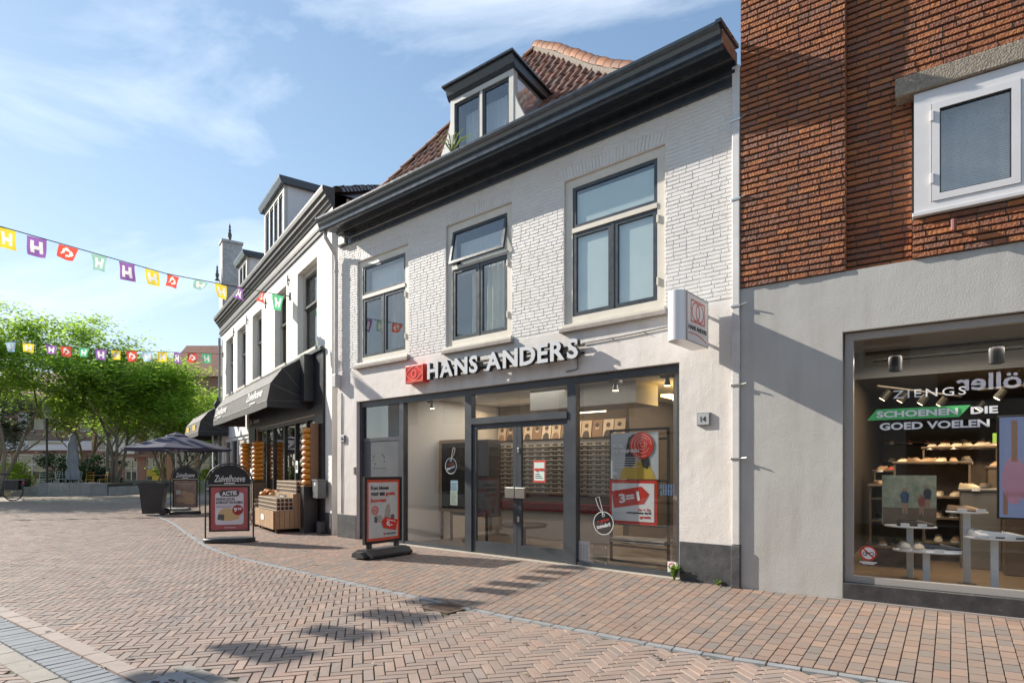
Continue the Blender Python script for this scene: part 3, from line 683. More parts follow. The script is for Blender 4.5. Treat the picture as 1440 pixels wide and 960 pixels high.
# shopfront
YF = .13
m = MB(); m.box(.70,8.06,YF-.05,YF+.06,2.84,2.955); m.box(.704,.79,YF-.05,YF+.06,0,2.84); m.box(2.04,2.17,YF-.055,YF+.065,0,2.84); m.box(3.90,4.06,YF-.055,YF+.065,0,2.84); m.box(6.16,6.32,YF-.055,YF+.065,0,2.84); m.box(7.99,8.056,YF-.05,YF+.06,0,2.84)
m.box(2.17,3.90,YF-.045,YF+.055,.0,.075); m.box(6.32,7.99,YF-.045,YF+.055,.0,.075); m.box(4.06,6.16,YF-.075,YF+.07,2.31,2.42)
m.build('shopfront_frame', SHOPFRAME, HM)
m = MB(); m.cbox(2.1,8.06,-.02,.30,-.02,.018,.004); m.build('threshold', mat('pale stone threshold', (.40,.36,.30), .6, var=((.3,.27,.23), 4, .5)), HM)
for a, b in ((2.17,3.90),(6.32,7.99)):
    m = MB(); m.box(a, b, YF, YF+.008, .075, 2.84); m.build('shop_window', GLASS, HM)
m = MB(); m.box(4.06,6.16,YF,YF+.008,2.42,2.84); m.build('fanlight', GLASS, HM)
for a, b, hx in ((4.068,5.108,5.0),(5.116,6.152,5.22)):
    dr = thing_part('door', HM); m = MB(); frame_rect(m, a, b, .03, 2.30, .085, YF-.03, YF+.02, .20); m.build('door_frame', SHOPFRAME, dr)
    m = MB(); m.box(a+.085, b-.085, YF-.005, YF+.003, .23, 2.215); m.build('door_pane', GLASS, dr)
    m = MB(); m.cbox(hx-.10,hx+.10,YF-.10,YF-.05,1.02,1.20,.006); m.build('handle', STEEL, dr)
    m = MB(); m.cbox(hx-.07,hx+.07,YF-.05,YF-.03,1.05,1.17,.004); m.build('handle_mount', BLACK, dr)
m = MB()
for z in (.62,1.78): m.cbox(5.125,5.165,YF-.045,YF-.03,z,z+.09,.006)
m.build('door_lock', STEEL, HM)
# side door to the flat above
sd = thing_part('side_door', HM)
m = MB(); m.box(.79,2.04,YF-.02,YF+.03,0,2.15); m.build('door_panel', mat('weathered blue grey door', (.050,.058,.072), .5, var=((.085,.092,.105), 2.2, .6)), sd)
m = MB(); m.box(.79,2.04,YF-.03,YF+.035,2.10,2.17); m.box(.79,.85,YF-.026,YF+.03,.1,2.10); m.box(1.96,2.04,YF-.026,YF+.03,.1,2.10); m.build('door_frame', SHOPFRAME, sd)
m = MB(); m.box(.79,2.04,YF,YF+.008,2.17,2.84); m.build('fanlight', GLASS_UP, sd)
m = MB()
for k in range(5): m.cbox(1.15+k*.09,1.18+k*.09,YF-.024,YF-.018,1.52,1.55,.002)
for k in range(14):
    a = random.uniform(0,2*pi); m.cbox(1.32+.2*cos(a)-.012,1.32+.2*cos(a)+.012,YF-.024,YF-.018,1.72+.12*sin(a)-.015,1.72+.12*sin(a)+.012,.002)
m.build('scuff_marks', INK, sd, split=True)
m = MB(); m.face([(.8,.6,2.0),(2.04,.6,2.0),(2.04,.6,2.9),(.8,.6,2.9)]); m.build('hall', mat('pale hall wall', (.45,.45,.43), .8), sd)

# ---- shop interior
RKY, RKX = 2.9, 7.9
IW = mat('shop interior wall', (.26,.24,.215), .8); IFLOOR = mat('shop floor', (.17,.14,.115), .35, var=((.24,.21,.18), 2, .5)); ICEIL = mat('shop ceiling', (.42,.41,.385), .8)
DARKWALL = mat('dark shop wall', (.16,.13,.10), .8)
ir = thing_part('shop_room', HM)
m = MB(); m.face([(2.1,.20,.02),(8.30,.20,.02),(8.30,8.8,.02),(2.1,8.8,.02)]); m.build('shop_floor', IFLOOR, ir)
m = MB(); m.face([(2.1,.20,2.97),(2.1,8.8,2.97),(8.30,8.8,2.97),(8.30,.20,2.97)]); m.box(4.6,6.8,1.1,1.9,2.60,2.965); m.build('shop_ceiling', ICEIL, ir)
m = MB(); m.face([(2.1,8.8,0),(8.3,8.8,0),(8.3,8.8,3),(2.1,8.8,3)]); m.face([(8.3,.2,0),(8.3,.2,3),(8.3,8.8,3),(8.3,8.8,0)]); m.build('shop_wall', IW, ir); m = MB(); m.box(2.10,2.16,.20,3.0,0,2.965); m.build('hall_partition', mat('pale hall partition', (.66,.64,.60), .7), ir)
m = MB(); m.box(7.55,8.28,.9,1.0,0,2.96); m.build('column', mat('cream shop column', (.60,.58,.52), .7), ir)
LAMPWARM = mat('warm light strip', (1,.7,.3), .5, emit=((1.0,.62,.18), 5.0)); LAMPW = mat('ceiling light strip', (1,.9,.75), .5, emit=((1.0,.86,.66), 3.0))
m = MB(); m.box(7.0,7.16,1.6,4.6,2.72,2.76); m.build('light_strip', LAMPWARM, ir)
m = MB(); m.box(2.4,5.5,RKY-.6,RKY-.575,2.62,2.64); m.box(7.3,7.33,1.4,4.8,2.62,2.64); m.build('light_strip', LAMPW, ir)
def area(parent, loc, energy, sx, sy, col=(1,.85,.66), rot=(0,0,0)):
    l = bpy.data.lights.new('shop_lamp', 'AREA'); l.shape = 'RECTANGLE'; l.size = sx; l.size_y = sy; l.energy = energy; l.color = col
    o = bpy.data.objects.new('shop_lamp', l); COL.objects.link(o); o.parent = parent; o.location = loc; o.rotation_euler = rot; return o
area(ir, (3.9,1.5,2.93), 15, 3.0, 1.2, (1,.93,.84)); area(ir, (6.8,3.4,2.93), 14, 1.8, 3.0, (1,.93,.84)); area(ir, (5.2,.7,2.93), 6, 4.5, .3, (1,.93,.84))
# eyewear walls: pale racks with rows of frames
rk = MB(); gl = MB(); rd = MB()
rk.box(2.2,5.6,RKY,RKY+.06,.95,2.15); rk.box(5.62,7.0,5.2,5.26,.95,2.15)
def specs(mb, p, along, out):
    for q in (0,.075):
        a = p + along*q; b = p + along*(q+.055)
        x0_, x1_ = sorted((a.x, b.x + out.x*.015)); y0_, y1_ = sorted((a.y, b.y + out.y*.015)); mb.box(x0_, max(x1_, x0_+.012), y0_, max(y1_, y0_+.012), p.z, p.z+.034)
for r in range(11):
    for c in range(15): specs(gl, Vector((2.3+c*.22, RKY-.05, 1.02+r*.10)), Vector((1,0,0)), Vector((0,-1,0)))
    for c in range(6): specs(gl, Vector((5.7+c*.22, 5.15, 1.02+r*.10)), Vector((1,0,0)), Vector((0,-1,0)))
    rk.box(2.2,5.6,RKY-.06,RKY-.001,1.0+r*.10,1.008+r*.10)
    for c in range(17): specs(gl, Vector((RKX-.05, 1.25+c*.22, 1.02+r*.10)), Vector((0,1,0)), Vector((-1,0,0)))
    rk.box(RKX-.06,RKX-.001,1.15,5.0,1.0+r*.10,1.008+r*.10)
rk.box(RKX,RKX+.06,1.15,5.0,.95,2.15)
rk.build('eyewear_rack', mat('backlit rack panel', (.46,.44,.40), .5), ir); gl.build('spectacles', mat('spectacle frames', (.03,.02,.02), .3), ir, split=False)['kind'] = 'stuff'
rd.box(2.3,5.6,RKY-.42,RKY-.01,.62,.78); rd.box(7.45,7.89,1.2,4.7,.62,.78); rd.build('red_counter', mat('red counter', (.13,.010,.010), .35), ir)
m = MB(); m.box(2.35,5.55,RKY-.38,RKY-.01,.03,.615); m.box(7.5,7.88,1.25,4.7,.03,.615); m.build('counter_front', mat('pale counter front', (.40,.37,.33), .5), ir, split=True)
PH = [mat('portrait print %s' % n, c, .6) for n, c in (('sand',(.62,.50,.36)),('brown',(.30,.19,.12)),('pale',(.70,.62,.52)),('dark',(.08,.06,.05)))]
def portrait(M_, k):
    q = thing_part('portrait_panel', ir); q.matrix_local = M_; m = MB(); m.box(0,.24,0,.012,0,.36); m.build('print_sheet', PH[k%3], q)
    m = MB(); m.prism([(.03,0),(.05,.10),(.09,.14),(.15,.14),(.19,.10),(.21,0)], 'y', -.004,-.0005); m.build('print_body', PH[(k*2+1)%4], q); m = MB(); disc(m,.12,.21,.05,-.006,-.0005,12); m.build('print_face', PH[2 if k%3 != 2 else 0], q); m = MB(); disc(m,.12,.245,.048,-.009,-.0065,12); m.build('print_hair', PH[3], q)
m = MB(); m.box(2.12,5.65,RKY+.061,RKY+.16,0,2.965); m.box(5.5,5.65,RKY+.16,5.3,0,2.965); m.box(5.65,8.25,5.27,5.4,0,2.965); m.build('rack_wall', DARKWALL, ir, split=False)
for k in range(13): portrait(Matrix.Translation((2.25+k*.26,RKY-.08,2.17)) @ Matrix.Rotation(radians(-10),4,'X'), k)
for k in range(14): portrait(Matrix.Translation((RKX-.08,5.0-k*.27,2.2)) @ Matrix.Rotation(radians(-90),4,'Z') @ Matrix.Rotation(radians(-10),4,'X'), k+1)
area(ir, (3.9,RKY-.55,2.85), 9, 3.2, .1, (1,.68,.36)); area(ir, (RKX-.6,3.1,2.80), 6, .1, 3.4, (1,.66,.32))
t = thing('display_cabinet', 'tall dark cabinet with a wood framed black screen behind the left shop window', 'cabinet', MF.at(2.62,-1.05), MF.rz)
m = MB(); m.box(-.10,.92,.03,.42,.55,2.10); m.build('cabinet_body', mat('dark cabinet', (.05,.05,.055), .4), t)
m = MB(); frame_rect(m, -.42,.62,.62,2.12,.07,-.03,.02); m.build('wood_frame', mat('light wood frame', (.40,.29,.19), .5), t)
m = MB(); m.box(-.35,.55,-.02,.0,.69,2.05); m.build('screen', mat('black screen', (.008,.008,.009), .12), t)
m = MB()
for x in (-.38,-.1,.58,.9): m.box(x-.02,x+.02,.0,.04,.0,.62)
m.build('leg', BLACK, t)
t = thing('table', 'low round dark table inside the shop behind the left door', 'table', MF.at(4.3,-1.3), MF.rz)
m = MB(); m.lathe([(.42,.40),(.44,.42),(.44,.45),(.42,.46)], 32); m.build('table_top', BLACK, t); m = MB(); m.lathe([(.25,0),(.25,.02),(.035,.05),(.03,.4)], 20); m.build('pedestal', BLACK, t)
# spotlights behind the windows
for i, u in enumerate((2.5,3.6,6.75,7.62)):
    t = thing('spotlight', ['small grey ceiling spotlight at the top left of the left shop window', 'small grey ceiling spotlight near the door post, behind the left shop window', 'grey ceiling spotlight at the top left of the right shop window', 'grey ceiling spotlight at the top right of the right shop window, beside the pier'][i], 'spotlight', MF.at(u,-.55,2.95), MF.rz, 'ceiling spotlights in the shop windows')
    m = MB(); m.cbox(-.09,.09,-.06,.06,-.10,.0,.008); m.build('spot_housing', mat('grey lamp metal', (.22,.22,.22), .4), t)
    m = MB(); m.lathe([(.03,-.10),(.035,-.13),(.05,-.20),(.052,-.21)], 16); m.build('spot_head', mat('lamp head metal', (.5,.5,.5), .3, .6), t); m = MB(); m.lathe([(.045,-.213),(.045,-.216)], 16); m.build('bulb', mat('lit bulb', (1,.8,.5), .5, emit=((1,.75,.45), 4)), t)

# ================================================================== BROWN BRICK HOUSE (shoe shop), right
HR = thing('brown_brick_house', 'brown brick house over a grey rendered shoe shop with a wide display window', 'building', RF.at(0,0), RF.rz, None, .973)
RSH = (1.16,5.60,-.07,3.13)
m = MB(); wall_holes(m, .0,6.4,-.07,3.84, [RSH], 0.0, .3, .12); m.build('rendered_wall', R_STUCCO, HR)
m = MB(); wall_holes(m, .0,6.4,3.84,10.5, [(1.9,4.6,4.3,5.66)], .13, .3, .1); m.build('brick_backing', R_MORTAR, HR)
m = MB(); m.box(.0,1.185,-.005,.13,3.842,10.5); m.box(1.86,5.2,-.012,.13,3.842,4.31); m.build('pilaster_backing', R_MORTAR, HR)
RB = dict(course=.0735, length=.235, jh=.0215, jv=.008, jit=.005, ins=.003, rough=.0008)
m = MB(); bricks(m, .0,1.19,3.85,10.5,[], yb=.0, yf=-.028, **RB); bricks(m, 1.195,6.4,3.85,10.5,[(1.84,4.65,3.8,5.88)], yb=.132, yf=.108, **RB); bricks(m, 1.858,5.2,3.85,4.30,[], yb=-.010, yf=-.035, **RB)
# returns of the pilaster
for k in range(90):
    z = 3.85 + k*.0735; frustum_y = [(1.185,-.02,z),(1.185,.13,z),(1.185,.13,z+.056),(1.185,-.02,z+.056)]; m.box(1.183,1.192,-.02,.12,z,z+.056); 
    if k < 6: m.box(1.850,1.859,-.028,.12,z,z+.056)
m.build('brick_facing', R_BRICK, HR)
m = MB()
for k in range(91):
    z = 3.85+k*.0735
    if z > 10.4: break
    m.box(.004,1.182,-.015,.02,z+.004,z+.047)
    for a, b in ([(1.19,6.4)] if not 3.8 < z+.02 < 5.88 else [(1.19,1.84),(4.65,6.4)]): m.box(a,b,.121,.14,z+.004,z+.047)
    if z < 4.25: m.box(1.862,5.2,-.022,.0,z+.004,z+.047)
m.build('vertical_joints', mat('pale vertical joint', (.24,.20,.17), .9, var=((.14,.11,.09), 9, .7), bump=(40,.5,.006)), HR, split=False)
m = MB(); m.cbox(1.69,5.0,-.09,.16,5.665,5.875,.012); m.build('lintel', mat('exposed aggregate concrete', (.34,.29,.23), .9, var=((.16,.13,.10), 38, .7), bump=[(55,1.0,.02),(18,.5,.02)]), HR)
wr = thing_part('window', HR); RW = mat('off white window paint', (.70,.68,.68), .4, var=((.55,.53,.52), 3, .4))
m = MB(); frame_rect(m, 1.865,4.6,4.315,5.655,.155,-.05,.12,.11); m.box(2.775,2.90,-.05,.12,4.425,5.5); m.cbox(1.85,4.7,-.085,.06,4.29,4.335,.006); m.build('window_frame', RW, wr)
m = MB(); frame_rect(m, 2.025,2.77,4.43,5.495,.072,-.062,.02); m.build('casement', RW, wr)
m = MB(); frame_rect(m, 2.098,2.697,4.503,5.422,.010,-.05,.01); m.build('gasket', BLACK, wr)
m = MB(); m.box(2.108,2.687,-.028,-.022,4.513,5.412); m.build('pane', GLASS_UP, wr)
m = MB(); m.box(2.91,4.45,-.028,-.022,4.45,5.48); m.build('pane', GLASS_UP, wr)
m = MB()
for z in (4.62,5.30): m.cbox(2.01,2.045,-.08,-.055,z,z+.11,.005)
for o in pieces(m.build('hinge', RW, wr)): pass
m = MB()
for k in range(42): z = 4.46+k*.024; m.face([(2.05,.045,z),(2.74,.045,z),(2.74,.062,z+.016),(2.05,.062,z+.016)])
m.build('venetian_blind', mat('pale blind slat', (.60,.63,.64), .5), wr)
m = MB(); curtain_mesh(m, 2.05,2.74,4.45,5.48,.16,.02,.12); curtain_mesh(m, 2.9,4.4,4.45,5.5,.16,.02,.12); m.build('curtain', mat('grey net curtain', (.48,.50,.50), .9), wr, True)
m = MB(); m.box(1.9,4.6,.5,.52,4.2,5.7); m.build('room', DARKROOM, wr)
m = MB(); m.tube([(2.22,-.11,4.05),(2.22,-.11,4.17)], .028, 10); m.tube([(2.22,-.03,4.07),(2.22,-.11,4.07)], .014, 8); m.build('pipe_stub', mat('rusty red pipe', (.22,.07,.05), .6), HR)
m = MB(); m.box(.24,6.39,.43,9.0,3.2,10.4); m.build('house_body', DARKWALL, HR)
m = MB(); m.cbox(1.165,5.6,-.025,.16,-.07,.165,.006); m.build('granite_plinth', mat('black granite', (.035,.035,.04), .25, var=((.09,.09,.09), 7, .6)), HR)
m = MB(); m.box(1.0,6.4,-.06,-.026,-.07,-.02); m.build('kerb_strip', SETT_LT, HR)
TAUPE = mat('taupe aluminium', (.36,.335,.31), .4, var=((.30,.28,.26), 3, .3))
m = MB(); frame_rect(m, 1.18,5.58,.168,3.115,.085,.07,.16,.075); m.box(3.9,3.97,.07,.16,.24,3.03); m.build('shopfront_frame', TAUPE, HR)
m = MB(); m.box(1.26,5.5,.11,.118,.24,3.03); m.build('shop_window', glass('shoe shop glass', (.98,.985,.98), .04), HR)
# its room
rr = thing_part('shop_room', HR); m = MB()
RFLOOR = mat('oak shop floor', (.20,.14,.085), .35, var=((.12,.08,.05), 2, .6)); RDARK = mat('dark brown shop wall', (.05,.036,.026), .8, var=((.04,.03,.02), 1.5, .8))
m.face([(1.0,.2,.16),(6.4,.2,.16),(6.4,9,.16),(1.0,9,.16)]); m.build('shop_floor', RFLOOR, rr)
m = MB(); m.face([(1.0,.31,3.12),(1.0,1.5,3.12),(6.4,1.5,3.12),(6.4,.31,3.12)]); m.face([(1.0,1.5,3.12),(1.0,1.5,2.75),(6.4,1.5,2.75),(6.4,1.5,3.12)]); m.build('display_ceiling', mat('grey display ceiling', (.25,.245,.23), .8), rr)
m = MB(); m.face([(1.0,1.5,3.0),(1.0,9,3.0),(6.4,9,3.0),(6.4,1.5,3.0)]); m.face([(1.0,9,.1),(6.4,9,.1),(6.4,9,3.1),(1.0,9,3.1)]); m.face([(1.0,.3,.1),(1.0,9,.1),(1.0,9,3.1),(1.0,.3,3.1)]); m.face([(6.4,.3,.1),(6.4,.3,3.1),(6.4,9,3.1),(6.4,9,.1)]); m.build('shop_wall', RDARK, rr)
area(rr, (3.2,1.0,3.05), 3, 3.6, .3, (1,.9,.78)); area(rr, (2.1,.75,2.88), 11, 1.6, .5, (1,.9,.8)); area(rr, (2.2,1.6,2.70), 16, 1.8, .3, (1,.78,.5), (radians(35),0,0)); area(rr, (3.0,3.2,2.95), 62, 3.0, 3.0, (1,.76,.48))
def rail(u0, u1, w0, w1, z): 
    q = MB(); q.tube([(u0,w0,z),(u1,w1,z)], .022, 6); return q.build('lamp_rail', BLACK, rr)
rail(1.35,5.0,.55,.62,2.93); rail(1.4,5.0,.95,.98,2.9); rail(1.35,2.4,2.2,4.5,2.72); rail(2.6,5.0,3.6,2.4,2.72)
t0 = None
SPOTS = [(1.66,.57,2.9,'on a rail at the top left of the shoe shop window'),(2.62,.6,2.9,'on a rail at the top right of the shoe shop window')]
for i, (u, w, z, where) in enumerate(SPOTS):
    lab = 'black cylinder spotlight ' + where
    t = thing('spotlight', lab, 'spotlight', RF.at(u,-w,z), RF.rz, 'rail spotlights in the shoe shop')
    m = MB(); m.cbox(-.03,.05,-.03,.03,-.05,.0,.006); m.build('mount', BLACK, t)
    m = MB(); m.lathe([(.0,-.03),(.065,-.03),(.068,-.05),(.068,-.20),(.05,-.205),(.045,-.19)], 18); m.build('lamp_cylinder', BLACK, t)
for i, (u, w) in enumerate([(1.5,2.5),(1.7,3.0),(1.95,3.6),(2.2,4.1),(2.9,3.4),(3.25,3.2),(3.6,3.0),(2.75,5.2),(3.5,5.5),(4.3,4.6)]):
    t = thing('spotlight', 'small lit black spotlight deep inside the dark shoe shop', 'spotlight', RF.at(u,-w,2.7), RF.rz, 'lit spotlights deep inside the shoe shop')
    M_ = Matrix.Rotation(radians(35), 4, 'Y'); m = MB(); m.lathe([(.05,-.02),(.055,-.17)], 12, M=M_); m.build('lamp_cylinder', BLACK, t)
    m = MB(); m.lathe([(.042,-.172),(.042,-.175)], 12, M=M_); m.build('bulb', MATS['lit bulb'], t)
# window lettering and sticker (on the inside of the pane)
ld = thing('window_lettering', 'white shoe shop lettering with a green slanted stripe on the display window', 'lettering', RF.at(0,0,2.0), RF.rz, None, .973)
GREENP = mat('green foil', (.10,.52,.16), .45)
put_text('ZIENGS', 1.66,2.33,.315,.405,.10, WHITE, ld, bold=.0, space=1.25)
m = MB(); m.prism([(1.40,.075),(2.27,.075),(2.37,.20),(1.50,.20)], 'y', .102,.104); m.build('green_stripe', GREENP, ld)
put_text('SCHOENEN', 1.50,2.26,.10,.175,.099, WHITE, ld, bold=.035); put_text('DIE', 2.37,2.60,.10,.178,.10, WHITE, ld, bold=.035); put_text('GOED VOELEN', 1.53,2.53,-.045,.040,.10, WHITE, ld, bold=.035)
stk = thing('no_bicycle_sticker', 'round white and red no bicycles sticker at the bottom left of the shoe shop window', 'sticker', RF.at(1.415,0,.52), RF.rz)
m = MB(); disc(m, 0,0,.078,.106,.108); m.build('sticker_face', WHITE, stk); m = MB(); ring(m, 0,0,.084,.016,.103,.105); m.box(-.08,.08,.103,.105,-.007,.007, Matrix.Rotation(radians(45),4,'Y')); m.build('red_ring', RED, stk)
m = MB(); ring(m,-.033,-.008,.024,.006,.1005,.1025,14); ring(m,.033,-.008,.024,.006,.1005,.1025,14); m.box(-.03,.03,.1005,.1025,-.004,.003, Matrix.Rotation(radians(-20),4,'Y')); m.build('bicycle_symbol', INK, stk)
m = MB(); m.box(-.085,.085,.106,.108,-.112,-.098); m.box(-.06,.06,.106,.108,-.128,-.117); m.build('caption_strip', WHITE, stk)
# display tables with shoes
def shoe(name, label, loc, rz, sole, upper, lining, group, L_=.29):
    t = thing(name, label, 'shoe', loc, rz, group)
    n = 12; so_ = MB(); up_ = MB()
    prof = [(-.5,.30),(-.42,.40),(-.25,.41),(0,.37),(.2,.43),(.36,.40),(.46,.26),(.5,.10)]
    def outline(k): return [(x*L_, w*L_*.42*k) for x, w in prof] + [(x*L_, -w*L_*.42*k) for x, w in reversed(prof)]
    so_.prism(outline(1.0), 'z', 0, .026); so_.build('sole', sole, t)
    hts = [.085,.10,.092,.085,.070,.056,.045,.032]; secs = []
    for (x, w), h in zip(prof, hts):
        row = []
        for k in range(9):
            a = pi*k/8; row.append((x*L_, cos(a)*w*L_*.40, .024 + (h-.02)*sin(a)**.7))
        secs.append(row)
    b = len(up_.v)
    for r in secs: up_.v += r
    for i in range(len(secs)-1):
        for k in range(8): 
            if i < 3 and 2 <= k <= 5: continue
            up_.f.append((b+i*9+k, b+i*9+k+1, b+(i+1)*9+k+1, b+(i+1)*9+k))
    up_.f.append(tuple(b+k for k in range(9))); up_.f.append(tuple(b+(len(secs)-1)*9+k for k in range(9)))
    up_.build('upper', upper, t, True)
    li = MB(); li.face([(-.46*L_,-.03,.05),(0,-.03,.05),(0,.03,.05),(-.46*L_,.03,.05)]); li.build('insole', lining, t)
    la = MB()
    for k in range(4): la.box(.02*L_+k*.018,.02*L_+k*.018+.008,-.03+k*.004,.03-k*.004,.083-k*.006,.089-k*.006)
    la.build('laces', lining, t); return t
def shoe_table(lab, u, w, z, a, b):
    t = thing('display_table', lab, 'table', RF.at(u,-w,.162), RF.rz, None)
    m = MB(); m.lathe([(.97,-.02),(1.0,-.014),(1.0,-.004),(.985,.0)], 36, (0,0,0), Matrix.Translation((0,0,z-.162)) @ Matrix.Diagonal((a,b,1,1))); m.build('table_top', WHITE_GL, t)
    m = MB(); m.cbox(-.035,.035,-.035,.035,.0,z-.185,.006); m.build('post', mat('white table post', (.62,.66,.68), .4), t); m = MB(); m.cbox(-.09,.09,-.08,.08,.0,.010,.003); m.build('foot', RFLOOR, t)
    m = MB(); m.cbox(-.09,.0,-b*.9,-b*.9+.01,z-.162+.0,z-.162+.035,.003); m.cbox(.08,.17,-b*.85,-b*.85+.01,z-.162+.0,z-.162+.035,.003)
    for o in pieces(m.build('price_card', WHITE, t)): pass
    return t
shoe_table('white display table at the far left, holding dark shoes', 1.80,.85,.79,.27,.16)
shoe_table('low white display table in front, holding the pale and navy slip-on shoes', 1.97,.60,.53,.33,.16)
shoe_table('tallest white display table, holding one tan sandal', 2.36,.85,.985,.20,.14)
shoe_table('white display table at the right, holding white sneakers', 2.60,.60,.72,.27,.16)
C_ = lambda n, c: mat(n, c, .7)
shoe('slip_on_shoe', 'large navy and beige slip-on shoe lying sideways on the low display table', RF.at(2.10,.62-1.24,.535), RF.rz+.05, WHITE, C_('navy suede',(.025,.03,.05)), C_('beige canvas',(.45,.38,.30)), None, .41)
shoe('toe_shoe', 'grey and white shoe seen toe first at the left of the low display table', RF.at(1.76,-.60,.535), RF.rz-1.45, WHITE, C_('grey canvas',(.35,.34,.33)), C_('beige canvas',(.45,.38,.30)), None, .34)
shoe('toe_shoe', 'beige shoe seen toe first in the middle of the low display table', RF.at(1.90,-.58,.535), RF.rz-1.6, WHITE, C_('beige canvas',(.45,.38,.30)), C_('grey canvas',(.35,.34,.33)), None, .34)
shoe('dark_shoe', 'dark shoe on the far left display table, in front of the photo board', RF.at(1.86,-.80,.795), RF.rz+.2, C_('dark sole',(.05,.04,.04)), C_('dark leather',(.05,.04,.035)), C_('tan lining',(.3,.2,.12)), None, .37)
shoe('tan_sandal', 'tan shoe on the tallest white display table', RF.at(2.34,-.85,.99), RF.rz-.5, C_('dark sole',(.05,.04,.04)), C_('tan leather',(.34,.22,.13)), C_('tan lining',(.3,.2,.12)), None, .34)
shoe('white_sneaker', 'white and black sneaker pointing right on the right display table', RF.at(2.66,-.56,.725), RF.rz+.1, C_('dark sole',(.05,.04,.04)), C_('white leather',(.72,.72,.72)), INK, None, .40)
shoe('white_sneaker', 'white sneaker seen heel first at the left of the right display table', RF.at(2.46,-.60,.725), RF.rz-1.3, WHITE, C_('white leather',(.62,.62,.62)), C_('grey canvas',(.35,.34,.33)), None, .36)
t = thing('photo_board', 'photo board of people on a walk, standing behind the shoes on the left', 'photo board', RF.at(1.78,-1.05,.79), RF.rz)
m = MB(); m.box(-.28,.28,.0,.02,.0,.62); m.build('board', mat('green photo print', (.20,.25,.18), .5, var=((.48,.50,.42), 10, .8)), t)
m = MB(); m.box(-.27,.28,-.003,-.001,.0,.22); m.build('printed_ground', mat('sand print', (.20,.15,.11), .5, var=((.10,.08,.06), 9, .7)), t)
for cx_, cz_, k_, mm_ in ((-.04,.20,.62,mat('blue print', (.05,.10,.18), .5)),(.13,.18,.50,mat('rose print', (.28,.10,.09), .5)),(.19,.26,.55,mat('slate print', (.06,.07,.10), .5))):
    m = MB(); m.prism([(cx_+a*k_, cz_+b*k_) for a, b in ((-.05,.14),(-.02,.12),(.04,.12),(.06,.15),(.075,.30),(.03,.36),(-.03,.36),(-.075,.29))], 'y', -.006,-.003); m.build('printed_clothes', mm_, t)
    m = MB(); disc(m, cx_, cz_+.40*k_, .035*k_, -.006,-.003,12); m.prism([(cx_+a*k_, cz_+b*k_) for a, b in ((-.045,-.08),(-.01,-.08),(.0,.06),(.015,-.09),(.05,-.08),(.045,.13),(-.045,.13))], 'y', -.006,-.003); m.build('printed_figure', mat('skin print', (.36,.24,.17), .5), t, split=False)
# shelves and low stands deeper in the shop, each carrying small shoes
BOXM = mat('brown shelf block', (.17,.12,.08), .6, var=((.05,.035,.025), 3, .6)); GRB = mat('grey shelf block', (.17,.16,.15), .6)
STANDS = [(1.62,1.9,.62,1.10,BOXM,'open shoe stand at the left of the shop, nearest the window'),(2.0,2.9,.9,1.42,BOXM,'taller open shoe stand behind the left one'),(2.55,2.4,.42,1.05,GRB,'grey block stand in the middle of the shop'),(2.95,3.1,.55,1.35,BOXM,'tall brown block stand behind the grey one'),(3.7,2.9,.6,.95,GRB,'grey block stand at the right of the shop'),(1.65,4.2,.9,1.3,BOXM,'brown shoe stand at the back left of the shop'),(3.9,4.6,.9,1.2,BOXM,'brown shoe stand at the back right of the shop'),(3.0,2.0,.45,.85,BOXM,'low open shoe stand beside the grey block'),(3.5,1.7,.7,1.25,BOXM,'open shoe stand at the right, behind the white sneakers'),(2.35,3.6,.9,1.65,BOXM,'tall open shoe stand in the middle, near the back')]
SC_ = [C_('tan leather',(.34,.22,.13)), C_('beige canvas',(.45,.38,.30)), C_('dark leather',(.05,.04,.035)), C_('red canvas',(.4,.05,.04)), C_('pale canvas',(.6,.5,.36))]
protos = []; extra = []
for (u,w,wd,h,mm,lab) in STANDS:
    t = thing('shoe_stand', lab, 'stand', RF.at(u,-w,.162), RF.rz); 
    if 'block' in lab: m = MB(); m.cbox(-wd/2,wd/2,-.25,.25,.0,h-.03,.01); m.build('block', mm, t)
    else:
        m = MB(); m.box(-wd/2,wd/2,.22,.25,0,h-.03); m.box(-wd/2,-wd/2+.025,-.25,.22,0,h-.03); m.box(wd/2-.025,wd/2,-.25,.22,0,h-.03)
        for q in (.25,.6,.9):
            if q < h-.2: m.box(-wd/2+.025,wd/2-.025,-.25,.22,q,q+.025)
        m.build('open_shelf', mm, t, split=False)
        for q in (.275,.625,.925):
            if q < h-.2:
                for k in range(int(wd/.2)): extra.append((u-wd/2+.12+k*.21, w+.1, .162+q))
    m = MB(); m.cbox(-wd/2-.02,wd/2+.02,-.27,.27,h-.03,h,.006); m.build('stand_top', mm, t)
    for k in range(max(2,int(wd/.15))):
        p = RF.at(u-wd/2+.10+k*.155,-w+random.uniform(.02,.16),.162+h); rz = RF.rz-1.57+random.uniform(-.6,.6)
        if len(protos) < 5: protos.append(shoe('shop_shoe', 'small shoe among many on the stands inside the shoe shop', p, rz, WHITE, SC_[len(protos)], C_('tan lining',(.3,.2,.12)), 'shoes on the stands inside the shoe shop', .27))
        else: dup(random.choice(protos), p, rz, None, random.uniform(1.0,1.25))
for (u, w, z) in extra: dup(random.choice(protos), RF.at(u,-w+.12,z), RF.rz-1.57+random.uniform(-.4,.4), None, 1.1)
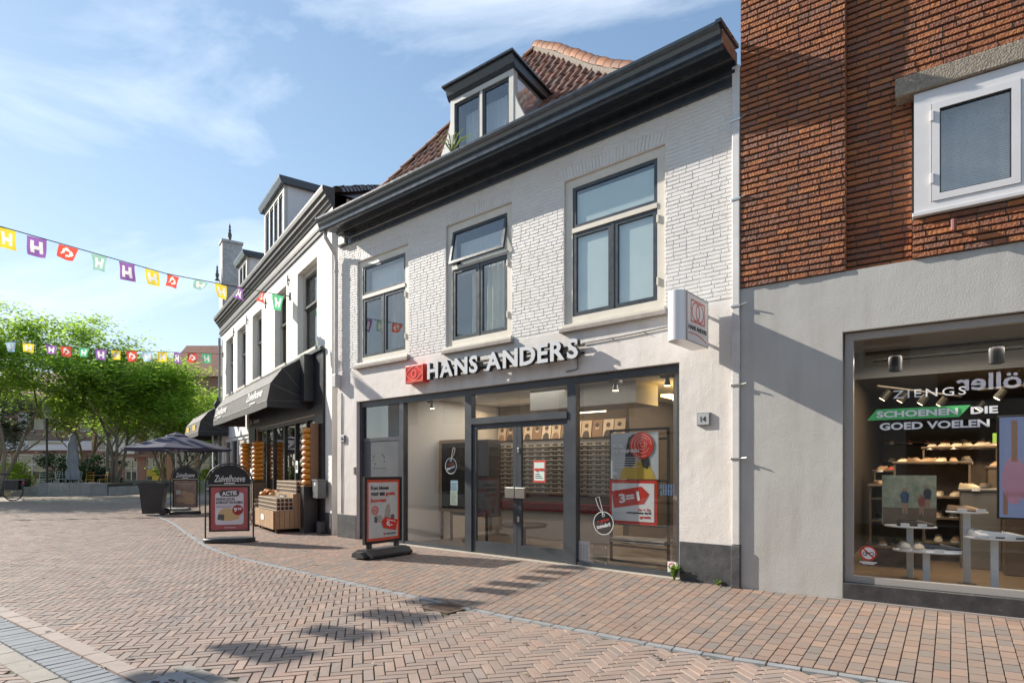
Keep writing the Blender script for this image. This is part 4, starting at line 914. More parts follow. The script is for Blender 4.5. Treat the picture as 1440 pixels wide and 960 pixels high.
for (x0,x1,y,lab) in ((1.05,3.1,8.6,'back wall shoe rack at the left end of the shop'),(3.3,5.6,7.6,'back wall shoe rack at the right of the shop')):
    t = thing('shoe_rack', lab, 'shelf', RF.at(x0,-y,.162), RF.rz)
    m = MB(); m.box(0,x1-x0,.3,.32,0,2.3); m.build('back_panel', RDARK, t)
    for r in range(5):
        m = MB(); m.box(0,x1-x0,-.02,.3,.3+r*.4,.325+r*.4); m.build('shelf', BOXM, t)
        for k in range(int((x1-x0)/.34)):
            dup(random.choice(protos), RF.at(x0+.15+k*.34,-y,.162+.325+r*.4), RF.rz-1.57+random.uniform(-.3,.3))
t = thing('sale_banner', 'red sale banner with a green patch hanging at the back of the shoe shop', 'banner', RF.at(3.55,-4.9,1.15), RF.rz)
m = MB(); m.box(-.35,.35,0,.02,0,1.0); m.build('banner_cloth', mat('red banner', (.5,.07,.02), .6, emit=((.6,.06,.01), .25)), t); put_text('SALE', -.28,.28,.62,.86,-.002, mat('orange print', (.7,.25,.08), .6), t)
put_text('SALE', -.28,.28,.36,.56,-.002, MATS['orange print'], t); m = MB(); m.box(-.2,.35,-.01,-.004,.02,.3); m.build('green_patch', GREENP, t)
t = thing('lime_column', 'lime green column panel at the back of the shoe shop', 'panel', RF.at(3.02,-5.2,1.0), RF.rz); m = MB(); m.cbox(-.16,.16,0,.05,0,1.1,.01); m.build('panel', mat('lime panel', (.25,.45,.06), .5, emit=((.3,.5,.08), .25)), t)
m = MB(); m.box(-.1,.1,-.02,0,.9,1.25); m.build('panel_card', mat('pale card', (.5,.55,.5), .5), t)
t = thing('screen', 'large bluish advertising screen with a seated figure at the right of the shoe shop window', 'screen', RF.at(2.62,-.55,.95), RF.rz)
m = MB(); m.cbox(0,1.2,0,.06,0,1.12,.01); m.build('screen_case', BLACK, t)
m = MB(); m.box(.02,1.18,-.004,-.001,.02,1.10); m.build('screen_face', mat('blue screen image', (.03,.04,.07), .3, emit=((.13,.16,.27), .42), var=((.02,.03,.05), 2, .6)), t)
m = MB(); m.prism([(.06+.10*cos(a*pi/10)+.08,.42+.26*sin(a*pi/10)) for a in range(20)], 'y', -.008,-.005); m.build('screen_figure', mat('mauve screen image', (.1,.05,.07), .3, emit=((.22,.12,.17), .42)), t)
m = MB(); m.box(.05,.09,-.008,-.005,.05,.30); m.box(.05,.4,-.008,-.005,.24,.30); m.box(.12,.17,-.0085,-.0055,.62,1.06); m.build('screen_chair', mat('brown screen image', (.08,.04,.03), .3, emit=((.16,.09,.06), .36)), t)

# ================================================================== WHITE PLASTERED HOUSE (cheese shop), left
HL = thing('white_plaster_house', 'long white plastered house with tall windows, two dormers and a black cheese shop front', 'building', LF.at(0,0), LF.rz)
LW = [(a, a+w, 4.50, 6.70) for a, w in ((.95,1.48),(3.2,1.5),(5.76,1.34),(8.75,1.30),(11.15,1.68))]
BLACKSHOP = mat('black shopfront paint', (.016,.017,.020), .4, var=((.035,.036,.04), 3, .5))
m = MB(); wall_holes(m, .0,13.92,-.02,7.14, LW + [(6.3,12.85,-.02,2.85),(.35,5.3,-.02,2.75)], 0.0, .35, .26); m.build('plaster_wall', L_STUCCO, HL)
m = MB(); m.face([(.0,.35,-.02),(.0,9,-.02),(.0,9,7.8),(.0,.35,7.8)]); m.face([(0,9,0),(13.9,9,0),(13.9,9,7.8),(0,9,7.8)]); m.face([(13.88,.36,0),(13.88,.36,7.8),(13.88,9,7.8),(13.88,9,0)]); m.build('side_wall', L_STUCCO, HL, split=False)
pr = [(0,7.10),(.045,7.10),(.05,7.18),(.075,7.20),(.08,7.26),(.05,7.28),(.05,7.44),(.08,7.46),(.10,7.52),(.14,7.54),(.15,7.60),(.21,7.63),(.22,7.70),(.27,7.73),(.285,7.82),(.285,7.86),(.0,7.86)]
LCORN = mat('weathered black cornice', (.035,.034,.034), .5, var=((.13,.12,.105), 5, .75), bump=[(30,.3,.004)])
m = MB(); m.prism([(-w, z) for w, z in pr], 'x', -.22, 14.12); m.build('cornice', LCORN, HL)
LREV = mat('grey beige window reveal', (.50,.46,.40), .6, var=((.36,.33,.28), 5, .5))
DKGREEN = mat('black green sash', (.03,.034,.033), .35, var=((.07,.07,.065), 8, .5))
for a, b, c, d in LW:
    w = thing_part('window', HL)
    m = MB(); frame_rect(m, a+.003, b-.003, c+.003, d-.003, .12, .16, .30); m.build('window_frame', LREV, w)
    m = MB(); m.cbox(a-.06, b+.06, -.06, .2, c-.09, c+.0, .008); m.build('sill', LREV, w)
    x0, x1, z0, z1 = a+.12, b-.12, c+.12, d-.12; tr = z1-(z1-z0)*.42
    m = MB(); frame_rect(m, x0, x1, tr, z1, .055, .19, .24); m.build('top_light', DKGREEN, w)
    m = MB(); frame_rect(m, x0, x1, z0, tr, .06, .21, .27); m.cbox(x0, x1, .15, .22, tr-.03, tr+.03, .006); m.build('sash', DKGREEN, w)
    m = MB(); m.box(x0+.05, x1-.05, .235, .241, z0+.05, z1-.05); m.build('pane', GLASS_UP, w)
    m = MB(); curtain_mesh(m, x0, x1, z0, z1-.1, .45, .02, .12); m.build('curtain', LACE, w, True, split=False)
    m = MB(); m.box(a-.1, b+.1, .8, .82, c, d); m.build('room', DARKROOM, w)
for u, z in ((10.35,6.75),(7.75,6.70),(5.05,6.72),(2.65,6.75)):
    m = MB(); m.tube([(u,-.03,z-.17),(u+.03,-.04,z-.12),(u-.015,-.04,z-.04),(u+.02,-.04,z+.03),(u-.02,-.04,z+.10),(u+.01,-.03,z+.17)], [.012,.022,.018,.022,.018,.01], 8); m.tube([(u,0,z),(u,-.05,z)], .02, 8); m.build('wall_anchor', BLACK, HL)
for u, z in ((10.44,6.28),(.30,6.27)):
    m = MB(); m.cbox(u-.05,u+.05,-.03,.01,z-.10,z+.10,.006); m.tube([(u,-.02,z),(u,-.16,z+.01)], .012, 6); m.build('bunting_hook', BLACK, HL)
# roof with tiles (a gentle pitch hidden behind the cornice) and its raised right end
RA, RB_ = Vector((2.5,4.4,11.2)), Vector((8.5,4.4,11.2)); E0, E1_, E2, E3 = Vector((-.1,.0,7.80)), Vector((14.0,.0,7.80)), Vector((14.0,9.0,7.80)), Vector((-.1,9.0,7.80))
m = MB(); m.face([E0,E1_,RB_,RA]); m.face([E1_,E2,RB_]); m.face([E2,E3,RA,RB_]); m.face([E3,E0,RA]); m.build('roof_deck', TILE_DK, HL)
m = MB(); Uf = Vector((0,4.4,3.4)).normalized(); pantiles(m, E0+Vector((0,0,.03)), (1,0,0), Uf, 14.1, 5.5, lambda a, b: a > 2.6*b/5.56 and a < 14.1-5.5*b/5.56); m.build('roof_tiles', TILE_DK, HL, True)
m = MB(); ridge_caps(m, [E1_+Vector((0,.1,.05)), RB_], .13, .3); ridge_caps(m, [RA, RB_], .13, .3); m.build('ridge_tiles', TILE_DK, HL, True, split=False)
def dormer(x0, x1, yf, z0, z1, dep, lights):
    dm = thing_part('dormer', HL)
    m = MB(); frame_rect(m, x0, x1, z0, z1-.2, .14, yf, yf+.1, .05)
    ws = (x1-x0-.28)/lights
    for k in range(1, lights): m.box(x0+.14+k*ws-.035, x0+.14+k*ws+.035, yf+.004, yf+.1, z0+.05, z1-.34)
    m.build('dormer_frame', GREYCREAM, dm)
    for k in range(lights):
        m = MB(); frame_rect(m, x0+.18+k*ws, x0+.10+(k+1)*ws, z0+.06, z1-.35, .045, yf+.03, yf+.07); m.build('dormer_sash', DARKSASH, dm); m = MB(); m.box(x0+.22+k*ws, x0+.06+(k+1)*ws, yf+.045, yf+.051, z0+.1, z1-.39); m.build('dormer_pane', GLASS_UP, dm)
    m = MB(); m.box(x0+.01, x0+.07, yf+.1, yf+dep+.8, z0, z1-.18); m.box(x1-.07, x1-.01, yf+.1, yf+dep+.8, z0, z1-.18); m.build('dormer_cheek', mat('white dormer cheek', (.72,.72,.73), .5, var=((.6,.6,.6), 2, .4)), dm)
    m = MB(); m.box(x0+.07, x1-.07, yf+.5, yf+.55, z0, z1-.2); m.build('dormer_back', mat('pale room', (.3,.3,.3), .9), dm)
    m = MB(); m.prism([(yf-.16,z1),(yf-.16,z1-.06),(yf-.10,z1-.2),(yf+dep,z1-.2),(yf+dep,z1)], 'x', x0-.12, x1+.12); m.build('dormer_roof', GUTTER, dm)
dormer(7.35,9.72,.02,7.86,9.86,1.10,4); dormer(3.36,4.75,.02,7.86,9.24,.7,2)
# chimney-like gable shoulder with finials at the far end
ch = thing_part('gable_shoulder', HL); OLDW = mat('flaking white stone', (.50,.50,.49), .8, var=((.25,.25,.26), 6, .7), bump=[(20,.6,.02)])
m = MB(); m.prism([(-.52,7.5),(.28,7.5),(.28,9.2),(.22,11.0),(-.30,11.0),(-.36,9.3),(-.55,8.9)], 'y', -.02,.75); m.cbox(-.58,.34,-.08,.80,9.18,9.42,.02); m.cbox(-.40,.28,-.06,.79,10.98,11.10,.02); m.build('shoulder_stone', OLDW, ch)
FIN = [(.10,.0),(.10,.05),(.05,.09),(.075,.2),(.085,.3),(.04,.42),(.06,.47),(.03,.55),(.05,.62),(.0,.78)]
m = MB(); m.lathe(FIN, 12, (.02,.3,11.1)); m.build('finial', mat('dark stone finial', (.10,.10,.11), .7), ch, True)
m = MB(); m.lathe([(r*.9,z*.85) for r,z in FIN], 12, (-.12,-.16,9.42)); m.build('finial', MATS['dark stone finial'], ch, True)
m = MB(); m.tube([(-.02,-.09,.2),(-.02,-.09,7.0)], .05, 8); m.build('drainpipe', MATS['grey lamp metal'], HL)
# black shop front
sf = thing_part('shopfront', HL)
m = MB(); m.box(5.4,13.45,-.05,-.003,2.86,4.36); m.box(12.82,13.45,-.055,-.004,-.02,2.86); m.box(5.4,6.34,-.05,-.003,-.02,2.86); m.cbox(5.4,13.46,-.12,-.04,4.30,4.40,.01); m.build('fascia', BLACKSHOP, sf)
m = MB(); m.cbox(12.45,12.80,-.30,-.05,3.16,4.30,.01); m.build('awning_box', BLACKSHOP, sf)
m = MB()
frame_rect(m, 6.34,12.82,.0,2.85,.10,.05,.16,.38)
for x in (7.5,8.35,9.6,10.75,11.8): m.box(x-.05,x+.05,.05,.16,.3,2.75)
m.build('window_frame', BLACKSHOP, sf); m = MB(); m.box(6.44,12.72,.10,.108,.38,2.75); m.build('shop_window', glass('cheese shop glass', (.8,.82,.8), .13), sf)
m = MB(); m.box(13.45,13.9,-.012,.0,-.02,.5); m.build('plinth', PLINTH, HL)
lr = thing_part('shop_room', HL); m = MB(); m.face([(5.5,.2,.02),(13.4,.2,.02),(13.4,7,.02),(5.5,7,.02)]); m.face([(5.5,7,0),(13.4,7,0),(13.4,7,3),(5.5,7,3)]); m.face([(5.5,.3,2.95),(5.5,7,2.95),(13.4,7,2.95),(13.4,.3,2.95)]); m.face([(13.4,.3,0),(13.4,.3,3),(13.4,7,3),(13.4,7,0)]); m.face([(5.5,.3,0),(5.5,7,0),(5.5,7,3),(5.5,.3,3)]); m.build('shop_wall', RDARK, lr)
for k in range(4):
    m = MB(); m.cbox(6.5,12.6,1.2,1.5,.55+k*.5,.58+k*.5,.004); m.build('shelf', BOXM, lr)
    m = MB()
    for q in range(24):
        x = 6.6+q*.25; m.lathe([(.09,0),(.11,.03),(.11,.07),(.09,.10)], 10, (x,1.34,.58+k*.5))
    m.build('cheese_row', mat('cheese row', (.4,.2,.04), .5, island=[(.45,.25,.05),(.35,.10,.05),(.42,.34,.2),(.15,.18,.05)]), lr)
area(lr, (9.5,1.0,2.9), 30, 5, .5)
# ground floor of the next shop (white and beige panels)
nx = thing_part('shopfront', HL); m = MB(); frame_rect(m, .36,5.29,.0,2.74,.12,.06,.18); 
for x in (1.6,2.9,4.1): m.box(x-.07,x+.07,.06,.18,.1,2.65)
m.build('window_frame', mat('white shop frame', (.68,.68,.70), .5), nx)
m = MB(); m.box(3.0,4.0,.09,.12,.1,2.6); m.box(4.2,5.2,.09,.12,.1,2.6); m.build('beige_panel', mat('beige panel', (.44,.38,.30), .6), nx, split=True)
m = MB(); m.box(.48,2.9,.12,.128,.1,2.64); m.build('shop_window', GLASS_DK, nx); m = MB(); m.box(.3,5.4,.9,.92,0,2.9); m.build('room', DARKROOM, nx)
m = MB(); m.box(3.50,3.66,.02,.055,1.3,2.4); m.build('house_sign', mat('pale blue sign', (.55,.6,.75), .5), nx); m = MB(); disc(m,3.58,2.0,.06,.012,.019,12); m.box(3.54,3.62,.012,.019,1.4,1.8); m.build('sign_mark', mat('navy print', (.04,.05,.18), .5), nx, split=False)
# awnings
AWN = mat('black awning cloth', (.020,.020,.021), .75, var=((.07,.066,.06), 2.2, .55), bump=[(160,.25,.002),(4,.3,.03)])
def hood(label, u0, u1, prof, hinge, pan):
    t = thing('awning', label, 'awning', LF.at(u0,0,0), LF.rz); W_ = u1-u0
    m = MB(); n = max(2,int(W_/1.0)); b = len(m.v); pr = list(prof)
    for i in range(n+1):
        for (w, z) in pr: m.v.append((W_*i/n, -w, z - .02*(abs(sin(pi*i/n*2)) if w > .2 else 0)))
    k = len(pr)
    for i in range(n):
        for j in range(k-1): m.f.append((b+i*k+j, b+(i+1)*k+j, b+(i+1)*k+j+1, b+i*k+j+1))
    m.build('awning_cloth', AWN, t)
    for x in (0, W_):
        m = MB()
        for a, c in zip(pr[:-2], pr[1:-1]): m.face([(x,-hinge[0],hinge[1]),(x,-a[0],a[1]),(x,-c[0],c[1])])
        m.face([(x,-hinge[0],hinge[1]),(x,-pr[-2][0],pr[-2][1]),(x,-pr[-1][0],pr[-1][1]),(x,-hinge[0],pr[-1][1])]); m.build('awning_side', AWN, t)
    m = MB()
    for x in (0, W_):
        for p in pr[1:-1]: m.tube([(x,-hinge[0],hinge[1]),(x,-p[0],p[1])], .008, 5)
    for p in pr[1:-1]: m.tube([(0,-p[0],p[1]),(W_,-p[0],p[1])], .010, 5)
    m.build('awning_hoop', mat('grey seam', (.12,.12,.12), .6), t, split=True); return t
PRF = [(.03,4.36),(.35,4.19),(.70,3.97),(.98,3.58),(1.06,3.16),(1.06,3.0)]
WSCRIPT = mat('white script print', (.68,.68,.66), .6)
aw = hood('long black hood awning with white script lettering over the cheese shop', 4.8, 12.4, PRF, (.03,3.19), 0)
def awn_text(s, x0, x1, v0, v1, par):
    o = put_text(s, x0, x1, 0, 1, 0, WSCRIPT, par, bold=.012, shear=.25, ext=.002); A, B = Vector((0,-1.064,3.18)), Vector((0,-.985,3.57))
    U_ = (B-A).normalized(); N_ = Vector((1,0,0)).cross(U_)
    for v in o.data.vertices: p = A.lerp(B, v0+(v1-v0)*v.co.z); v.co = (v.co.x, p.y - .006 + v.co.y*.3, p.z)
    return o
awn_text('Zuivelhoeve', 5.15,6.95,.36,.95,aw); awn_text('since 1981', 5.7,6.4,.08,.24,aw) if False else None
awn_text('Zuivelhoeve', .2,2.2,.30,.95,aw) ; m = MB(); m.box(.8,1.5,-1.073,-1.069,3.20,3.235); m.box(5.75,6.4,-1.073,-1.069,3.20,3.235); m.build('small_print', WSCRIPT, aw, split=True)
put_text('Zu   hoeve', 5.6,7.1,3.02,3.18,-.07, WSCRIPT, sf, bold=.0, shear=.2)
aw2 = hood('black hood awning with yellow lettering on the far neighbouring shop', -2.5, 1.6, [(.03,4.1),(.4,3.98),(.75,3.75),(1.02,3.4),(1.1,2.98),(1.1,2.82)], (.03,3.0), 0)
m = MB(); m.box(.55,1.3,-1.085,-1.075,3.08,3.3); m.box(2.4,3.2,-1.085,-1.075,3.08,3.3); m.build('yellow_lettering', mat('yellow print', (.55,.38,.05), .6), aw2, split=True)
bx = thing('shop_annex', 'low dark shop behind the far hood awning beyond the white plaster house', 'building', LF.at(-2.6,-.02), LF.rz)
m = MB(); m.box(0,2.58,.02,6,0,4.1); m.build('annex_wall', BLACKSHOP, bx); m = MB(); frame_rect(m,.3,2.4,.1,2.6,.1,-.03,.018); m.build('annex_frame', MATS['white shop frame'], bx); m = MB(); m.box(.4,2.3,.0,.012,.2,2.5); m.build('annex_pane', GLASS_DK, bx)
# wall lantern
t = thing('wall_lantern', 'black lantern with pointed roof on the far end of the white plaster house', 'lantern', LF.at(1.85,.45,3.75), LF.rz)
m = MB(); m.lathe([(.10,0),(.15,.28),(.17,.29),(.05,.45),(.03,.47),(.04,.52),(.0,.60)], 6); m.build('lantern_head', BLACK, t); m = MB(); m.tube([(0,.0,.0),(0,.1,-.12),(0,.45,-.05)], .018, 6); m.build('bracket', BLACK, t)
# mailbox
t = thing('mailbox', 'dark grey wall mailbox on the corner beside the wooden crate cart', 'mailbox', LF.at(13.45,.0,.84), LF.rz)
m = MB(); m.cbox(-.12,.27,-.26,-.06,.0,.40,.008); m.build('mailbox_body', mat('dark grey sheet metal', (.085,.09,.095), .45), t); m = MB(); m.cbox(-.13,.28,-.275,-.05,.40,.43,.006); m.build('mailbox_lid', MATS['dark grey sheet metal'], t); m = MB(); m.box(.02,.09,-.264,-.259,.29,.36); m.build('name_tag', WHITE, t)
m = MB(); m.cbox(-.02,.14,-.2,-.02,-.84,-.55,.01); m.build('wall_box', PLINTH, t)

# ================================================================== ROW ACROSS THE STREET (behind the camera, seen in the glass)
OF = Frame(6.85, -10.5, -.76379, .64546)
HO = thing('beige_shop_row', 'pale beige shop row across the street, seen only as a reflection in the glass', 'building', OF.at(0,0), OF.rz)
OW = [(a, a+1.3, 4.25, 5.6) for a in (2.5,5.5,7.6,12.2,15.5,18.5,21.5)]; OS = [(1.6,4.6,.3,2.8),(5.6,8.6,.3,2.8),(9.4,12.4,.05,2.8),(14.0,17.5,.3,2.8),(18.6,22.4,.3,2.8)]
m = MB(); wall_holes(m, 0,24,-.02,6.2, OW+OS, 0, .3, .15); m.build('wall', mat('pale beige render', (.62,.57,.49), .8, var=((.5,.46,.40), .7, .4)), HO)
m = MB()
for a,b,c,d in OW: frame_rect(m, a, b, c, d, .1, .05, .12); m.box(a+.1,b-.1,.06,.11,(c+d)/2-.04,(c+d)/2+.04)
m.build('window_frame', RW, HO, split=True)
m = MB()
for a,b,c,d in OS: frame_rect(m, a, b, c, d, .08, .05, .12)
m.build('shop_frame', SHOPFRAME, HO, split=True)
m = MB()
for a,b,c,d in OW+OS: m.box(a,b,.10,.106,c,d)
m.build('pane', GLASS_UP, HO, split=True)
m = MB(); m.box(0,24,.6,.65,0,6.1); m.box(0,24,-.15,.3,6.2,6.4); m.build('dark_interior', DARKROOM, HO, split=True)
put_text('möller', 9.45,11.3,3.55,3.98,-.01, mat('glowing white letters', (.8,.8,.85), .5, emit=((.80,.80,.95), 2.6)), HO, bold=.02); m = MB(); m.box(9.2,11.7,-.006,-.002,3.3,4.15); m.build('sign_board', mat('dark sign board', (.05,.04,.03), .6), HO)  # glow added to the unlit letters so that their reflection shows

QF = Frame(-16.6, 13.0, .5774, -.8165); QF.u = Vector((.5774,-.8165,0)); QF.n = Vector((.8165,.5774,0)); QF.rz = atan2(.8165,-.5774)
HQ = thing('corner_shop_row', 'low beige corner shops out of frame on the left, seen only as a reflection', 'building', (-9.2,2.6,0), QF.rz)
QW = [(a,a+1.2,3.3,4.6) for a in (1.0,3.6,6.2,8.8,11.0)]; QS = [(a,a+1.8,.4,2.5) for a in (.8,3.4,6.0,8.6)]
m = MB(); wall_holes(m, 0,12.6,-.02,5.2, QW+QS, 0,.3,.15); m.box(0,12.6,4.9,5.0,0,5.2); m.box(0,.1,.3,5,0,5.2); m.box(12.5,12.6,.3,5,0,5.2); m.build('wall', mat('warm beige render', (.76,.71,.62), .8, var=((.56,.51,.44), .7, .4)), HQ, split=False)
m = MB()
for a,b,c,d in QW+QS: frame_rect(m, a, b, c, d, .09, .05, .12)
m.build('window_frame', RW, HQ, split=True)
m = MB()
for a,b,c,d in QW+QS: m.box(a,b,.10,.106,c,d)
m.build('pane', GLASS_UP, HQ, split=True); m = MB(); m.box(.1,12.5,.8,.85,0,5.1); m.build('dark_interior', DARKROOM, HQ)

# ================================================================== OPTICIAN'S SIGNS
sg = thing('shop_sign', 'raised grey shop lettering with a red eye logo box over the optician shop front', 'shop sign', MF.at(2.5,0,3.1), MF.rz)
RAIL = mat('dark letter side', (.03,.03,.032), .5)
def letters(s, x0, x1, z0, z1, par):
    me = text_mesh(s, .012, .5, 0, 'LEFT', 1.0)
    xs = [v.co.x for v in me.vertices]; ys = [v.co.y for v in me.vertices]; a0, a1, b0, b1 = min(xs), max(xs), min(ys), max(ys)
    X = x0; curs = []
    # one mesh per letter, advanced by its own width
    adv = []
    for ch in s:
        if ch == ' ': adv.append(.30); continue
        mm = text_mesh(ch, .012, .5); q = [v.co.x for v in mm.vertices]; adv.append(max(q)-min(q)+.09)
    k = (x1-x0)/(sum(adv)-.09)
    for ch, a in zip(s, adv):
        if ch != ' ':
            w = (a-.09)*k
            o = put_text(ch, X, X+w, z0, z1, -.105, RAIL, par, 'letter', .035, .040); o2 = put_text(ch, X, X+w, z0, z1, -.187, GREYLET, o, 'letter_face', .030, .003)
        X += a*k
letters('HANS ANDERS', .68,4.04, .075,.375, sg)
m = MB(); m.cbox(.66,4.06,-.06,-.03,.15,.19,.004); m.cbox(.66,4.06,-.06,-.03,.27,.31,.004)
for x in (.9,1.8,2.7,3.6): m.box(x,x+.03,-.03,-.002,.12,.33)
m.build('mounting_rail', RAIL, sg, split=True)
lg = thing_part('logo', sg); m = MB(); m.cbox(0,.53,-.15,-.002,.06,.40,.006); m.build('logo_box', RED_GL, lg)
PINK = mat('pale red line', (.75,.16,.11), .35); m = MB(); frame_rect(m,.015,.515,.075,.385,.022,-.158,-.150)
for sgn in (-1,1):
    P = [(.265+.235*(k/10), .23+sgn*.13*cos(k/10*pi/2)) for k in range(-10,11)]
    for a, b in zip(P[:-1], P[1:]): m.prism([a,b,(b[0],b[1]+.02),(a[0],a[1]+.02)], 'y', -.158,-.150)
ring(m,.265,.23,.075,.022,-.158,-.150,20); m.build('logo_lines', PINK, lg)
bl = thing('blade_sign', 'white rounded light box sign with a red eye emblem sticking out beside the drainpipe', 'projecting sign', MF.at(8.39,0,3.07), MF.rz)
P = [(-.11,-.10),(-.11,-.78)] + [(-.11*cos(pi*k/10), -.78-.11*sin(pi*k/10)) for k in range(1,10)] + [(.11,-.78),(.11,-.10)]
m = MB(); m.prism(P, 'z', 0, .60); smooth_by_angle(m.build('light_box', mat('white sign plastic', (.78,.78,.79), .22), bl), 30)
m = MB(); m.box(.111,.115,-.78,-.74,.0,.6); m.box(.111,.115,-.11,-.10,.0,.6); m.box(.111,.115,-.74,-.11,.585,.6); m.box(.111,.115,-.74,-.11,.0,.012); m.build('edge_trim', mat('grey edge trim', (.30,.30,.31), .4), bl)
ef = thing_part('sign_face', bl); m = MB(); m.box(.1115,.113,-.735,-.112,.014,.583); m.build('face_panel', mat('pinkish white panel', (.70,.66,.65), .3), ef)
def side(mb):   # turn a drawing made on the front (x, y, z) onto the right hand face of the box
    mb.v = [(.1135 - v[1], v[0], v[2]) for v in mb.v]; return mb
m = MB(); frame_rect(m,-.64,-.22,.255,.53,.014,-.002,.0)
for c in (-.49,-.37): ring(m,c,.392,.12,.014,-.002,0,26)
side(m).build('emblem', RED, ef, split=False)
o = put_text('HANS ANDERS', -.71,-.16,.155,.21,0, INK, ef, bold=.0)
for v in o.data.vertices: v.co = (.1135 - v.co.y, v.co.x, v.co.z)
m = MB(); P = [(-.71+.55*k/14, .10+.03*sin(pi*k/14)-.05*(k/14)) for k in range(15)]
for a, b in zip(P[:-1], P[1:]): m.prism([a,b,(b[0],b[1]+.010),(a[0],a[1]+.010)], 'y', -.002,0)
side(m).build('smile_line', RED, ef)
m = MB(); m.tube([(0,-.12,.12),(0,.0,.12)], .02, 8); m.tube([(0,-.12,.48),(0,.0,.48)], .02, 8); m.build('bracket', STEEL, bl, split=True)
# ---- things hung in the shop windows
POST = (.66,.68,.68)
fr_ = thing('poster_rack', 'black metal display rack behind the right shop window', 'rack', MF.at(6.72,-.42,.02), MF.rz)
m = MB(); frame_rect(m, 0,.99,.06,2.10,.035,0,.035)
for z in (.30,.63,1.30,1.92): m.box(.036,.954,.004,.03,z,z+.025)
m.build('rack_frame', BLACK, fr_, split=False); m = MB()
for z in (.28,.32): m.box(.036,.954,-.1,.3,z+.1,z+.115)
m.build('glass_shelf', mat('pale shelf', (.3,.3,.29), .3), fr_, split=True)
p1 = thing('eyewear_poster', 'pale poster of a person in yellow with red swirl hat, on the rack', 'poster', MF.at(6.76,-.40,1.36), MF.rz)
m = MB(); m.box(0,.80,-.012,.0,0,.70); m.build('poster_sheet', mat('pale poster', (.50,.53,.54), .5), p1)
m = MB(); m.prism([(.16,.0),(.19,.13),(.28,.22),(.40,.27),(.54,.28),(.66,.20),(.73,.08),(.75,.0)], 'y', -.016,-.012); m.build('yellow_jumper', mat('yellow print', (.62,.42,.03), .5), p1)
m = MB(); m.prism([(.24,.18),(.27,.45),(.31,.62),(.40,.68),(.46,.60),(.44,.36),(.42,.22),(.36,.17)], 'y', -.020,-.016); m.prism([(.52,.30),(.55,.18),(.62,.15),(.66,.22),(.64,.36),(.58,.42)], 'y', -.020,-.016); m.build('dark_hair', INK, p1, split=False)
m = MB(); disc(m,.53,.50,.20,-.024,-.020,32); m.build('red_hat', RED, p1); m = MB()
for q, r in enumerate((.17,.125,.08,.045)): ring(m,.53+.008*q,.50+.006*q,r,.012,-.028,-.024,26,a0=.7*q,a1=.7*q+5.2)
m.build('swirl', mat('pink print', (.75,.35,.30), .5), p1, split=False)
put_text('VOEL',.05,.24,.47,.53,-.029, WHITE, p1, bold=.03); put_text('DE VRIJHEID',.04,.50,.385,.445,-.030, WHITE, p1, bold=.03)
m = MB()
for k in range(5): m.box(.05,.50-.05*(k%2),-.031,-.029,.18+k*.035,.188+k*.035)
m.box(.05,.12,-.031,-.029,.06,.10); m.build('small_print', WHITE, p1, split=False)
p2 = thing('sale_poster', 'red bordered 3=1 offer poster, lower one on the rack in the right shop window', 'poster', MF.at(6.75,-.38,.68), MF.rz)
m = MB(); m.box(0,.80,-.014,0,0,.66); m.build('red_border', RED, p2); m = MB(); m.box(.045,.755,-.018,-.014,.045,.615); m.build('poster_sheet', WHITE, p2)
m = MB(); R_ = radians(9); P = [(-.31,-.13),(.20,-.13),(.31,.0),(.20,.13),(-.31,.13)]; m.prism([(.37+a*cos(R_)-b*sin(R_), .41+a*sin(R_)+b*cos(R_)) for a,b in P], 'y', -.022,-.018); m.build('price_tag', RED, p2)
put_text('3=1',.17,.52,.335,.475,-.022, WHITE, p2, bold=.04, rot=R_); put_text('2e + 3e',.49,.70,.205,.245,-.018, RED, p2, bold=.03); put_text('complete bril',.30,.70,.150,.195,-.018, INK, p2, bold=.03); put_text('gratis',.52,.70,.085,.135,-.018, RED, p2, bold=.03)
def tag_sticker(lab, u, z, r, y, hang):
    t = thing('hang_tag_sticker', lab, 'sticker', MF.at(u,-y,z), MF.rz); m = MB(); disc(m,0,0,r,0,.004,32); m.build('black_disc', mat('black sticker', (.012,.012,.013), .4), t)
    m = MB(); ring(m,0,0,r+.008,.012,-.003,0,32); m.build('white_ring', WHITE, t)
    m = MB(); ring(m,hang*.3*r*0,r*.72,.026,.008,-.004,-.001,14); m.tube([(0,-.003,r*.75),(hang*r*.55,-.003,r*1.5),(hang*r*.8,-.003,r*2.2),(hang*r*.45,-.003,r*2.35),(hang*r*.25,-.003,r*1.7),(0,-.003,r*.78)], .006, 5); m.build('string', WHITE, t, split=False)
    put_text('+ gratis',-r*.62,r*.62,r*.05,r*.36,-.001, RED, t, bold=.03, rot=radians(14)); put_text('zonnebril',-r*.72,r*.72,-r*.40,-r*.04,-.001, WHITE, t, bold=.03, rot=radians(14)); return t
tag_sticker('round black hang tag sticker on the left shop window beside the door post', 3.47,1.57,.145,.14,1.0)
tag_sticker('round black hang tag sticker low on the right shop window beside the 3=1 poster', 6.78,.69,.17,.14,-1.0)
t = thing('open_notice', 'small red bordered open notice on the right glass door', 'notice', MF.at(5.44,-.125,1.29), MF.rz)
m = MB(); m.box(0,.26,-.004,0,0,.36); m.build('notice_border', RED, t); m = MB(); m.box(.025,.235,-.006,-.004,.03,.33); m.build('notice_sheet', mat('mint sheet', (.60,.72,.66), .5), t); put_text('open',.03,.225,.17,.235,-.007, RED, t, bold=.04)
m = MB()
for k in range(3): m.box(.05,.2-.03*k,-.008,-.006,.07+k*.03,.08+k*.03)
m.build('small_print', INK, t, split=False)
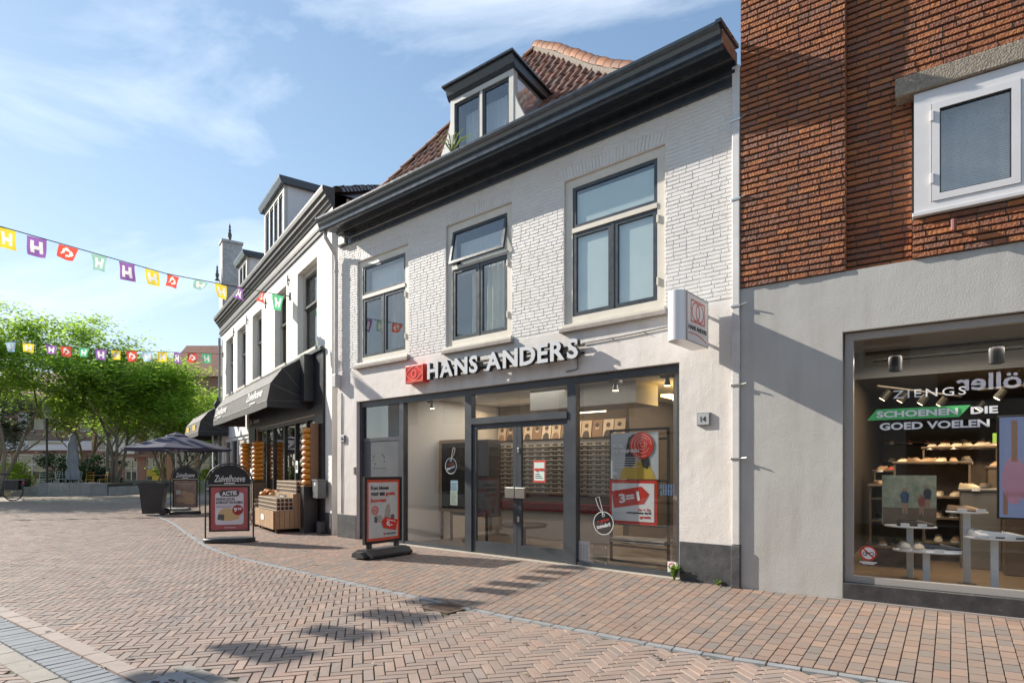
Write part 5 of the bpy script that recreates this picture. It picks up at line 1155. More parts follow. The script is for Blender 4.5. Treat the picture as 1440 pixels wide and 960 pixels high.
for lab, u, z, h, c in (('pale blue notice under the black hang tag sticker, upper one of two',3.46,1.10,.20,(.45,.62,.72)),('pale green notice under the black hang tag sticker, lower one of two',3.45,.84,.27,(.58,.66,.52))):
    t = thing('window_notice', lab, 'notice', MF.at(u,-.145,z), MF.rz); m = MB(); m.box(0,.19,-.003,0,0,h); m.build('notice_sheet', mat('sheet %d' % int(h*100), c, .5), t)
    m = MB()
    for k in range(int(h/.035)-1): m.box(.025,.165-.02*(k%3),-.005,-.003,.03+k*.033,.040+k*.033)
    m.build('small_print', mat('grey print', (.12,.16,.2), .5), t, split=False)
t = thing('opening_hours_sheet', 'white opening hours sheet at the bottom left of the right shop window', 'notice', MF.at(6.33,-.145,.08), MF.rz)
m = MB(); m.box(0,.20,-.003,0,0,.31); m.build('sheet', mat('pale sheet', (.62,.63,.66), .5), t); m = MB()
for c in range(3):
    for k in range(7): m.box(.025+c*.055,.06+c*.055,-.005,-.003,.05+k*.032,.062+k*.032)
m.build('small_print', MATS['grey print'], t, split=False)
t = thing('leaflet_holder', 'clear acrylic leaflet holder beside the opening hours sheet', 'leaflet holder', MF.at(6.56,-.145,.05), MF.rz)
m = MB(); m.box(0,.28,-.004,0,0,.30); m.box(.01,.27,.03,.034,0,.16); m.build('acrylic_plate', glass('acrylic', (.8,.83,.82), .10), t, split=True)
m = MB()
for x in (.015,.255):
    for z in (.015,.265): m.cbox(x,x+.02,-.012,-.004,z,z+.02,.003)
m.build('clip', STEEL, t, split=True)
t = thing('blue_sticker', 'small blue lettered sticker at the right edge of the right shop window', 'sticker', MF.at(7.72,-.125,1.13), MF.rz)
BLUEP = mat('blue print', (.03,.06,.40), .5)
put_text('KEUR', .0,.22,.09,.16,-.001, BLUEP, t, bold=.03) if False else None
m = MB()
for r in range(2):
    for c in range(6): m.box(c*.038,c*.038+.024,-.003,0,.01+r*.09,.075+r*.09); 
m.box(.03,.2,-.0035,-.0005,.075,.09); m.build('blue_marks', BLUEP, t, split=False)
t = thing('no_smoking_sticker', 'tiny red and white sticker at the bottom right corner of the right shop window', 'sticker', MF.at(7.83,-.125,.07), MF.rz)
m = MB(); m.box(0,.13,-.003,0,0,.15); m.build('sticker_sheet', WHITE, t); m = MB(); ring(m,.065,.085,.05,.012,-.006,-.003,18); m.build('red_ring', RED, t)
# weeds and stray plants
WEED = mat('weed leaf', (.10,.17,.03), .6, trans=((.25,.42,.06), .35)); WEED2 = mat('long blade leaf', (.12,.16,.05), .6, trans=((.28,.36,.10), .3))
def weed(name, lab, loc, n, h, sp, m_, lw=.018):
    t = thing(name, lab, 'plant', loc); mb = MB(); st = MB()
    for k in range(n):
        a = random.uniform(0,2*pi); l = h*random.uniform(.5,1); r = sp*random.uniform(.3,1); pts = [Vector((0,0,0)), Vector((cos(a)*r*.4,sin(a)*r*.4,l*.7)), Vector((cos(a)*r,sin(a)*r,l*random.uniform(.6,1)))]
        sd_ = Vector((-sin(a),cos(a),0))*lw
        mb.face([pts[0]-sd_*.3,pts[0]+sd_*.3,pts[1]+sd_,pts[1]-sd_]); mb.face([pts[1]-sd_,pts[1]+sd_,pts[2]+sd_*.1,pts[2]-sd_*.1])
    for k in range(4): a = k*1.6; st.tube([(0,0,0),(cos(a)*sp*.25,sin(a)*sp*.25,h*.6)], .004, 4)
    mb.build('leaves', m_, t); st.build('stems', m_, t, split=False); return t
weed('weed', 'small leafy weed at the foot of the right shop window corner', MF.at(8.02,.07,0), 55,.26,.16,WEED)
weed('weed', 'tiny weed tuft at the foot of the drainpipe', MF.at(8.62,.06,0), 26,.10,.10,WEED,.012)
weed('gutter_grass', 'long grass blades growing over the black gutter below the dormer', MF.at(4.22,.56,6.87), 18,.40,.50,WEED2,.014)
weed('weed', 'tiny weed beside the dark plinth below the mailbox', LF.at(13.6,.12,0), 18,.08,.10,WEED,.012)

# ================================================================== STREET THINGS
def arch_sign(lab, loc, rz, kind):
    t = thing('pavement_sign', lab, 'sign', loc, rz, None); W2 = .455
    m = MB(); P = [(-W2,0,.06),(-W2,0,1.17)] + [(-W2*cos(pi*k/14),0,1.17+W2*sin(pi*k/14)) for k in range(1,14)] + [(W2,0,1.17),(W2,0,.06)]; m.tube(P, .016, 8); m.build('frame_tube', BLACK, t)
    m = MB(); m.lathe([(.98,.0),(1.0,.02),(1.0,.07),(.96,.09)], 36, M=Matrix.Diagonal((.50,.27,1,1))); m.build('base', BLACKPLASTIC, t)
    m = MB(); m.prism([(-.405,1.19)] + [(-.405*cos(pi*k/16),1.19+.405*sin(pi*k/16)) for k in range(1,16)] + [(.405,1.19)], 'y', -.012,.012); m.build('header_board', mat('black header board', (.018,.018,.019), .45), t)
    for z in (1.10,.36):
        m = MB(); m.tube([(-W2,0,z),(-.39,0,z)], .008, 6); m.tube([(.39,0,z),(W2,0,z)], .008, 6); m.build('bracket', STEEL, t, split=True)
    put_text('Zuivelhoeve', -.29,.30,1.24,1.38,-.012, WSCRIPT, t, bold=.012, shear=.25); m = MB(); m.box(-.10,.10,-.015,-.012,1.20,1.222); m.build('small_print', WSCRIPT, t)
    po = thing_part('poster', t); m = MB(); frame_rect(m, -.385,.385,.22,1.165,.03,-.022,.022); m.build('poster_frame', BLACK, po)
    m = MB(); m.box(-.39,.39,-.01,.01,1.165,1.19); m.build('poster_hinge', STEEL, po)
    if kind == 0:
        m = MB(); m.box(-.355,.355,-.006,.006,.25,1.135); m.build('poster_sheet', mat('dusty red poster', (.40,.075,.075), .35, var=((.52,.2,.19), 2, .5)), po)
        m = MB(); m.prism(rrect(-.27,.27,.36,1.02,.05), 'y', -.009,-.006); m.build('poster_panel', mat('pale lilac panel', (.66,.63,.66), .4), po)
        m = MB(); m.prism(rrect(-.19,.19,.94,1.075,.065), 'y', -.012,-.009); m.build('pill', mat('dark grey pill', (.07,.07,.075), .4), po)
        put_text('ACTIE', -.14,.14,.965,1.05,-.013, WHITE, po, bold=.03, rot=.06)
        put_text('HOEVE GOUD', -.25,.10,.86,.915,-.010, INK, po, bold=.02); put_text('ROBUUST EN ROMIG', -.25,.25,.79,.845,-.010, INK, po, bold=.02)
        m = MB(); m.box(-.25,.10,-.011,-.009,.745,.752); m.box(-.25,.03,-.011,-.009,.715,.722); m.build('small_print', INK, po, split=False)
        m = MB(); m.prism([(-.22,.50),(-.20,.62),(-.13,.69),(0,.70),(.14,.65),(.20,.56),(.17,.47),(.0,.44),(-.15,.45)], 'y', -.012,-.009); m.build('printed_cheese', mat('cheese print', (.60,.42,.20), .4), po)
        m = MB(); m.prism([(-.23,.47),(-.21,.58),(-.10,.57),(-.10,.45)], 'y', -.014,-.012); m.build('printed_rind', mat('dark rind print', (.10,.10,.09), .4), po)
        m = MB(); disc(m,.16,.66,.105,-.017,-.014,26); m.build('price_disc', mat('dark red disc', (.35,.03,.03), .4), po); put_text('9', .085,.145,.62,.71,-.018, WHITE, po, bold=.03); put_text('99', .155,.235,.655,.71,-.018, WHITE, po, bold=.03)
        put_text('Zuivelhoeve', -.10,.12,.29,.32,-.007, WHITE, po, bold=.0)
    else:
        m = MB(); m.box(-.355,.355,-.006,.006,.25,1.135); m.build('poster_sheet', mat('brown food poster', (.20,.13,.10), .35, var=((.36,.26,.20), 4, .8)), po)
        CH = mat('cheese photo', (.50,.33,.20), .4, var=((.32,.18,.10), 9, .6))
        for q,(a,b,r) in enumerate(((-.03,.68,.10),(.16,.60,.13),(.05,.46,.14),(.22,.42,.10),(-.18,.47,.10))):
            m = MB(); disc(m,a,b,r,-.009-.002*q,-.006-.002*q,18); m.build('printed_cheese', CH, po)
        m = MB(); m.box(-.29,-.14,-.010,-.006,.66,.80); m.build('printed_square', mat('pale print', (.52,.50,.48), .5), po)
        put_text('Vers van het mes', -.25,.25,.98,1.04,-.008, mat('sand lettering', (.5,.42,.3), .5), po, bold=.02) if False else None
        m = MB(); m.box(-.25,.27,-.009,-.006,.99,1.03); m.box(-.22,.22,-.009,-.006,.92,.945); m.build('faint_lettering', mat('sand lettering', (.36,.27,.20), .5), po, split=False)
    return t
def rrect(x0, x1, z0, z1, r, n=5):
    P = []
    for cx, cz, a in ((x1-r,z0+r,-pi/2),(x1-r,z1-r,0),(x0+r,z1-r,pi/2),(x0+r,z0+r,pi)):
        for k in range(n+1): P.append((cx+r*cos(a+pi/2*k/n), cz+r*sin(a+pi/2*k/n)))
    return P
arch_sign('arched black pavement sign with a red cheese offer poster', (-5.84,12.35,.006), radians(15), 0)
arch_sign('arched black pavement sign with a brown food photo poster, beside the wheelie bin', (-11.05,20.2,.006), radians(10), 1)
# advertising stand for the hearing test
t = thing('poster_stand', 'black wheeled poster stand with a red bordered hearing test poster', 'sign', (-2.24,10.36,.006), atan2(.74,.53))
HW = .425
m = MB(); bw = .52
m.prism([(-.26,.03),(-.26,.07),(-.10,.15),(.10,.15),(.26,.07),(.26,.03)], 'x', -.46,.46); m.prism([(-.15,.03),(-.15,.05),(-.07,.12),(.07,.12),(.15,.05),(.15,.03)], 'x', -.56,-.46); m.prism([(-.15,.03),(-.15,.05),(-.07,.12),(.07,.12),(.15,.05),(.15,.03)], 'x', .46,.56)
m.build('base', BLACKPLASTIC, t, split=False)
for x in (-.44,.44):
    for y in (-.2,.2):
        m = MB(); m.lathe([(.03,-.02),(.034,-.01),(.034,.01),(.03,.02)], 14, M=Matrix.Translation((x,y,.032)) @ Matrix.Rotation(pi/2,4,'Y')); m.build('wheel', BLACKPLASTIC, t)
for x in (-.34,-.28,.28,.34): m = MB(); m.box(x-.02,x+.02,-.015,.015,.13,.28); m.build('post', BLACK, t)
m = MB(); frame_rect(m, -HW,HW,.23,1.37,.045,-.03,.03); m.build('poster_frame', BLACK, t)
po = thing_part('poster', t); m = MB(); m.box(-.382,.382,-.012,.012,.272,1.328); m.build('poster_border', mat('orange red print', (.66,.09,.05), .35), po)
m = MB(); m.box(-.33,.33,-.015,-.012,.325,1.275); m.build('poster_sheet', mat('pale grey poster', (.58,.57,.56), .35, var=((.42,.40,.38), 2.2, .7)), po)
put_text('Kom binnen', -.28,.12,1.15,1.215,-.016, INK, po, bold=.03); put_text('voor een', -.28,.03,1.045,1.105,-.016, INK, po, bold=.03); put_text('gratis', .05,.27,1.03,1.11,-.016, RED, po, bold=.03); put_text('hoortest', -.28,.06,.935,1.005,-.016, RED, po, bold=.03)
m = MB(); ring(m,-.19,.80,.075,.014,-.018,-.015,24); ring(m,-.19,.80,.05,.012,-.018,-.015,20); disc(m,-.19,.80,.02,-.018,-.015,12); m.build('round_stamp', RED, po, split=False)
HB = mat('beige hearing aid print', (.36,.30,.24), .4, var=((.5,.44,.38), 6, .6))
m = MB(); m.prism([(.02,.66),(.04,.80),(.08,.88),(.13,.90),(.16,.84),(.15,.70),(.12,.60)], 'y', -.019,-.015); m.prism([(-.21,.66),(-.16,.72),(-.05,.70),(.02,.62),(-.04,.58),(-.14,.60)], 'y', -.019,-.015); m.build('printed_hearing_aid', HB, po, split=True)
m = MB(); disc(m,.21,.67,.045,-.019,-.015,16); m.build('printed_knob', mat('grey print knob', (.1,.1,.12), .4), po); m = MB(); m.prism([(-.21,.60),(-.20,.70),(-.14,.67),(-.15,.58)], 'y', -.021,-.019); m.build('printed_tip', MATS['grey print knob'], po)
m = MB(); R_ = radians(-12); P = [(-.19,.0),(-.13,-.095),(.17,-.095),(.17,.095),(-.13,.095)]; m.prism([(.14+a*cos(R_)-b*sin(R_), .555+a*sin(R_)+b*cos(R_)) for a,b in P], 'y', -.024,-.021); m.build('price_tag', RED, po)
put_text('0,-', .06,.20,.50,.59,-.024, WHITE, po, bold=.04, rot=R_); m = MB(); m.box(.06,.26,-.026,-.024,.605,.617,Matrix.Translation((.14,0,.56)) @ Matrix.Rotation(radians(12),4,'Y') @ Matrix.Translation((-.14,0,-.56))); m.build('small_print', WHITE, po)
put_text('HANS ANDERS', .06,.29,.365,.395,-.016, INK, po, bold=.0); m = MB(); m.box(.0,.04,-.017,-.015,.362,.398); m.build('tiny_logo', RED, po)
# wheelie bin
t = thing('wheelie_bin', 'dark grey wheelie bin standing beside the far arched pavement sign', 'bin', (-11.85,19.75,.006), radians(18))
BINM = mat('dark grey bin plastic', (.028,.029,.031), .45, var=((.05,.05,.05), 4, .5))
def taper(mb, a, b, z0, z1):
    B = len(mb.v); mb.v += [(-a[0],-a[1],z0),(a[0],-a[1],z0),(a[0],a[1],z0),(-a[0],a[1],z0),(-b[0],-b[1],z1),(b[0],-b[1],z1),(b[0],b[1],z1),(-b[0],b[1],z1)]
    for q in ((0,3,2,1),(4,5,6,7),(0,1,5,4),(1,2,6,5),(2,3,7,6),(3,0,4,7)): mb.f.append(tuple(B+i for i in q))
m = MB(); taper(m, (.28,.22), (.36,.29), .05, .93); taper(m, (.385,.31), (.385,.31), .93,.98); bo = m.build('bin_body', BINM, t)
m = MB(); m.prism([(-.43,.985),(-.43,1.02),(-.36,1.05),(.10,1.085),(.38,1.05),(.42,1.0),(.42,.985)], 'y', -.315,.315); m.build('lid', BINM, t); m = MB(); m.tube([(.44,-.25,1.0),(.48,-.25,1.01),(.48,.25,1.01),(.44,.25,1.0)], .016, 8); m.tube([(-.44,-.28,1.0),(-.50,-.28,.985),(-.50,.28,.985),(-.44,.28,1.0)], .018, 8); m.build('handle', BINM, t, split=True)
for y in (-.25,.25): m = MB(); m.lathe([(.04,-.03),(.10,-.028),(.105,0),(.10,.028),(.04,.03)], 20, M=Matrix.Translation((.32,y,.105)) @ Matrix.Rotation(pi/2,4,'X')); m.build('wheel', BLACKPLASTIC, t)
# wooden crate cart with bottle racks
WOOD = mat('varnished plank', (.36,.22,.11), .5, island=[(.34,.20,.10),(.40,.25,.13),(.30,.18,.09),(.37,.23,.115)], streak=((.16,.09,.045), 6, 40, .5), bump=(30,.2,.003))
ct = thing('crate_cart', 'stepped wooden plank cart on casters in front of the cheese shop', 'cart', LF.at(11.0,.05), LF.rz)
def planks(x0, x1, y0, y1, z0, z1, axis, n):
    m = MB()
    for k in range(n):
        if axis == 'x': a, b = x0+(x1-x0)*k/n+.003, x0+(x1-x0)*(k+1)/n-.003; m.cbox(a,b,y0,y1,z0,z1,.004)
        else: a, b = y0+(y1-y0)*k/n+.003, y0+(y1-y0)*(k+1)/n-.003; m.cbox(x0,x1,a,b,z0,z1,.004)
    return m
planks(0,1.86,-.98,-.95,.10,.53,'x',14).build('front_boards', WOOD, ct, split=False); planks(1.84,1.87,-.945,-.50,.10,.53,'y',4).build('side_boards', WOOD, ct, split=False)
planks(1.84,1.87,-.50,-.02,.10,.92,'y',5).build('side_boards', WOOD, ct, split=False); planks(0,.03,-.945,-.02,.10,.53,'y',7).build('side_boards', WOOD, ct, split=False); planks(.03,1.84,-.52,-.49,.50,.92,'x',14).build('riser_boards', WOOD, ct, split=False)
m = MB(); m.box(.03,1.84,-.94,-.03,.12,.50); m.box(.03,1.84,-.49,-.03,.5,.905); m.build('cart_core', BOXM, ct, split=False); m = MB(); m.box(.6,1.25,-.535,-.523,.76,.88); m.build('slate_sign', mat('slate board', (.05,.055,.06), .6), ct); m = MB(); m.box(.7,1.05,-.540,-.536,.79,.85); m.build('chalk_text', mat('chalk print', (.45,.45,.45), .7), ct)
m = MB(); m.box(.68,.98,-.99,-.985,.27,.35); m.prism([(.66+.17*(1-cos(pi*k/8)), .35+.06*sin(pi*k/8)) for k in range(9)], 'y', -.99,-.985); m.build('white_brand_mark', WSCRIPT, ct, split=False)
m = MB(); m.box(1.872,1.876,-.36,-.12,.83,.85); m.build('white_lettering', WSCRIPT, ct)
for x in (.1,1.76):
    for y in (-.88,-.1):
        m = MB(); m.lathe([(.02,-.018),(.048,-.015),(.048,.015),(.02,.018)], 14, M=Matrix.Translation((x,y,.05)) @ Matrix.Rotation(pi/2,4,'X')); m.box(x-.02,x+.02,y-.025,y+.025,.06,.12); m.build('caster', BLACKPLASTIC, ct, split=False)
RACK = mat('cream card carrier', (.50,.42,.32), .6, var=((.36,.28,.2), 6, .5)); JAR = mat('dark jar', (.06,.03,.015), .25, island=[(.05,.025,.01),(.10,.04,.015),(.03,.02,.015)])
def jar_rack(lab, loc, nx, ny, nz, s):
    t = thing('jar_rack', lab, 'crate', loc, LF.rz); m = MB(); q = MB()
    for i in range(nx+1):
        for j in range(ny+1): m.box(i*s-.008,i*s+.008,-j*s-.008,-j*s+.008,0,nz*s)
    for k in range(nz+1):
        for j in range(ny+1): m.box(-.01,nx*s+.01,-j*s-.009,-j*s+.009,k*s-.010,k*s+.010)
        for i in range(nx+1): m.box(i*s-.009,i*s+.009,-ny*s-.01,.01,k*s-.010,k*s+.010)
    m.build('card_lattice', RACK, t, split=False)
    for i in range(nx):
        for j in (0, ny-1) if ny > 1 else (0,):
            for k in range(nz): q.lathe([(.033,.01),(.036,.02),(.036,.055),(.028,.065),(.030,.07),(.030,.08)], 8, (i*s+s/2,-j*s-s/2,k*s))
    for j in range(1, ny-1):
        for k in range(nz): q.lathe([(.033,.01),(.036,.02),(.036,.055),(.028,.065),(.030,.08)], 8, (nx*s-s/2,-j*s-s/2,k*s))
    q.build('jars', JAR, t, split=False)['kind'] = 'stuff'; return t
jar_rack('cream lattice rack of dark jars on the lower step of the wooden cart', LF.at(11.05,.57,.54), 19,4,3,.093); jar_rack('cream lattice rack of dark jars on the upper step of the wooden cart', LF.at(11.05,.12,.93), 19,4,3,.093)
# cheese stacks
CHEESE = mat('orange cheese wax', (.62,.25,.02), .38, var=((.52,.17,.012), 3, .6)); LBL = mat('pale cheese label', (.60,.42,.25), .5)
def cheese_proto(lab, loc, group):
    t = thing('cheese_wheel', lab, 'cheese', loc, LF.rz, group); m = MB(); m.lathe([(.0,0),(.10,.002),(.145,.015),(.165,.045),(.168,.068),(.165,.09),(.145,.12),(.10,.135),(.0,.137)], 28); m.build('wheel_body', CHEESE, t, True)
    m = MB(); b = len(m.v)
    for k in range(9):
        a = -pi/2-.75+1.5*k/8; 
        for z in (.048,.088): m.v.append((.1695*cos(a), .1695*sin(a), z))
    for k in range(8): m.f.append((2*k,2*k+2,2*k+3,2*k+1))
    m.build('label', LBL, t); return t
c0 = cheese_proto('orange cheese wheel in the tall stack at the right of the cheese shop window', LF.at(12.98,.24,1.13), 'cheese wheels stacked at the right of the cheese shop window')
for k in range(1,10): dup(c0, LF.at(12.98+random.uniform(-.006,.006),.24,1.13+k*.1375), LF.rz+random.uniform(-.25,.25))
for (u, w, z0, n, lab, g) in ((5.95,.25,1.15,9,'orange cheese wheel in the stack left of the dark shop post','cheese wheels stacked left of the dark shop post'),(7.55,.22,1.15,9,'orange cheese wheel in the stack right of the dark shop post','cheese wheels stacked right of the dark shop post')):
    for k in range(n):
        c = dup(c0, LF.at(u,w,z0+k*.1375), LF.rz+random.uniform(-.25,.25), lab); c['group'] = g
    t = thing('stand', 'dark stand under the cheese stack ' + ('left of' if u < 6 else 'right of') + ' the dark shop post', 'stand', LF.at(u,w,0), LF.rz); m = MB(); m.cbox(-.2,.2,-.18,.18,0,z0-.025,.01); m.build('stand_body', BOXM, t); m = MB(); m.cbox(-.22,.22,-.2,.2,z0-.025,z0,.006); m.build('stand_top', BLACK, t)
t = thing('stand', 'narrow dark stand under the tall right cheese stack behind the cart', 'stand', LF.at(12.98,.24,0), LF.rz); m = MB(); m.cbox(-.17,.17,-.17,.17,0,1.10,.01); m.build('stand_body', BLACKSHOP, t); m = MB(); m.cbox(-.18,.18,-.18,.18,1.10,1.13,.006); m.build('stand_top', WOOD, t)
t = thing('back_board', 'tall thin board behind the right cheese stack', 'board', LF.at(13.16,.10,1.1), LF.rz); m = MB(); m.cbox(-.02,.02,-.16,.03,0,1.5,.004); m.build('board', mat('brown board', (.25,.14,.07), .6), t); m = MB(); m.cbox(-.3,.02,.0,.02,1.4,1.5,.004); m.build('board_header', MATS['pale print'], t)
t = thing('price_stick', 'white price card on a stick above the upper jar rack', 'price card', LF.at(12.0,.25,1.2), LF.rz); m = MB(); m.tube([(0,0,0),(0,0,.25)], .008, 6); m.build('stick', BLACK, t); m = MB(); m.cbox(-.09,.09,-.006,.006,.22,.52,.003); m.build('card', WHITE, t); m = MB(); m.box(-.05,.05,-.009,-.006,.30,.42); m.build('card_print', INK, t)
t = thing('price_sign', 'small white price sign on a black pole behind the front arched sign', 'price card', LF.at(10.4,1.0,0), LF.rz); m = MB(); m.tube([(0,0,0),(0,0,1.35)], .012, 6); m.build('pole', BLACK, t); m = MB(); m.cbox(-.09,.09,-.008,.008,1.25,1.52,.003); m.build('card', WHITE, t); m = MB(); disc(m,0,1.38,.06,-.012,-.008,12); m.build('card_print', BLUEP, t)
# bread nets and sack left of the cart
BREAD = mat('orange bread crust', (.50,.20,.05), .6, var=((.34,.12,.03), 12, .6)); SACK = mat('brown netting', (.26,.18,.13), .9, var=((.12,.08,.06), 40, .8), bump=(60,.8,.01))
t = thing('bread_basket', 'wicker basket heaped with round orange loaves left of the crate cart', 'basket', LF.at(10.35,.45,0), LF.rz); m = MB(); m.lathe([(.30,.30),(.38,.62),(.40,.66),(.37,.66),(.28,.33)], 20); m.build('basket', mat('wicker', (.22,.13,.07), .8, var=((.10,.06,.03), 30, .8), bump=(50,.8,.01)), t); m = MB(); m.box(-.3,.3,-.25,.25,0,.3); m.build('plinth_box', BOXM, t)
for k in range(15):
    a, r = k*2.4, .09*sqrt(k); m = MB(); m.lathe([(.0,-.06),(.07,-.045),(.10,0),(.07,.045),(.0,.06)], 10, (r*cos(a), r*sin(a), .88-.09*r*10*.3+.04*(k%3))); m.build('loaf', BREAD, t, True)
t = thing('potato_sack', 'brown net sack slumped at the left end of the wooden cart', 'sack', LF.at(10.62,.85,0), LF.rz); m = MB(); bmx = bmesh.new(); bmesh.ops.create_icosphere(bmx, subdivisions=4, radius=1)
for v in bmx.verts: n_ = mnoise.noise(v.co*3); v.co = Vector((v.co.x*.24, v.co.y*.22, max(-.9,v.co.z)*.32)) * (1+.25*n_); v.co.z += .29
m.bm(bmx); m.build('sack_body', SACK, t, True); m = MB(); m.lathe([(.05,.55),(.09,.60),(.04,.62),(.12,.72)], 10); m.build('sack_neck', SACK, t)

# ================================================================== BUNTING
FCOL = {'y':((.60,.46,.03),(.72,.56,.05)),'p':((.20,.09,.28),(.24,.11,.34)),'r':((.50,.05,.035),(.60,.09,.06)),'g':((.07,.34,.16),(.10,.42,.22)),'t':((.24,.42,.37),(.26,.45,.38)),'b':((.36,.50,.60),(.38,.52,.64))}
FM = {k: mat('flag cloth ' + n, FCOL[k][0], .7, trans=(FCOL[k][1], .5)) for k, n in zip('yprgtb', ('yellow','purple','red','green','teal','light blue'))}
FWH = mat('flag white print', (.70,.70,.70), .7, trans=((.62,.62,.60), .5))
def bunting(lab, P, flags, size=.36, sag=.35):
    t = thing('bunting', lab, 'bunting', P[0]); P0 = Vector(P[0]); pts = []
    tot = sum((Vector(b)-Vector(a)).length for a, b in zip(P[:-1], P[1:])); n = 40
    def at(s):
        d = s*tot
        for a, b in zip(P[:-1], P[1:]):
            a, b = Vector(a), Vector(b); L_ = (b-a).length
            if d <= L_: return a.lerp(b, d/L_)
            d -= L_
        return Vector(P[-1])
    m = MB(); m.tube([at(k/n)-P0 for k in range(n+1)], .010, 5); m.build('cord', mat('bunting cord', (.03,.03,.03), .7), t)
    for fi, (s, c, tw, fold, em) in enumerate(flags):
        if fi == 12 and sag > .3: size *= 1.25
        p = at(s); q = at(min(1, s+.01)); d = (at(max(0,s-.01))-q).normalized(); a = atan2(d.y, d.x)
        fl = bpy.data.objects.new('flag', None); COL.objects.link(fl); fl.parent = t; fl.location = p-P0; fl.rotation_euler = (random.uniform(-.22,.22) + fold*.6, random.uniform(-.10,.06), a + tw); fl.empty_display_size = .1
        sz_ = size*random.uniform(.92,1.05); w0, w1, h = sz_/2, sz_/2*random.uniform(.72,.86), sz_*random.uniform(1.0,1.12)*(1-.55*min(fold,.8)); N = 16; mc, me_ = MB(), MB(); P_ = {}
        cu, ph = random.uniform(.02,.06), random.uniform(0,6)
        for jj in range(N+1):
            for ii in range(N+1):
                f = jj/N; x = (-1+2*ii/N)*(w0+(w1-w0)*f); P_[ii,jj] = (x, cu*sin(f*3.2+x*11+ph)*(.25+f) + fold*.10*f*abs(x)/w0, -.015-h*f-.012*sin(x*14+ph)*f)
        for jj in range(N):
            for ii in range(N):
                X, F = (ii+.5)/N*2-1, (jj+.5)/N
                if em == 'H': inn = .18 < F < .84 and (.24 < abs(X) < .62 or (abs(X) <= .24 and .42 < F < .60))
                else:
                    r_, a_ = math.hypot(X, (F-.5)*2), atan2((F-.5)*2, X); inn = r_ < min(.80,.62+.10*sin(3*a_+1)) and not (r_ < .28) and not abs(a_-2.2) < .42
                (me_ if inn else mc).face([P_[ii,jj], P_[ii+1,jj], P_[ii+1,jj+1], P_[ii,jj+1]])
        mc.build('flag_cloth', FM[c], fl, True, split=False); me_.build('flag_emblem', FWH, fl, True, split=False)
    return t
def s_on(P, fr):   # fraction of the line for a given share of the visible part
    return fr
A1 = LF.at(10.44,.17,6.28); B1 = Vector((-9.69,11.3,6.10)); C1 = Vector((-11.85,8.35,6.15)); E1 = Vector((-15.2,3.6,6.9)); M1 = A1.lerp(B1,.5)+Vector((0,0,-.16))
def frac_at_px(P, px):
    P = [Vector(p) for p in P]; tot = sum((b-a).length for a, b in zip(P[:-1],P[1:])); best = (1e9, 0)
    for a, b, off in zip(P[:-1], P[1:], [sum((P[i+1]-P[i]).length for i in range(k)) for k in range(len(P)-1)]):
        for k in range(400):
            q = a.lerp(b, k/400); x = CX_ + F_*q.x/q.y
            if abs(x-px) < best[0]: best = (abs(x-px), (off+(b-a).length*k/400)/tot)
    return best[1]
L1 = [A1, M1, B1, C1, E1]
fl1 = [(391,'g',.1,0,'H'),(370,'r',.6,.5,'o'),(338,'p',.5,.4,'H'),(310,'y',.2,0,'H'),(284,'t',.1,.7,'H'),(244,'r',.3,.55,'o'),(213,'y',.15,0,'H'),(178,'p',.1,0,'H'),(140,'t',.2,.1,'H'),(97,'r',.1,.5,'o'),(52,'p',.1,0,'H'),(8,'y',.3,0,'H')]
fl1 = [(frac_at_px(L1, px), c, tw, fo, em) for px, c, tw, fo, em in fl1]
s0, ds = fl1[-1][0], .048
for k, c in enumerate('rgpyrbpygr'):
    if s0+.05+k*ds < .97: fl1.append((s0+.05+k*ds, c, .2*(k%3-1), 0, 'o' if c == 'r' else 'H'))
bunting('string of coloured town flags fixed between the windows of the white plaster house', L1, fl1)
A2 = LF.at(.30,.17,6.28); B2 = Vector((-20.0,23.3,6.52)); L2 = [A2, A2.lerp(B2,.5)+Vector((0,0,-.10)), B2, Vector((-30,21.6,7.4))]
fl2 = [(290,'g',0,0,'H'),(270,'r',0,0,'o'),(249,'p',1.2,0,'H'),(228,'y',.1,0,'H'),(207,'b',0,0,'H'),(184,'r',.1,0,'o'),(163,'y',.1,0,'H'),(142,'p',.6,0,'H'),(118,'g',.8,0,'H'),(92,'r',.1,0,'o'),(72,'p',.9,.3,'H'),(40,'y',.5,.2,'H'),(15,'b',0,0,'H')]
fl2 = [(frac_at_px(L2, px), c, tw, fo, em) for px, c, tw, fo, em in fl2]
s0 = fl2[-1][0]
for k, c in enumerate('pygrbpyr'):
    if s0+.04*(k+1) < .97: fl2.append((s0+.04*(k+1), c, .2*(k%3-1), 0, 'H'))
bunting('farther string of coloured town flags from the far corner of the white plaster house', L2, fl2, .38, .2)

# ================================================================== SQUARE: parasol, planters, terrace
NAVY = mat('navy parasol cloth', (.045,.047,.085), .8, var=((.065,.068,.11), 2, .5), trans=((.05,.05,.09), .15))
t = thing('parasol', 'open navy parasol on a grey pole behind the far arched pavement sign', 'parasol', (-12.36,22.0,0), .3)
m = MB(); n = 8; prs = [(0.10,2.80),(.75,2.60),(1.35,2.42),(1.86,2.27),(1.84,2.20)]; b = len(m.v)
for r, z in prs:
    for k in range(n*2):
        a = 2*pi*k/(n*2); rr = r*(1 if k % 2 == 0 else .945); m.v.append((rr*cos(a), rr*sin(a), z-(0 if k%2==0 else -.0)-(0.02 if k%2 and r>.5 else 0)))
for i in range(len(prs)-1):
    for k in range(2*n): k2 = (k+1)%(2*n); m.f.append((b+i*2*n+k, b+i*2*n+k2, b+(i+1)*2*n+k2, b+(i+1)*2*n+k))
m.f.append(tuple(b+k for k in range(2*n))); m.build('canopy', NAVY, t)
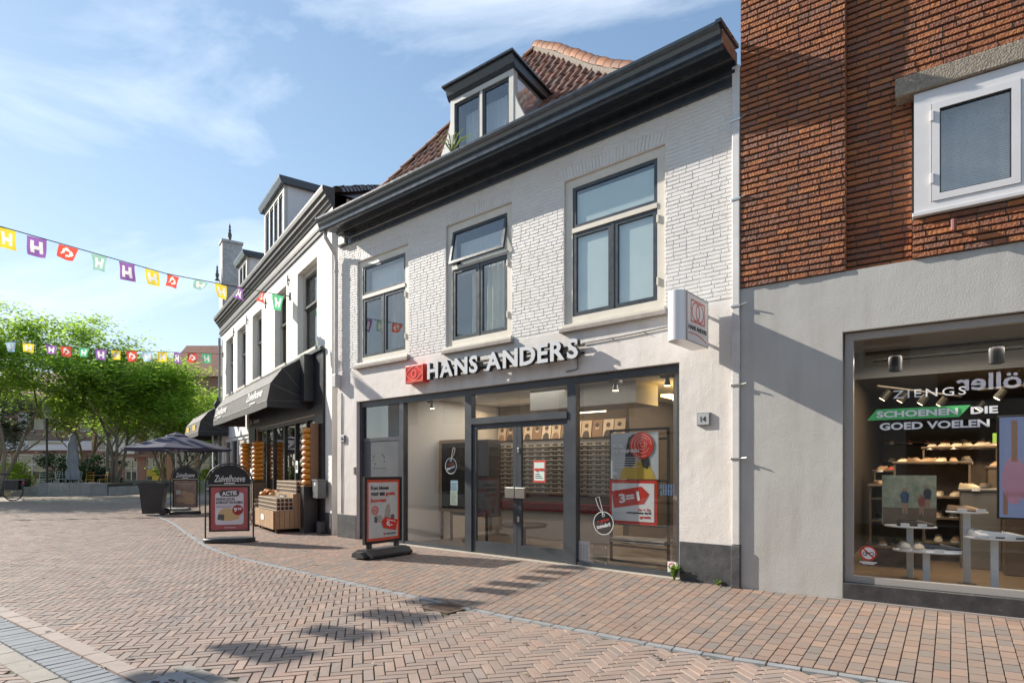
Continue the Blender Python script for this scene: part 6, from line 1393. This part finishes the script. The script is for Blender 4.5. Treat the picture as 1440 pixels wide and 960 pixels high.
m = MB(); m.lathe([(.36,2.72),(.34,2.76),(.05,2.86),(.02,2.90)], 8); m.build('vent_cap', NAVY, t); m = MB(); m.tube([(0,0,.1),(0,0,2.85)], .028, 10); m.build('pole', mat('grey aluminium pole', (.45,.45,.44), .4, .6), t)
m = MB()
for k in range(n): a = 2*pi*k/n; m.tube([(.04*cos(a),.04*sin(a),2.70),(1.80*cos(a),1.80*sin(a),2.26)], .012, 5); m.tube([(.04*cos(a),.04*sin(a),2.1),(.95*cos(a),.95*sin(a),2.46)], .009, 5)
m.build('ribs', MATS['grey aluminium pole'], t, split=False); m = MB(); m.cbox(-.4,.4,-.4,.4,0,.09,.02); m.build('base', CONCRETE, t)
def planter(lab, x0, x1, y, h, dpt=.5, segs=6):
    t = thing('planter_wall', lab, 'planter', (x0,y,0)); w = (x1-x0)/segs; m = MB()
    for k in range(segs): m.cbox(k*w+.004,(k+1)*w-.004,0,dpt,0,h,.012)
    m.build('granite_blocks', mat('granite block', (.28,.28,.28), .8, island=[(.20,.20,.21),(.33,.33,.33),(.25,.25,.26),(.30,.30,.29)], var=((.15,.15,.15), 2, .6), bump=(40,.3,.004)), t, split=False)
    m = MB(); m.box(.1,x1-x0-.1,.1,dpt+2.5,.05,h-.05); m.build('soil', mat('planter soil', (.05,.04,.03), .9), t); return t
tr_ = MB(); tr_.box(-29.4,-23.45,34.75,39.5,-.02,.50); struct('terrace', tr_, CONCRETE)
planter('long grey granite planter wall below the closed parasol on the square', -27.2,-23.5,34.2,.74); planter('grey granite planter wall behind the wheelie bin', -27.6,-20.8,41.5,.75,.5,10)
# closed parasol
t = thing('closed_parasol', 'closed grey parasol wrapped and tied on the square terrace', 'parasol', (-26.4,35.9,.55)); m = MB(); prof = [(.02,3.15),(.16,2.95),(.13,2.75),(.22,2.5),(.24,1.9),(.30,1.3),(.22,1.05),(.36,.85),(.34,.35)]
b = len(m.v); n = 22
for r, z in prof:
    for k in range(n): a = 2*pi*k/n; rr = r*(1+.22*sin(a*6+z*1.5)); m.v.append((rr*cos(a), rr*sin(a), z))
for i in range(len(prof)-1):
    for k in range(n): k2=(k+1)%n; m.f.append((b+i*n+k,b+i*n+k2,b+(i+1)*n+k2,b+(i+1)*n+k))
m.build('wrapped_cloth', mat('grey blue parasol cloth', (.20,.22,.26), .85, var=((.30,.32,.36), 3, .6)), t, True); m = MB(); m.tube([(0,0,0),(0,0,3.2)], .03, 8); m.build('pole', BLACK, t); m = MB(); m.box(-.4,.4,-.4,.4,-.02,.08); m.build('base', CONCRETE, t)
# lamp post with camera box and direction boards
t = thing('lamp_post', 'black lamp post with glass top, grey camera box and two direction boards', 'street lamp', (-27.25,35.0,0))
m = MB(); m.tube([(0,0,0),(0,0,.9),(0,0,1.0),(0,0,4.5)], [.09,.085,.06,.05], 10); m.build('post', BLACK, t)
m = MB(); m.lathe([(.08,4.5),(.24,4.95),(.26,4.97)], 6); m.build('lamp_glass', mat('milky lamp glass', (.62,.62,.62), .3), t); m = MB(); m.lathe([(.28,4.97),(.20,5.12),(.05,5.28),(.02,5.42)], 6); m.build('lamp_cap', mat('pale lamp cap', (.5,.5,.5), .4), t)
m = MB(); m.cbox(-.62,-.08,-.18,.18,3.85,4.45,.02); m.tube([(-.1,0,4.1),(0,0,4.1)], .03, 6); m.build('camera_box', mat('pale grey box', (.50,.50,.51), .4), t, split=False)
m = MB(); m.cbox(-1.1,-.06,-.02,.02,2.95,3.20,.006); m.build('direction_board', mat('pale direction board', (.55,.54,.50), .5), t); m = MB(); m.cbox(.06,.95,-.02,.02,2.98,3.12,.006); m.build('direction_board', mat('beige direction board', (.42,.38,.30), .5), t)
# cafe chairs and tables
def chair(lab, loc, rz, m_, group=None):
    t = thing('cafe_chair', lab, 'chair', loc, rz, group); m = MB(); m.cbox(-.21,.21,-.21,.21,.43,.46,.01); m.build('seat', m_, t)
    for x in (-.19,.19):
        m = MB(); m.tube([(x,-.19,.43),(x*1.1,-.23,0)], .014, 6); m.build('leg', m_, t); m = MB(); m.tube([(x,.19,.43),(x*1.1,.25,0)], .014, 6); m.build('leg', m_, t)
    m = MB(); m.tube([(-.19,.20,.45),(-.19,.27,.88),(.19,.27,.88),(.19,.20,.45)], .015, 6)
    for z in (.6,.73): m.tube([(-.19,.23,z),(.19,.23,z)], .013, 6)
    m.build('backrest', m_, t, split=False); return t
CWH = mat('white chair lacquer', (.62,.64,.64), .4); CYE = mat('yellow chair lacquer', (.60,.36,.04), .45); CBR = mat('brown chair lacquer', (.28,.13,.10), .5)
GRW = 'white cafe chairs crowded on the square terrace'
cw = chair('white slatted cafe chair on the crowded terrace beside the closed parasol', (-28.0,35.6,.50), .4, CWH, GRW)
for (x,y,rz) in ((-27.5,36.4,2.2),(-26.9,35.6,1.0),(-28.3,36.9,-.6),(-27.2,37.2,3.0),(-26.7,36.6,-1.2)): dup(cw, (x,y,.50), rz)
chair('yellow cafe chair, left one of two beside the tree trunk', (-25.6,36.2,.45), .5, CYE); chair('yellow cafe chair, right one of two beside the tree trunk', (-24.9,36.3,.45), -.7, CYE); chair('brown red cafe chair behind the lamp post', (-28.6,35.5,.50), .2, CBR)
t = thing('terrace_table', 'green slatted table between the white chairs', 'table', (-27.2,36.0,.50), .2); m = MB(); 
for k in range(6): m.cbox(-.5,.5,-.35+k*.12,-.25+k*.12,.70,.73,.006)
m.build('table_top', mat('green table slats', (.10,.16,.10), .5), t, split=False); m = MB(); m.tube([(-.4,-.3,.7),(.4,.3,0)], .02, 6); m.tube([(.4,-.3,.7),(-.4,.3,0)], .02, 6); m.build('trestle', BLACK, t, split=False)
t = thing('terrace_table', 'red brown table between the two yellow chairs', 'table', (-25.2,36.6,.45), .1); m = MB(); m.cbox(-.4,.4,-.35,.35,.68,.72,.01); m.build('table_top', CBR, t); m = MB(); m.tube([(0,0,0),(0,0,.68)], .03, 6); m.build('pedestal', BLACK, t)
t = thing('wooden_crate', 'small pale wooden crate beside the bicycle wheel', 'crate', (-29.1,34.3,0), .2); m = planks(-.22,.22,-.2,.2,0,.5,'x',4); m.build('crate_boards', mat('pale crate wood', (.50,.36,.18), .7), t, split=False)
t = thing('cargo_tub', 'brown wooden tub with a slanted pole on the square', 'tub', (-24.3,40.2,0), .2); m = MB(); m.lathe([(.42,0),(.60,.12),(.62,.62),(.58,.64),(.56,.15)], 14); m.build('tub', mat('brown tub wood', (.22,.13,.07), .7), t); m = MB(); m.tube([(.4,0,.5),(.75,.1,1.75)], .05, 6); m.build('slanted_pole', MATS['brown tub wood'], t)
# bicycle
t = thing('bicycle', 'parked bicycle with black panniers at the left edge of the square', 'bicycle', (-23.9,28.6,0), radians(8), None, 1.30)
for x in (-1.05,0):
    w = thing_part('wheel', t); m = MB(); P = [(x+.34*cos(2*pi*k/28),0,.36+.34*sin(2*pi*k/28)) for k in range(29)]; m.tube(P, .024, 8, False); m.build('tyre', BLACKPLASTIC, w, True)
    m = MB(); 
    for k in range(12): a = pi*k/12; m.tube([(x+.32*cos(a),0,.36+.32*sin(a)),(x-.32*cos(a),0,.36-.32*sin(a))], .003, 3)
    m.tube([(x,-.06,.36),(x,.06,.36)], .025, 8); m.build('spokes', STEEL, w, split=False)
m = MB(); BIKE = mat('dark green bicycle paint', (.02,.07,.06), .3); m.tube([(0,0,.36),(-.42,0,.33),(-.93,0,.80),(-.90,0,.95),(-1.05,0,.36)], .018, 8); m.tube([(-.42,0,.33),(-.25,0,.95)], .018, 8); m.tube([(-.31,0,.72),(-.92,0,.84)], .018, 8); m.tube([(0,0,.36),(-.30,0,.74)], .012, 6); m.build('frame', BIKE, t, split=False)
m = MB(); m.cbox(-.40,-.12,-.08,.08,.95,1.01,.025); m.build('saddle', BLACK, t); m = MB(); m.tube([(-.90,0,.95),(-.86,0,1.12),(-.80,-.28,1.10)], .013, 6); m.tube([(-.86,0,1.12),(-.80,.28,1.10)], .013, 6); m.build('handlebar', STEEL, t, split=False)
m = MB(); m.box(-.28,.32,-.07,.07,.73,.75); m.build('carrier', BLACK, t); m = MB(); m.cbox(-.18,.26,-.20,-.08,.40,.76,.03); m.cbox(-.18,.26,.08,.20,.40,.76,.03); m.build('pannier', BLACK, t, split=True)
m = MB(); m.cbox(-.20,.28,-.21,.21,.755,.79,.012); m.build('bag_flap', mat('dusty pink bag flap', (.22,.13,.16), .7), t); m = MB(); m.cbox(.33,.36,-.04,.04,.62,.70,.008); m.build('rear_light', mat('red reflector', (.5,.02,.05), .2), t); m = MB(); m.prism([(.36*cos(a*pi/12)*1.05, .36+.36*sin(a*pi/12)*1.05) for a in range(1,9)]+[(.36*cos(a*pi/12)*1.02, .36+.36*sin(a*pi/12)*1.02) for a in range(8,0,-1)], 'y', -.03,.03); m.build('mudguard', BIKE, t)
m = MB(); m.cbox(-1.35,-1.0,-.2,.2,.85,1.10,.03); m.build('front_crate', BLACK, t)
# oval hanging sign
t = thing('oval_sign', 'blue oval sign hanging from a thin pole in front of the brick shops', 'sign', (-30.4,45,0)); m = MB(); m.tube([(0,.02,0),(0,.02,4.6)], .03, 6); m.build('pole', MATS['grey lamp metal'], t); m = MB(); disc(m,0,2.62,.30,-.03,.0,28,1.25); m.build('oval_board', BLUEP, t); m = MB(); ring(m,0,2.62,.26,.03,-.035,-.03,24,sx=1.25); m.box(-.14,.14,-.035,-.03,2.52,2.56); m.box(-.05,.05,-.035,-.03,2.58,2.74); m.build('oval_print', WHITE, t, split=False)

# ================================================================== BUILDINGS ROUND THE SQUARE
BGBR = mat('pink red brick', (.34,.19,.14), .8, var=((.25,.13,.10), 3, .5)); BGBR2 = mat('brown red brick', (.22,.13,.10), .8, var=((.30,.18,.14), 2, .5)); WFR = mat('white window timber', (.60,.60,.57), .5); GFR = mat('grey green timber', (.20,.24,.22), .5)
def backhouse(name, lab, x0, x1, y, h, wm_, ups, downs, fm, roof=None, rz=0.0, extra=None):
    t = thing(name, lab, 'building', (x0,y,0), rz); W_ = x1-x0; holes = [(a,a+w,z,z+hh) for a,w,z,hh in ups+downs]
    m = MB(); wall_holes(m, 0,W_,-.02,h,holes,0,.3,.2); m.box(0,W_,6.9,7,0,h); m.box(0,.1,.3,7,0,h); m.box(W_-.1,W_,.3,7,0,h); m.build('wall', wm_, t, split=False)
    for (a,b,c,d) in holes:
        w = thing_part('window', t); m = MB(); frame_rect(m,a,b,c,d,.09,.06,.14); m.box((a+b)/2-.04,(a+b)/2+.04,.06,.14,c+.09,d-.09); m.box(a+.09,b-.09,.064,.138,c+(d-c)*.62,c+(d-c)*.62+.07); m.build('window_frame', fm, w, split=False); m = MB(); m.box(a,b,.11,.116,c,d); m.build('pane', GLASS_DK, w)
    m = MB(); m.box(.1,W_-.1,1.2,1.25,0,h-.1); m.build('dark_interior', DARKROOM, t)
    if roof:
        m = MB(); m.prism([(-.4,h),(3.5,h+roof),(7.4,h)], 'x', -.2, W_+.2); m.build('roof', TILE, t)
    return t
hA = backhouse('low_shop', 'low shop with a long pale fascia band behind the terrace on the left', -52,-38,58,8.5, BGBR2, [(a,1.6,5.2,1.8) for a in (1,4,7,10)], [(a,2.9,.3,2.7) for a in (.4,3.9,7.4,10.8)], WFR, 3.0)
m = MB(); m.cbox(-.1,14.1,-.9,-.02,3.35,4.25,.03); m.build('fascia_band', mat('pale grey fascia', (.52,.54,.57), .5), hA)
m = MB(); m.box(.2,13.8,-.5,-.02,4.3,5.1); m.build('balcony_rail', mat('brown balcony slats', (.20,.15,.12), .8, var=((.08,.06,.05), 6, .8)), hA)
hB = backhouse('brick_shop_house', 'pink brick shop house with white bay windows over its ground floor', -38,-28.6,54,9.0, BGBR, [(a,1.5,3.2,2.2) for a in (.5,2.6,5.0,7.3)]+[(a,1.3,6.4,1.5) for a in (.6,2.7,5.1,7.4)], [(.6,1.6,.3,2.3),(3.0,1.1,.05,2.5),(4.9,1.2,.2,2.4),(6.6,1.2,.2,2.4),(8.1,.9,.05,2.5)], WFR, 3.2)
for a in (2.5,7.1):
    bay = thing_part('bay_window', hB); m = MB(); m.box(a-.1,a+1.8,-.7,-.0,2.9,3.75); m.box(a-.15,a+1.85,-.75,-.0,5.45,5.65); frame_rect(m,a-.1,a+1.8,3.75,5.45,.12,-.7,-.58); m.box(a+.8,a+.92,-.7,-.6,3.85,5.4); m.box(a-.1,a-.0,-.58,0,3.75,5.45); m.box(a+1.7,a+1.8,-.58,0,3.75,5.45); m.build('bay_frame', WFR, bay, split=False); m = MB(); m.box(a,a+1.7,-.64,-.634,3.85,5.4); m.build('pane', GLASS_DK, bay)
m = MB(); m.cbox(.2,9.2,-.5,-.02,2.62,2.88,.02); m.build('canopy_board', BGBR2, hB); m = MB(); m.box(.6,3.9,-.06,-.003,2.3,2.62); m.build('white_shop_band', WFR, hB)
m = MB(); m.box(4.95,6.05,.02,.055,.9,1.5); m.box(6.65,7.75,.02,.055,.9,1.5); m.build('yellow_window_foil', mat('yellow window foil', (.55,.38,.03), .5), hB, split=True)
hC = backhouse('green_shop', 'shop with grey green timber front behind the open parasol', -29.5,-18,51,9.4, BGBR, [(a,1.3,4.2,1.9) for a in (1.0,3.6,6.2,8.8)], [(a,1.9,.25,2.9) for a in (.5,2.7,4.9,7.1,9.3)], GFR, 3.4)
m = MB(); m.cbox(.1,11.4,-.12,-.004,3.2,3.75,.02); m.build('fascia', GFR, hC)
hD = backhouse('far_house', 'brick house with a dark red roof showing above the trees', -34,-18,66,9.6, BGBR2, [(a,1.3,5.0,1.9) for a in (1,4,7,10,13)], [], WFR, 3.2)
t = thing('yellow_planter_box', 'yellow box with a plant in front of the brick shop house', 'planter', (-30.3,51.5,0)); m = MB(); m.cbox(-.5,.5,-.4,.4,0,1.0,.03); m.build('box', mat('yellow box', (.50,.36,.04), .5), t)

# ================================================================== TREES AND SHRUBS
BARK = mat('grey brown bark', (.14,.12,.095), .9, var=((.24,.21,.17), 4, .7), bump=[(18,.8,.03)])
LEAF = [mat('bright locust leaf', (.12,.20,.03), .55, island=[(.085,.155,.035),(.16,.24,.045),(.12,.195,.04),(.20,.28,.05),(.095,.17,.035)], trans=((.30,.46,.05), .62, (2.9,2.8,1.8))),
        mat('mid green leaf', (.08,.15,.03), .55, island=[(.10,.17,.03),(.14,.21,.035),(.18,.25,.04)], trans=((.2,.36,.05), .55, (2.8,2.6,1.5))),
        mat('dark green leaf', (.03,.07,.04), .6, island=[(.02,.05,.03),(.04,.08,.045),(.03,.07,.03)], trans=((.05,.12,.05), .3, (1.5,1.6,1.3)))]
def leaf_quad(mb, p, L_, w, up=.75):
    a = random.uniform(0,2*pi); d = Vector((cos(a), sin(a), random.uniform(-.45,.25))).normalized(); nrm = Vector((random.gauss(0,1-up), random.gauss(0,1-up), up)).normalized(); s = d.cross(nrm)
    if s.length < 1e-3: return
    s.normalize(); b = len(mb.v); mb.v += [tuple(p), tuple(p+d*L_*.45+s*w*.5), tuple(p+d*L_), tuple(p+d*L_*.45-s*w*.5)]; mb.f.append((b,b+1,b+2,b+3))
def tree(lab, loc, stems, h, spread, zc, n_leaf, lm, seed, kind='locust_tree', flat=.30, lsize=.30, lean=(0,0)):
    random.seed(seed); t = thing(kind, lab, 'tree', loc); tb = MB(); ends = []
    def grow(p, d, L_, r, lev):
        pts = [p]; rs = [r]; q = p; dd = d.copy(); n = 4
        for k in range(n):
            dd = (dd + Vector((random.gauss(0,.13), random.gauss(0,.13), random.gauss(.03,.08)))).normalized(); q = q + dd*(L_/n); pts.append(q); rs.append(r*(1-.40*(k+1)/n))
            if lev >= 2: ends.append((q, lev))
        tb.tube(pts, rs, 7 if lev < 2 else 4)
        if lev < 4:
            for k in range(3 if lev < 3 else 2):
                a = random.uniform(0,2*pi); side = Vector((cos(a), sin(a), random.uniform(-.05,.45))); nd = (dd*.55 + side*(.75 if lev else .55)).normalized()
                grow(pts[random.choice((2,3,4))], nd, L_*random.uniform(.55,.8), rs[-1]*.8, lev+1)
    for k in range(stems):
        a = 2*pi*k/stems + random.uniform(-.4,.4); d = Vector((cos(a)*.34+lean[0], sin(a)*.34+lean[1], 1)).normalized(); grow(Vector((cos(a)*.12, sin(a)*.12, 0)), d, h*.45, .12 if stems > 1 else .17, 0)
    tb.build('trunk', BARK, t, True, split=False)
    mb = MB(); E_ = [e for e, lev in ends if e.z > zc]; 
    if not E_: E_ = [e for e, l in ends]
    per = max(6, int(n_leaf/len(E_)))
    for e in E_:
        R = spread*random.uniform(.6,1.25)
        if random.random() < .10: continue
        for k in range(per):
            v = Vector((random.gauss(0,.5), random.gauss(0,.5), random.gauss(0,.5)*flat)) * R
            leaf_quad(mb, e+v, lsize*random.uniform(.6,1.2), lsize*.42)
    mb.build('crown', lm, t, split=False); random.seed(seed+1); return t
tree('tall bright green multi-stemmed tree at the left edge of the square', (-28.8,33.4,0), 4, 11.2, 1.15, 3.1, 36000, LEAF[0], 5, lean=(.04,0))
tree('bright green multi-stemmed tree behind the closed parasol', (-25.2,37.6,0), 4, 10.8, 1.2, 3.1, 38000, LEAF[0], 12)
tree('lower bright green tree behind the open parasol next to the white plaster house', (-22.8,41.5,0), 3, 8.6, 1.2, 3.0, 27000, LEAF[0], 23)
tree('mid green tree further back between the two tall bright trees', (-31.5,43.5,0), 3, 9.2, 1.1, 3.0, 13000, LEAF[1], 31)
tree('dark green tree in front of the low shop on the left', (-35.5,41,0), 2, 8.5, 1.0, 1.8, 12000, LEAF[2], 44, 'dark_tree', .6)
tree('mid green tree in front of the green timber shop', (-26.5,46,0), 3, 8.4, 1.1, 3.2, 11000, LEAF[1], 52)
tree('bright green tree left of the picture whose crown shades the square', (-31.5,28.0,0), 3, 10.0, 1.1, 3.6, 11000, LEAF[0], 61)
def shrub(lab, loc, r, h, lm, n, seed, ls=.22):
    random.seed(seed); t = thing('shrub', lab, 'shrub', loc); st = MB(); mb = MB()
    for k in range(7): a = random.uniform(0,2*pi); st.tube([(0,0,0),(cos(a)*r*.3,sin(a)*r*.3,h*.5),(cos(a)*r*.6,sin(a)*r*.6,h*.85)], [.03,.02,.01], 5)
    cl = [(random.gauss(0,.42)*r, random.gauss(0,.42)*r, h*random.uniform(.2,.95)) for k in range(26)]
    for c in cl:
        for k in range(n//26): leaf_quad(mb, Vector(c)+Vector((random.gauss(0,.22),random.gauss(0,.22),random.gauss(0,.16))), ls*random.uniform(.6,1.2), ls*.4, .4)
    st.build('stems', BARK, t, split=False); mb.build('leaves', lm, t, split=False); return t
shrub('light green bushy shrub behind the bicycle', (-29.7,35.6,0), 1.2,1.9, LEAF[1], 2600, 71); shrub('dark green clipped shrub left of the closed parasol', (-28.6,38.2,0), 1.5,2.5, LEAF[2], 3000, 72); shrub('dark shrub right of the lamp post behind the chairs', (-26.6,38.6,0), 1.2,2.4, LEAF[2], 2400, 73); shrub('green shrub far left beyond the bicycle', (-33.0,36.5,0), 1.3,1.8, LEAF[1], 2200, 74)
shrub('small leafy plant in the yellow box', (-30.3,51.5,.9), .5,.8, LEAF[1], 600, 75); shrub('green potted plant behind the far arched sign', (-19.5,36,0), .5,1.3, LEAF[1], 700, 76)
t = thing('black_planter_tub', 'black planter tub beside the light green shrub', 'planter', (-28.9,35.2,0)); m = MB(); m.lathe([(.35,0),(.48,.75),(.50,.95),(.45,.95),(.42,.7)], 4); m.build('tub', BLACK, t)

# fallen leaves, seeds and specks of dirt on the paving
random.seed(7); m = MB()
for k in range(420):
    y = random.uniform(4.2,16); x = random.uniform(-.85*y, 3.2)
    if kerb_left(x,y) < 0 and random.random() < .3: pass
    if (MF.o.xy-Vector((x,y))).dot(MF.n.xy) > -.05 or (RF.o.xy-Vector((x,y))).dot(RF.n.xy) > -.05 or (LF.o.xy-Vector((x,y))).dot(LF.n.xy) > -.05: continue
    r = random.uniform(.008,.026); a = random.uniform(0,6.28); z = .012
    m.face([(x+r*cos(a),y+r*sin(a),z),(x+.5*r*cos(a+1.4),y+.5*r*sin(a+1.4),z+.004),(x-r*cos(a),y-r*sin(a),z+.002),(x+.5*r*cos(a-1.7),y+.5*r*sin(a-1.7),z)])
fl_ = m.build('fallen_leaves', mat('dry leaf litter', (.25,.2,.1), .8, island=[(.30,.24,.12),(.16,.12,.06),(.42,.36,.24),(.20,.22,.08)]), None, split=False); fl_['kind'] = 'stuff'; fl_['label'] = 'scattered dry leaves and specks on the paving'; fl_['category'] = 'leaf litter'
m = MB()
for k in range(70):
    y = random.uniform(4.4,13); x = random.uniform(-.8*y, 2.6)
    if (MF.o.xy-Vector((x,y))).dot(MF.n.xy) > -.1 or (RF.o.xy-Vector((x,y))).dot(RF.n.xy) > -.1 or (LF.o.xy-Vector((x,y))).dot(LF.n.xy) > -.1: continue
    r = random.uniform(.012,.028); m.face([(x+r*(1+.25*sin(q*2.1+k))*cos(2*pi*q/9), y+r*(1+.25*sin(q*2.1+k))*sin(2*pi*q/9), .0125) for q in range(9)])
gm_ = m.build('chewing_gum_spots', mat('old gum spot', (.09,.08,.075), .7), None, split=False); gm_['kind'] = 'stuff'; gm_['label'] = 'old dark gum spots trodden into the paving'; gm_['category'] = 'gum'
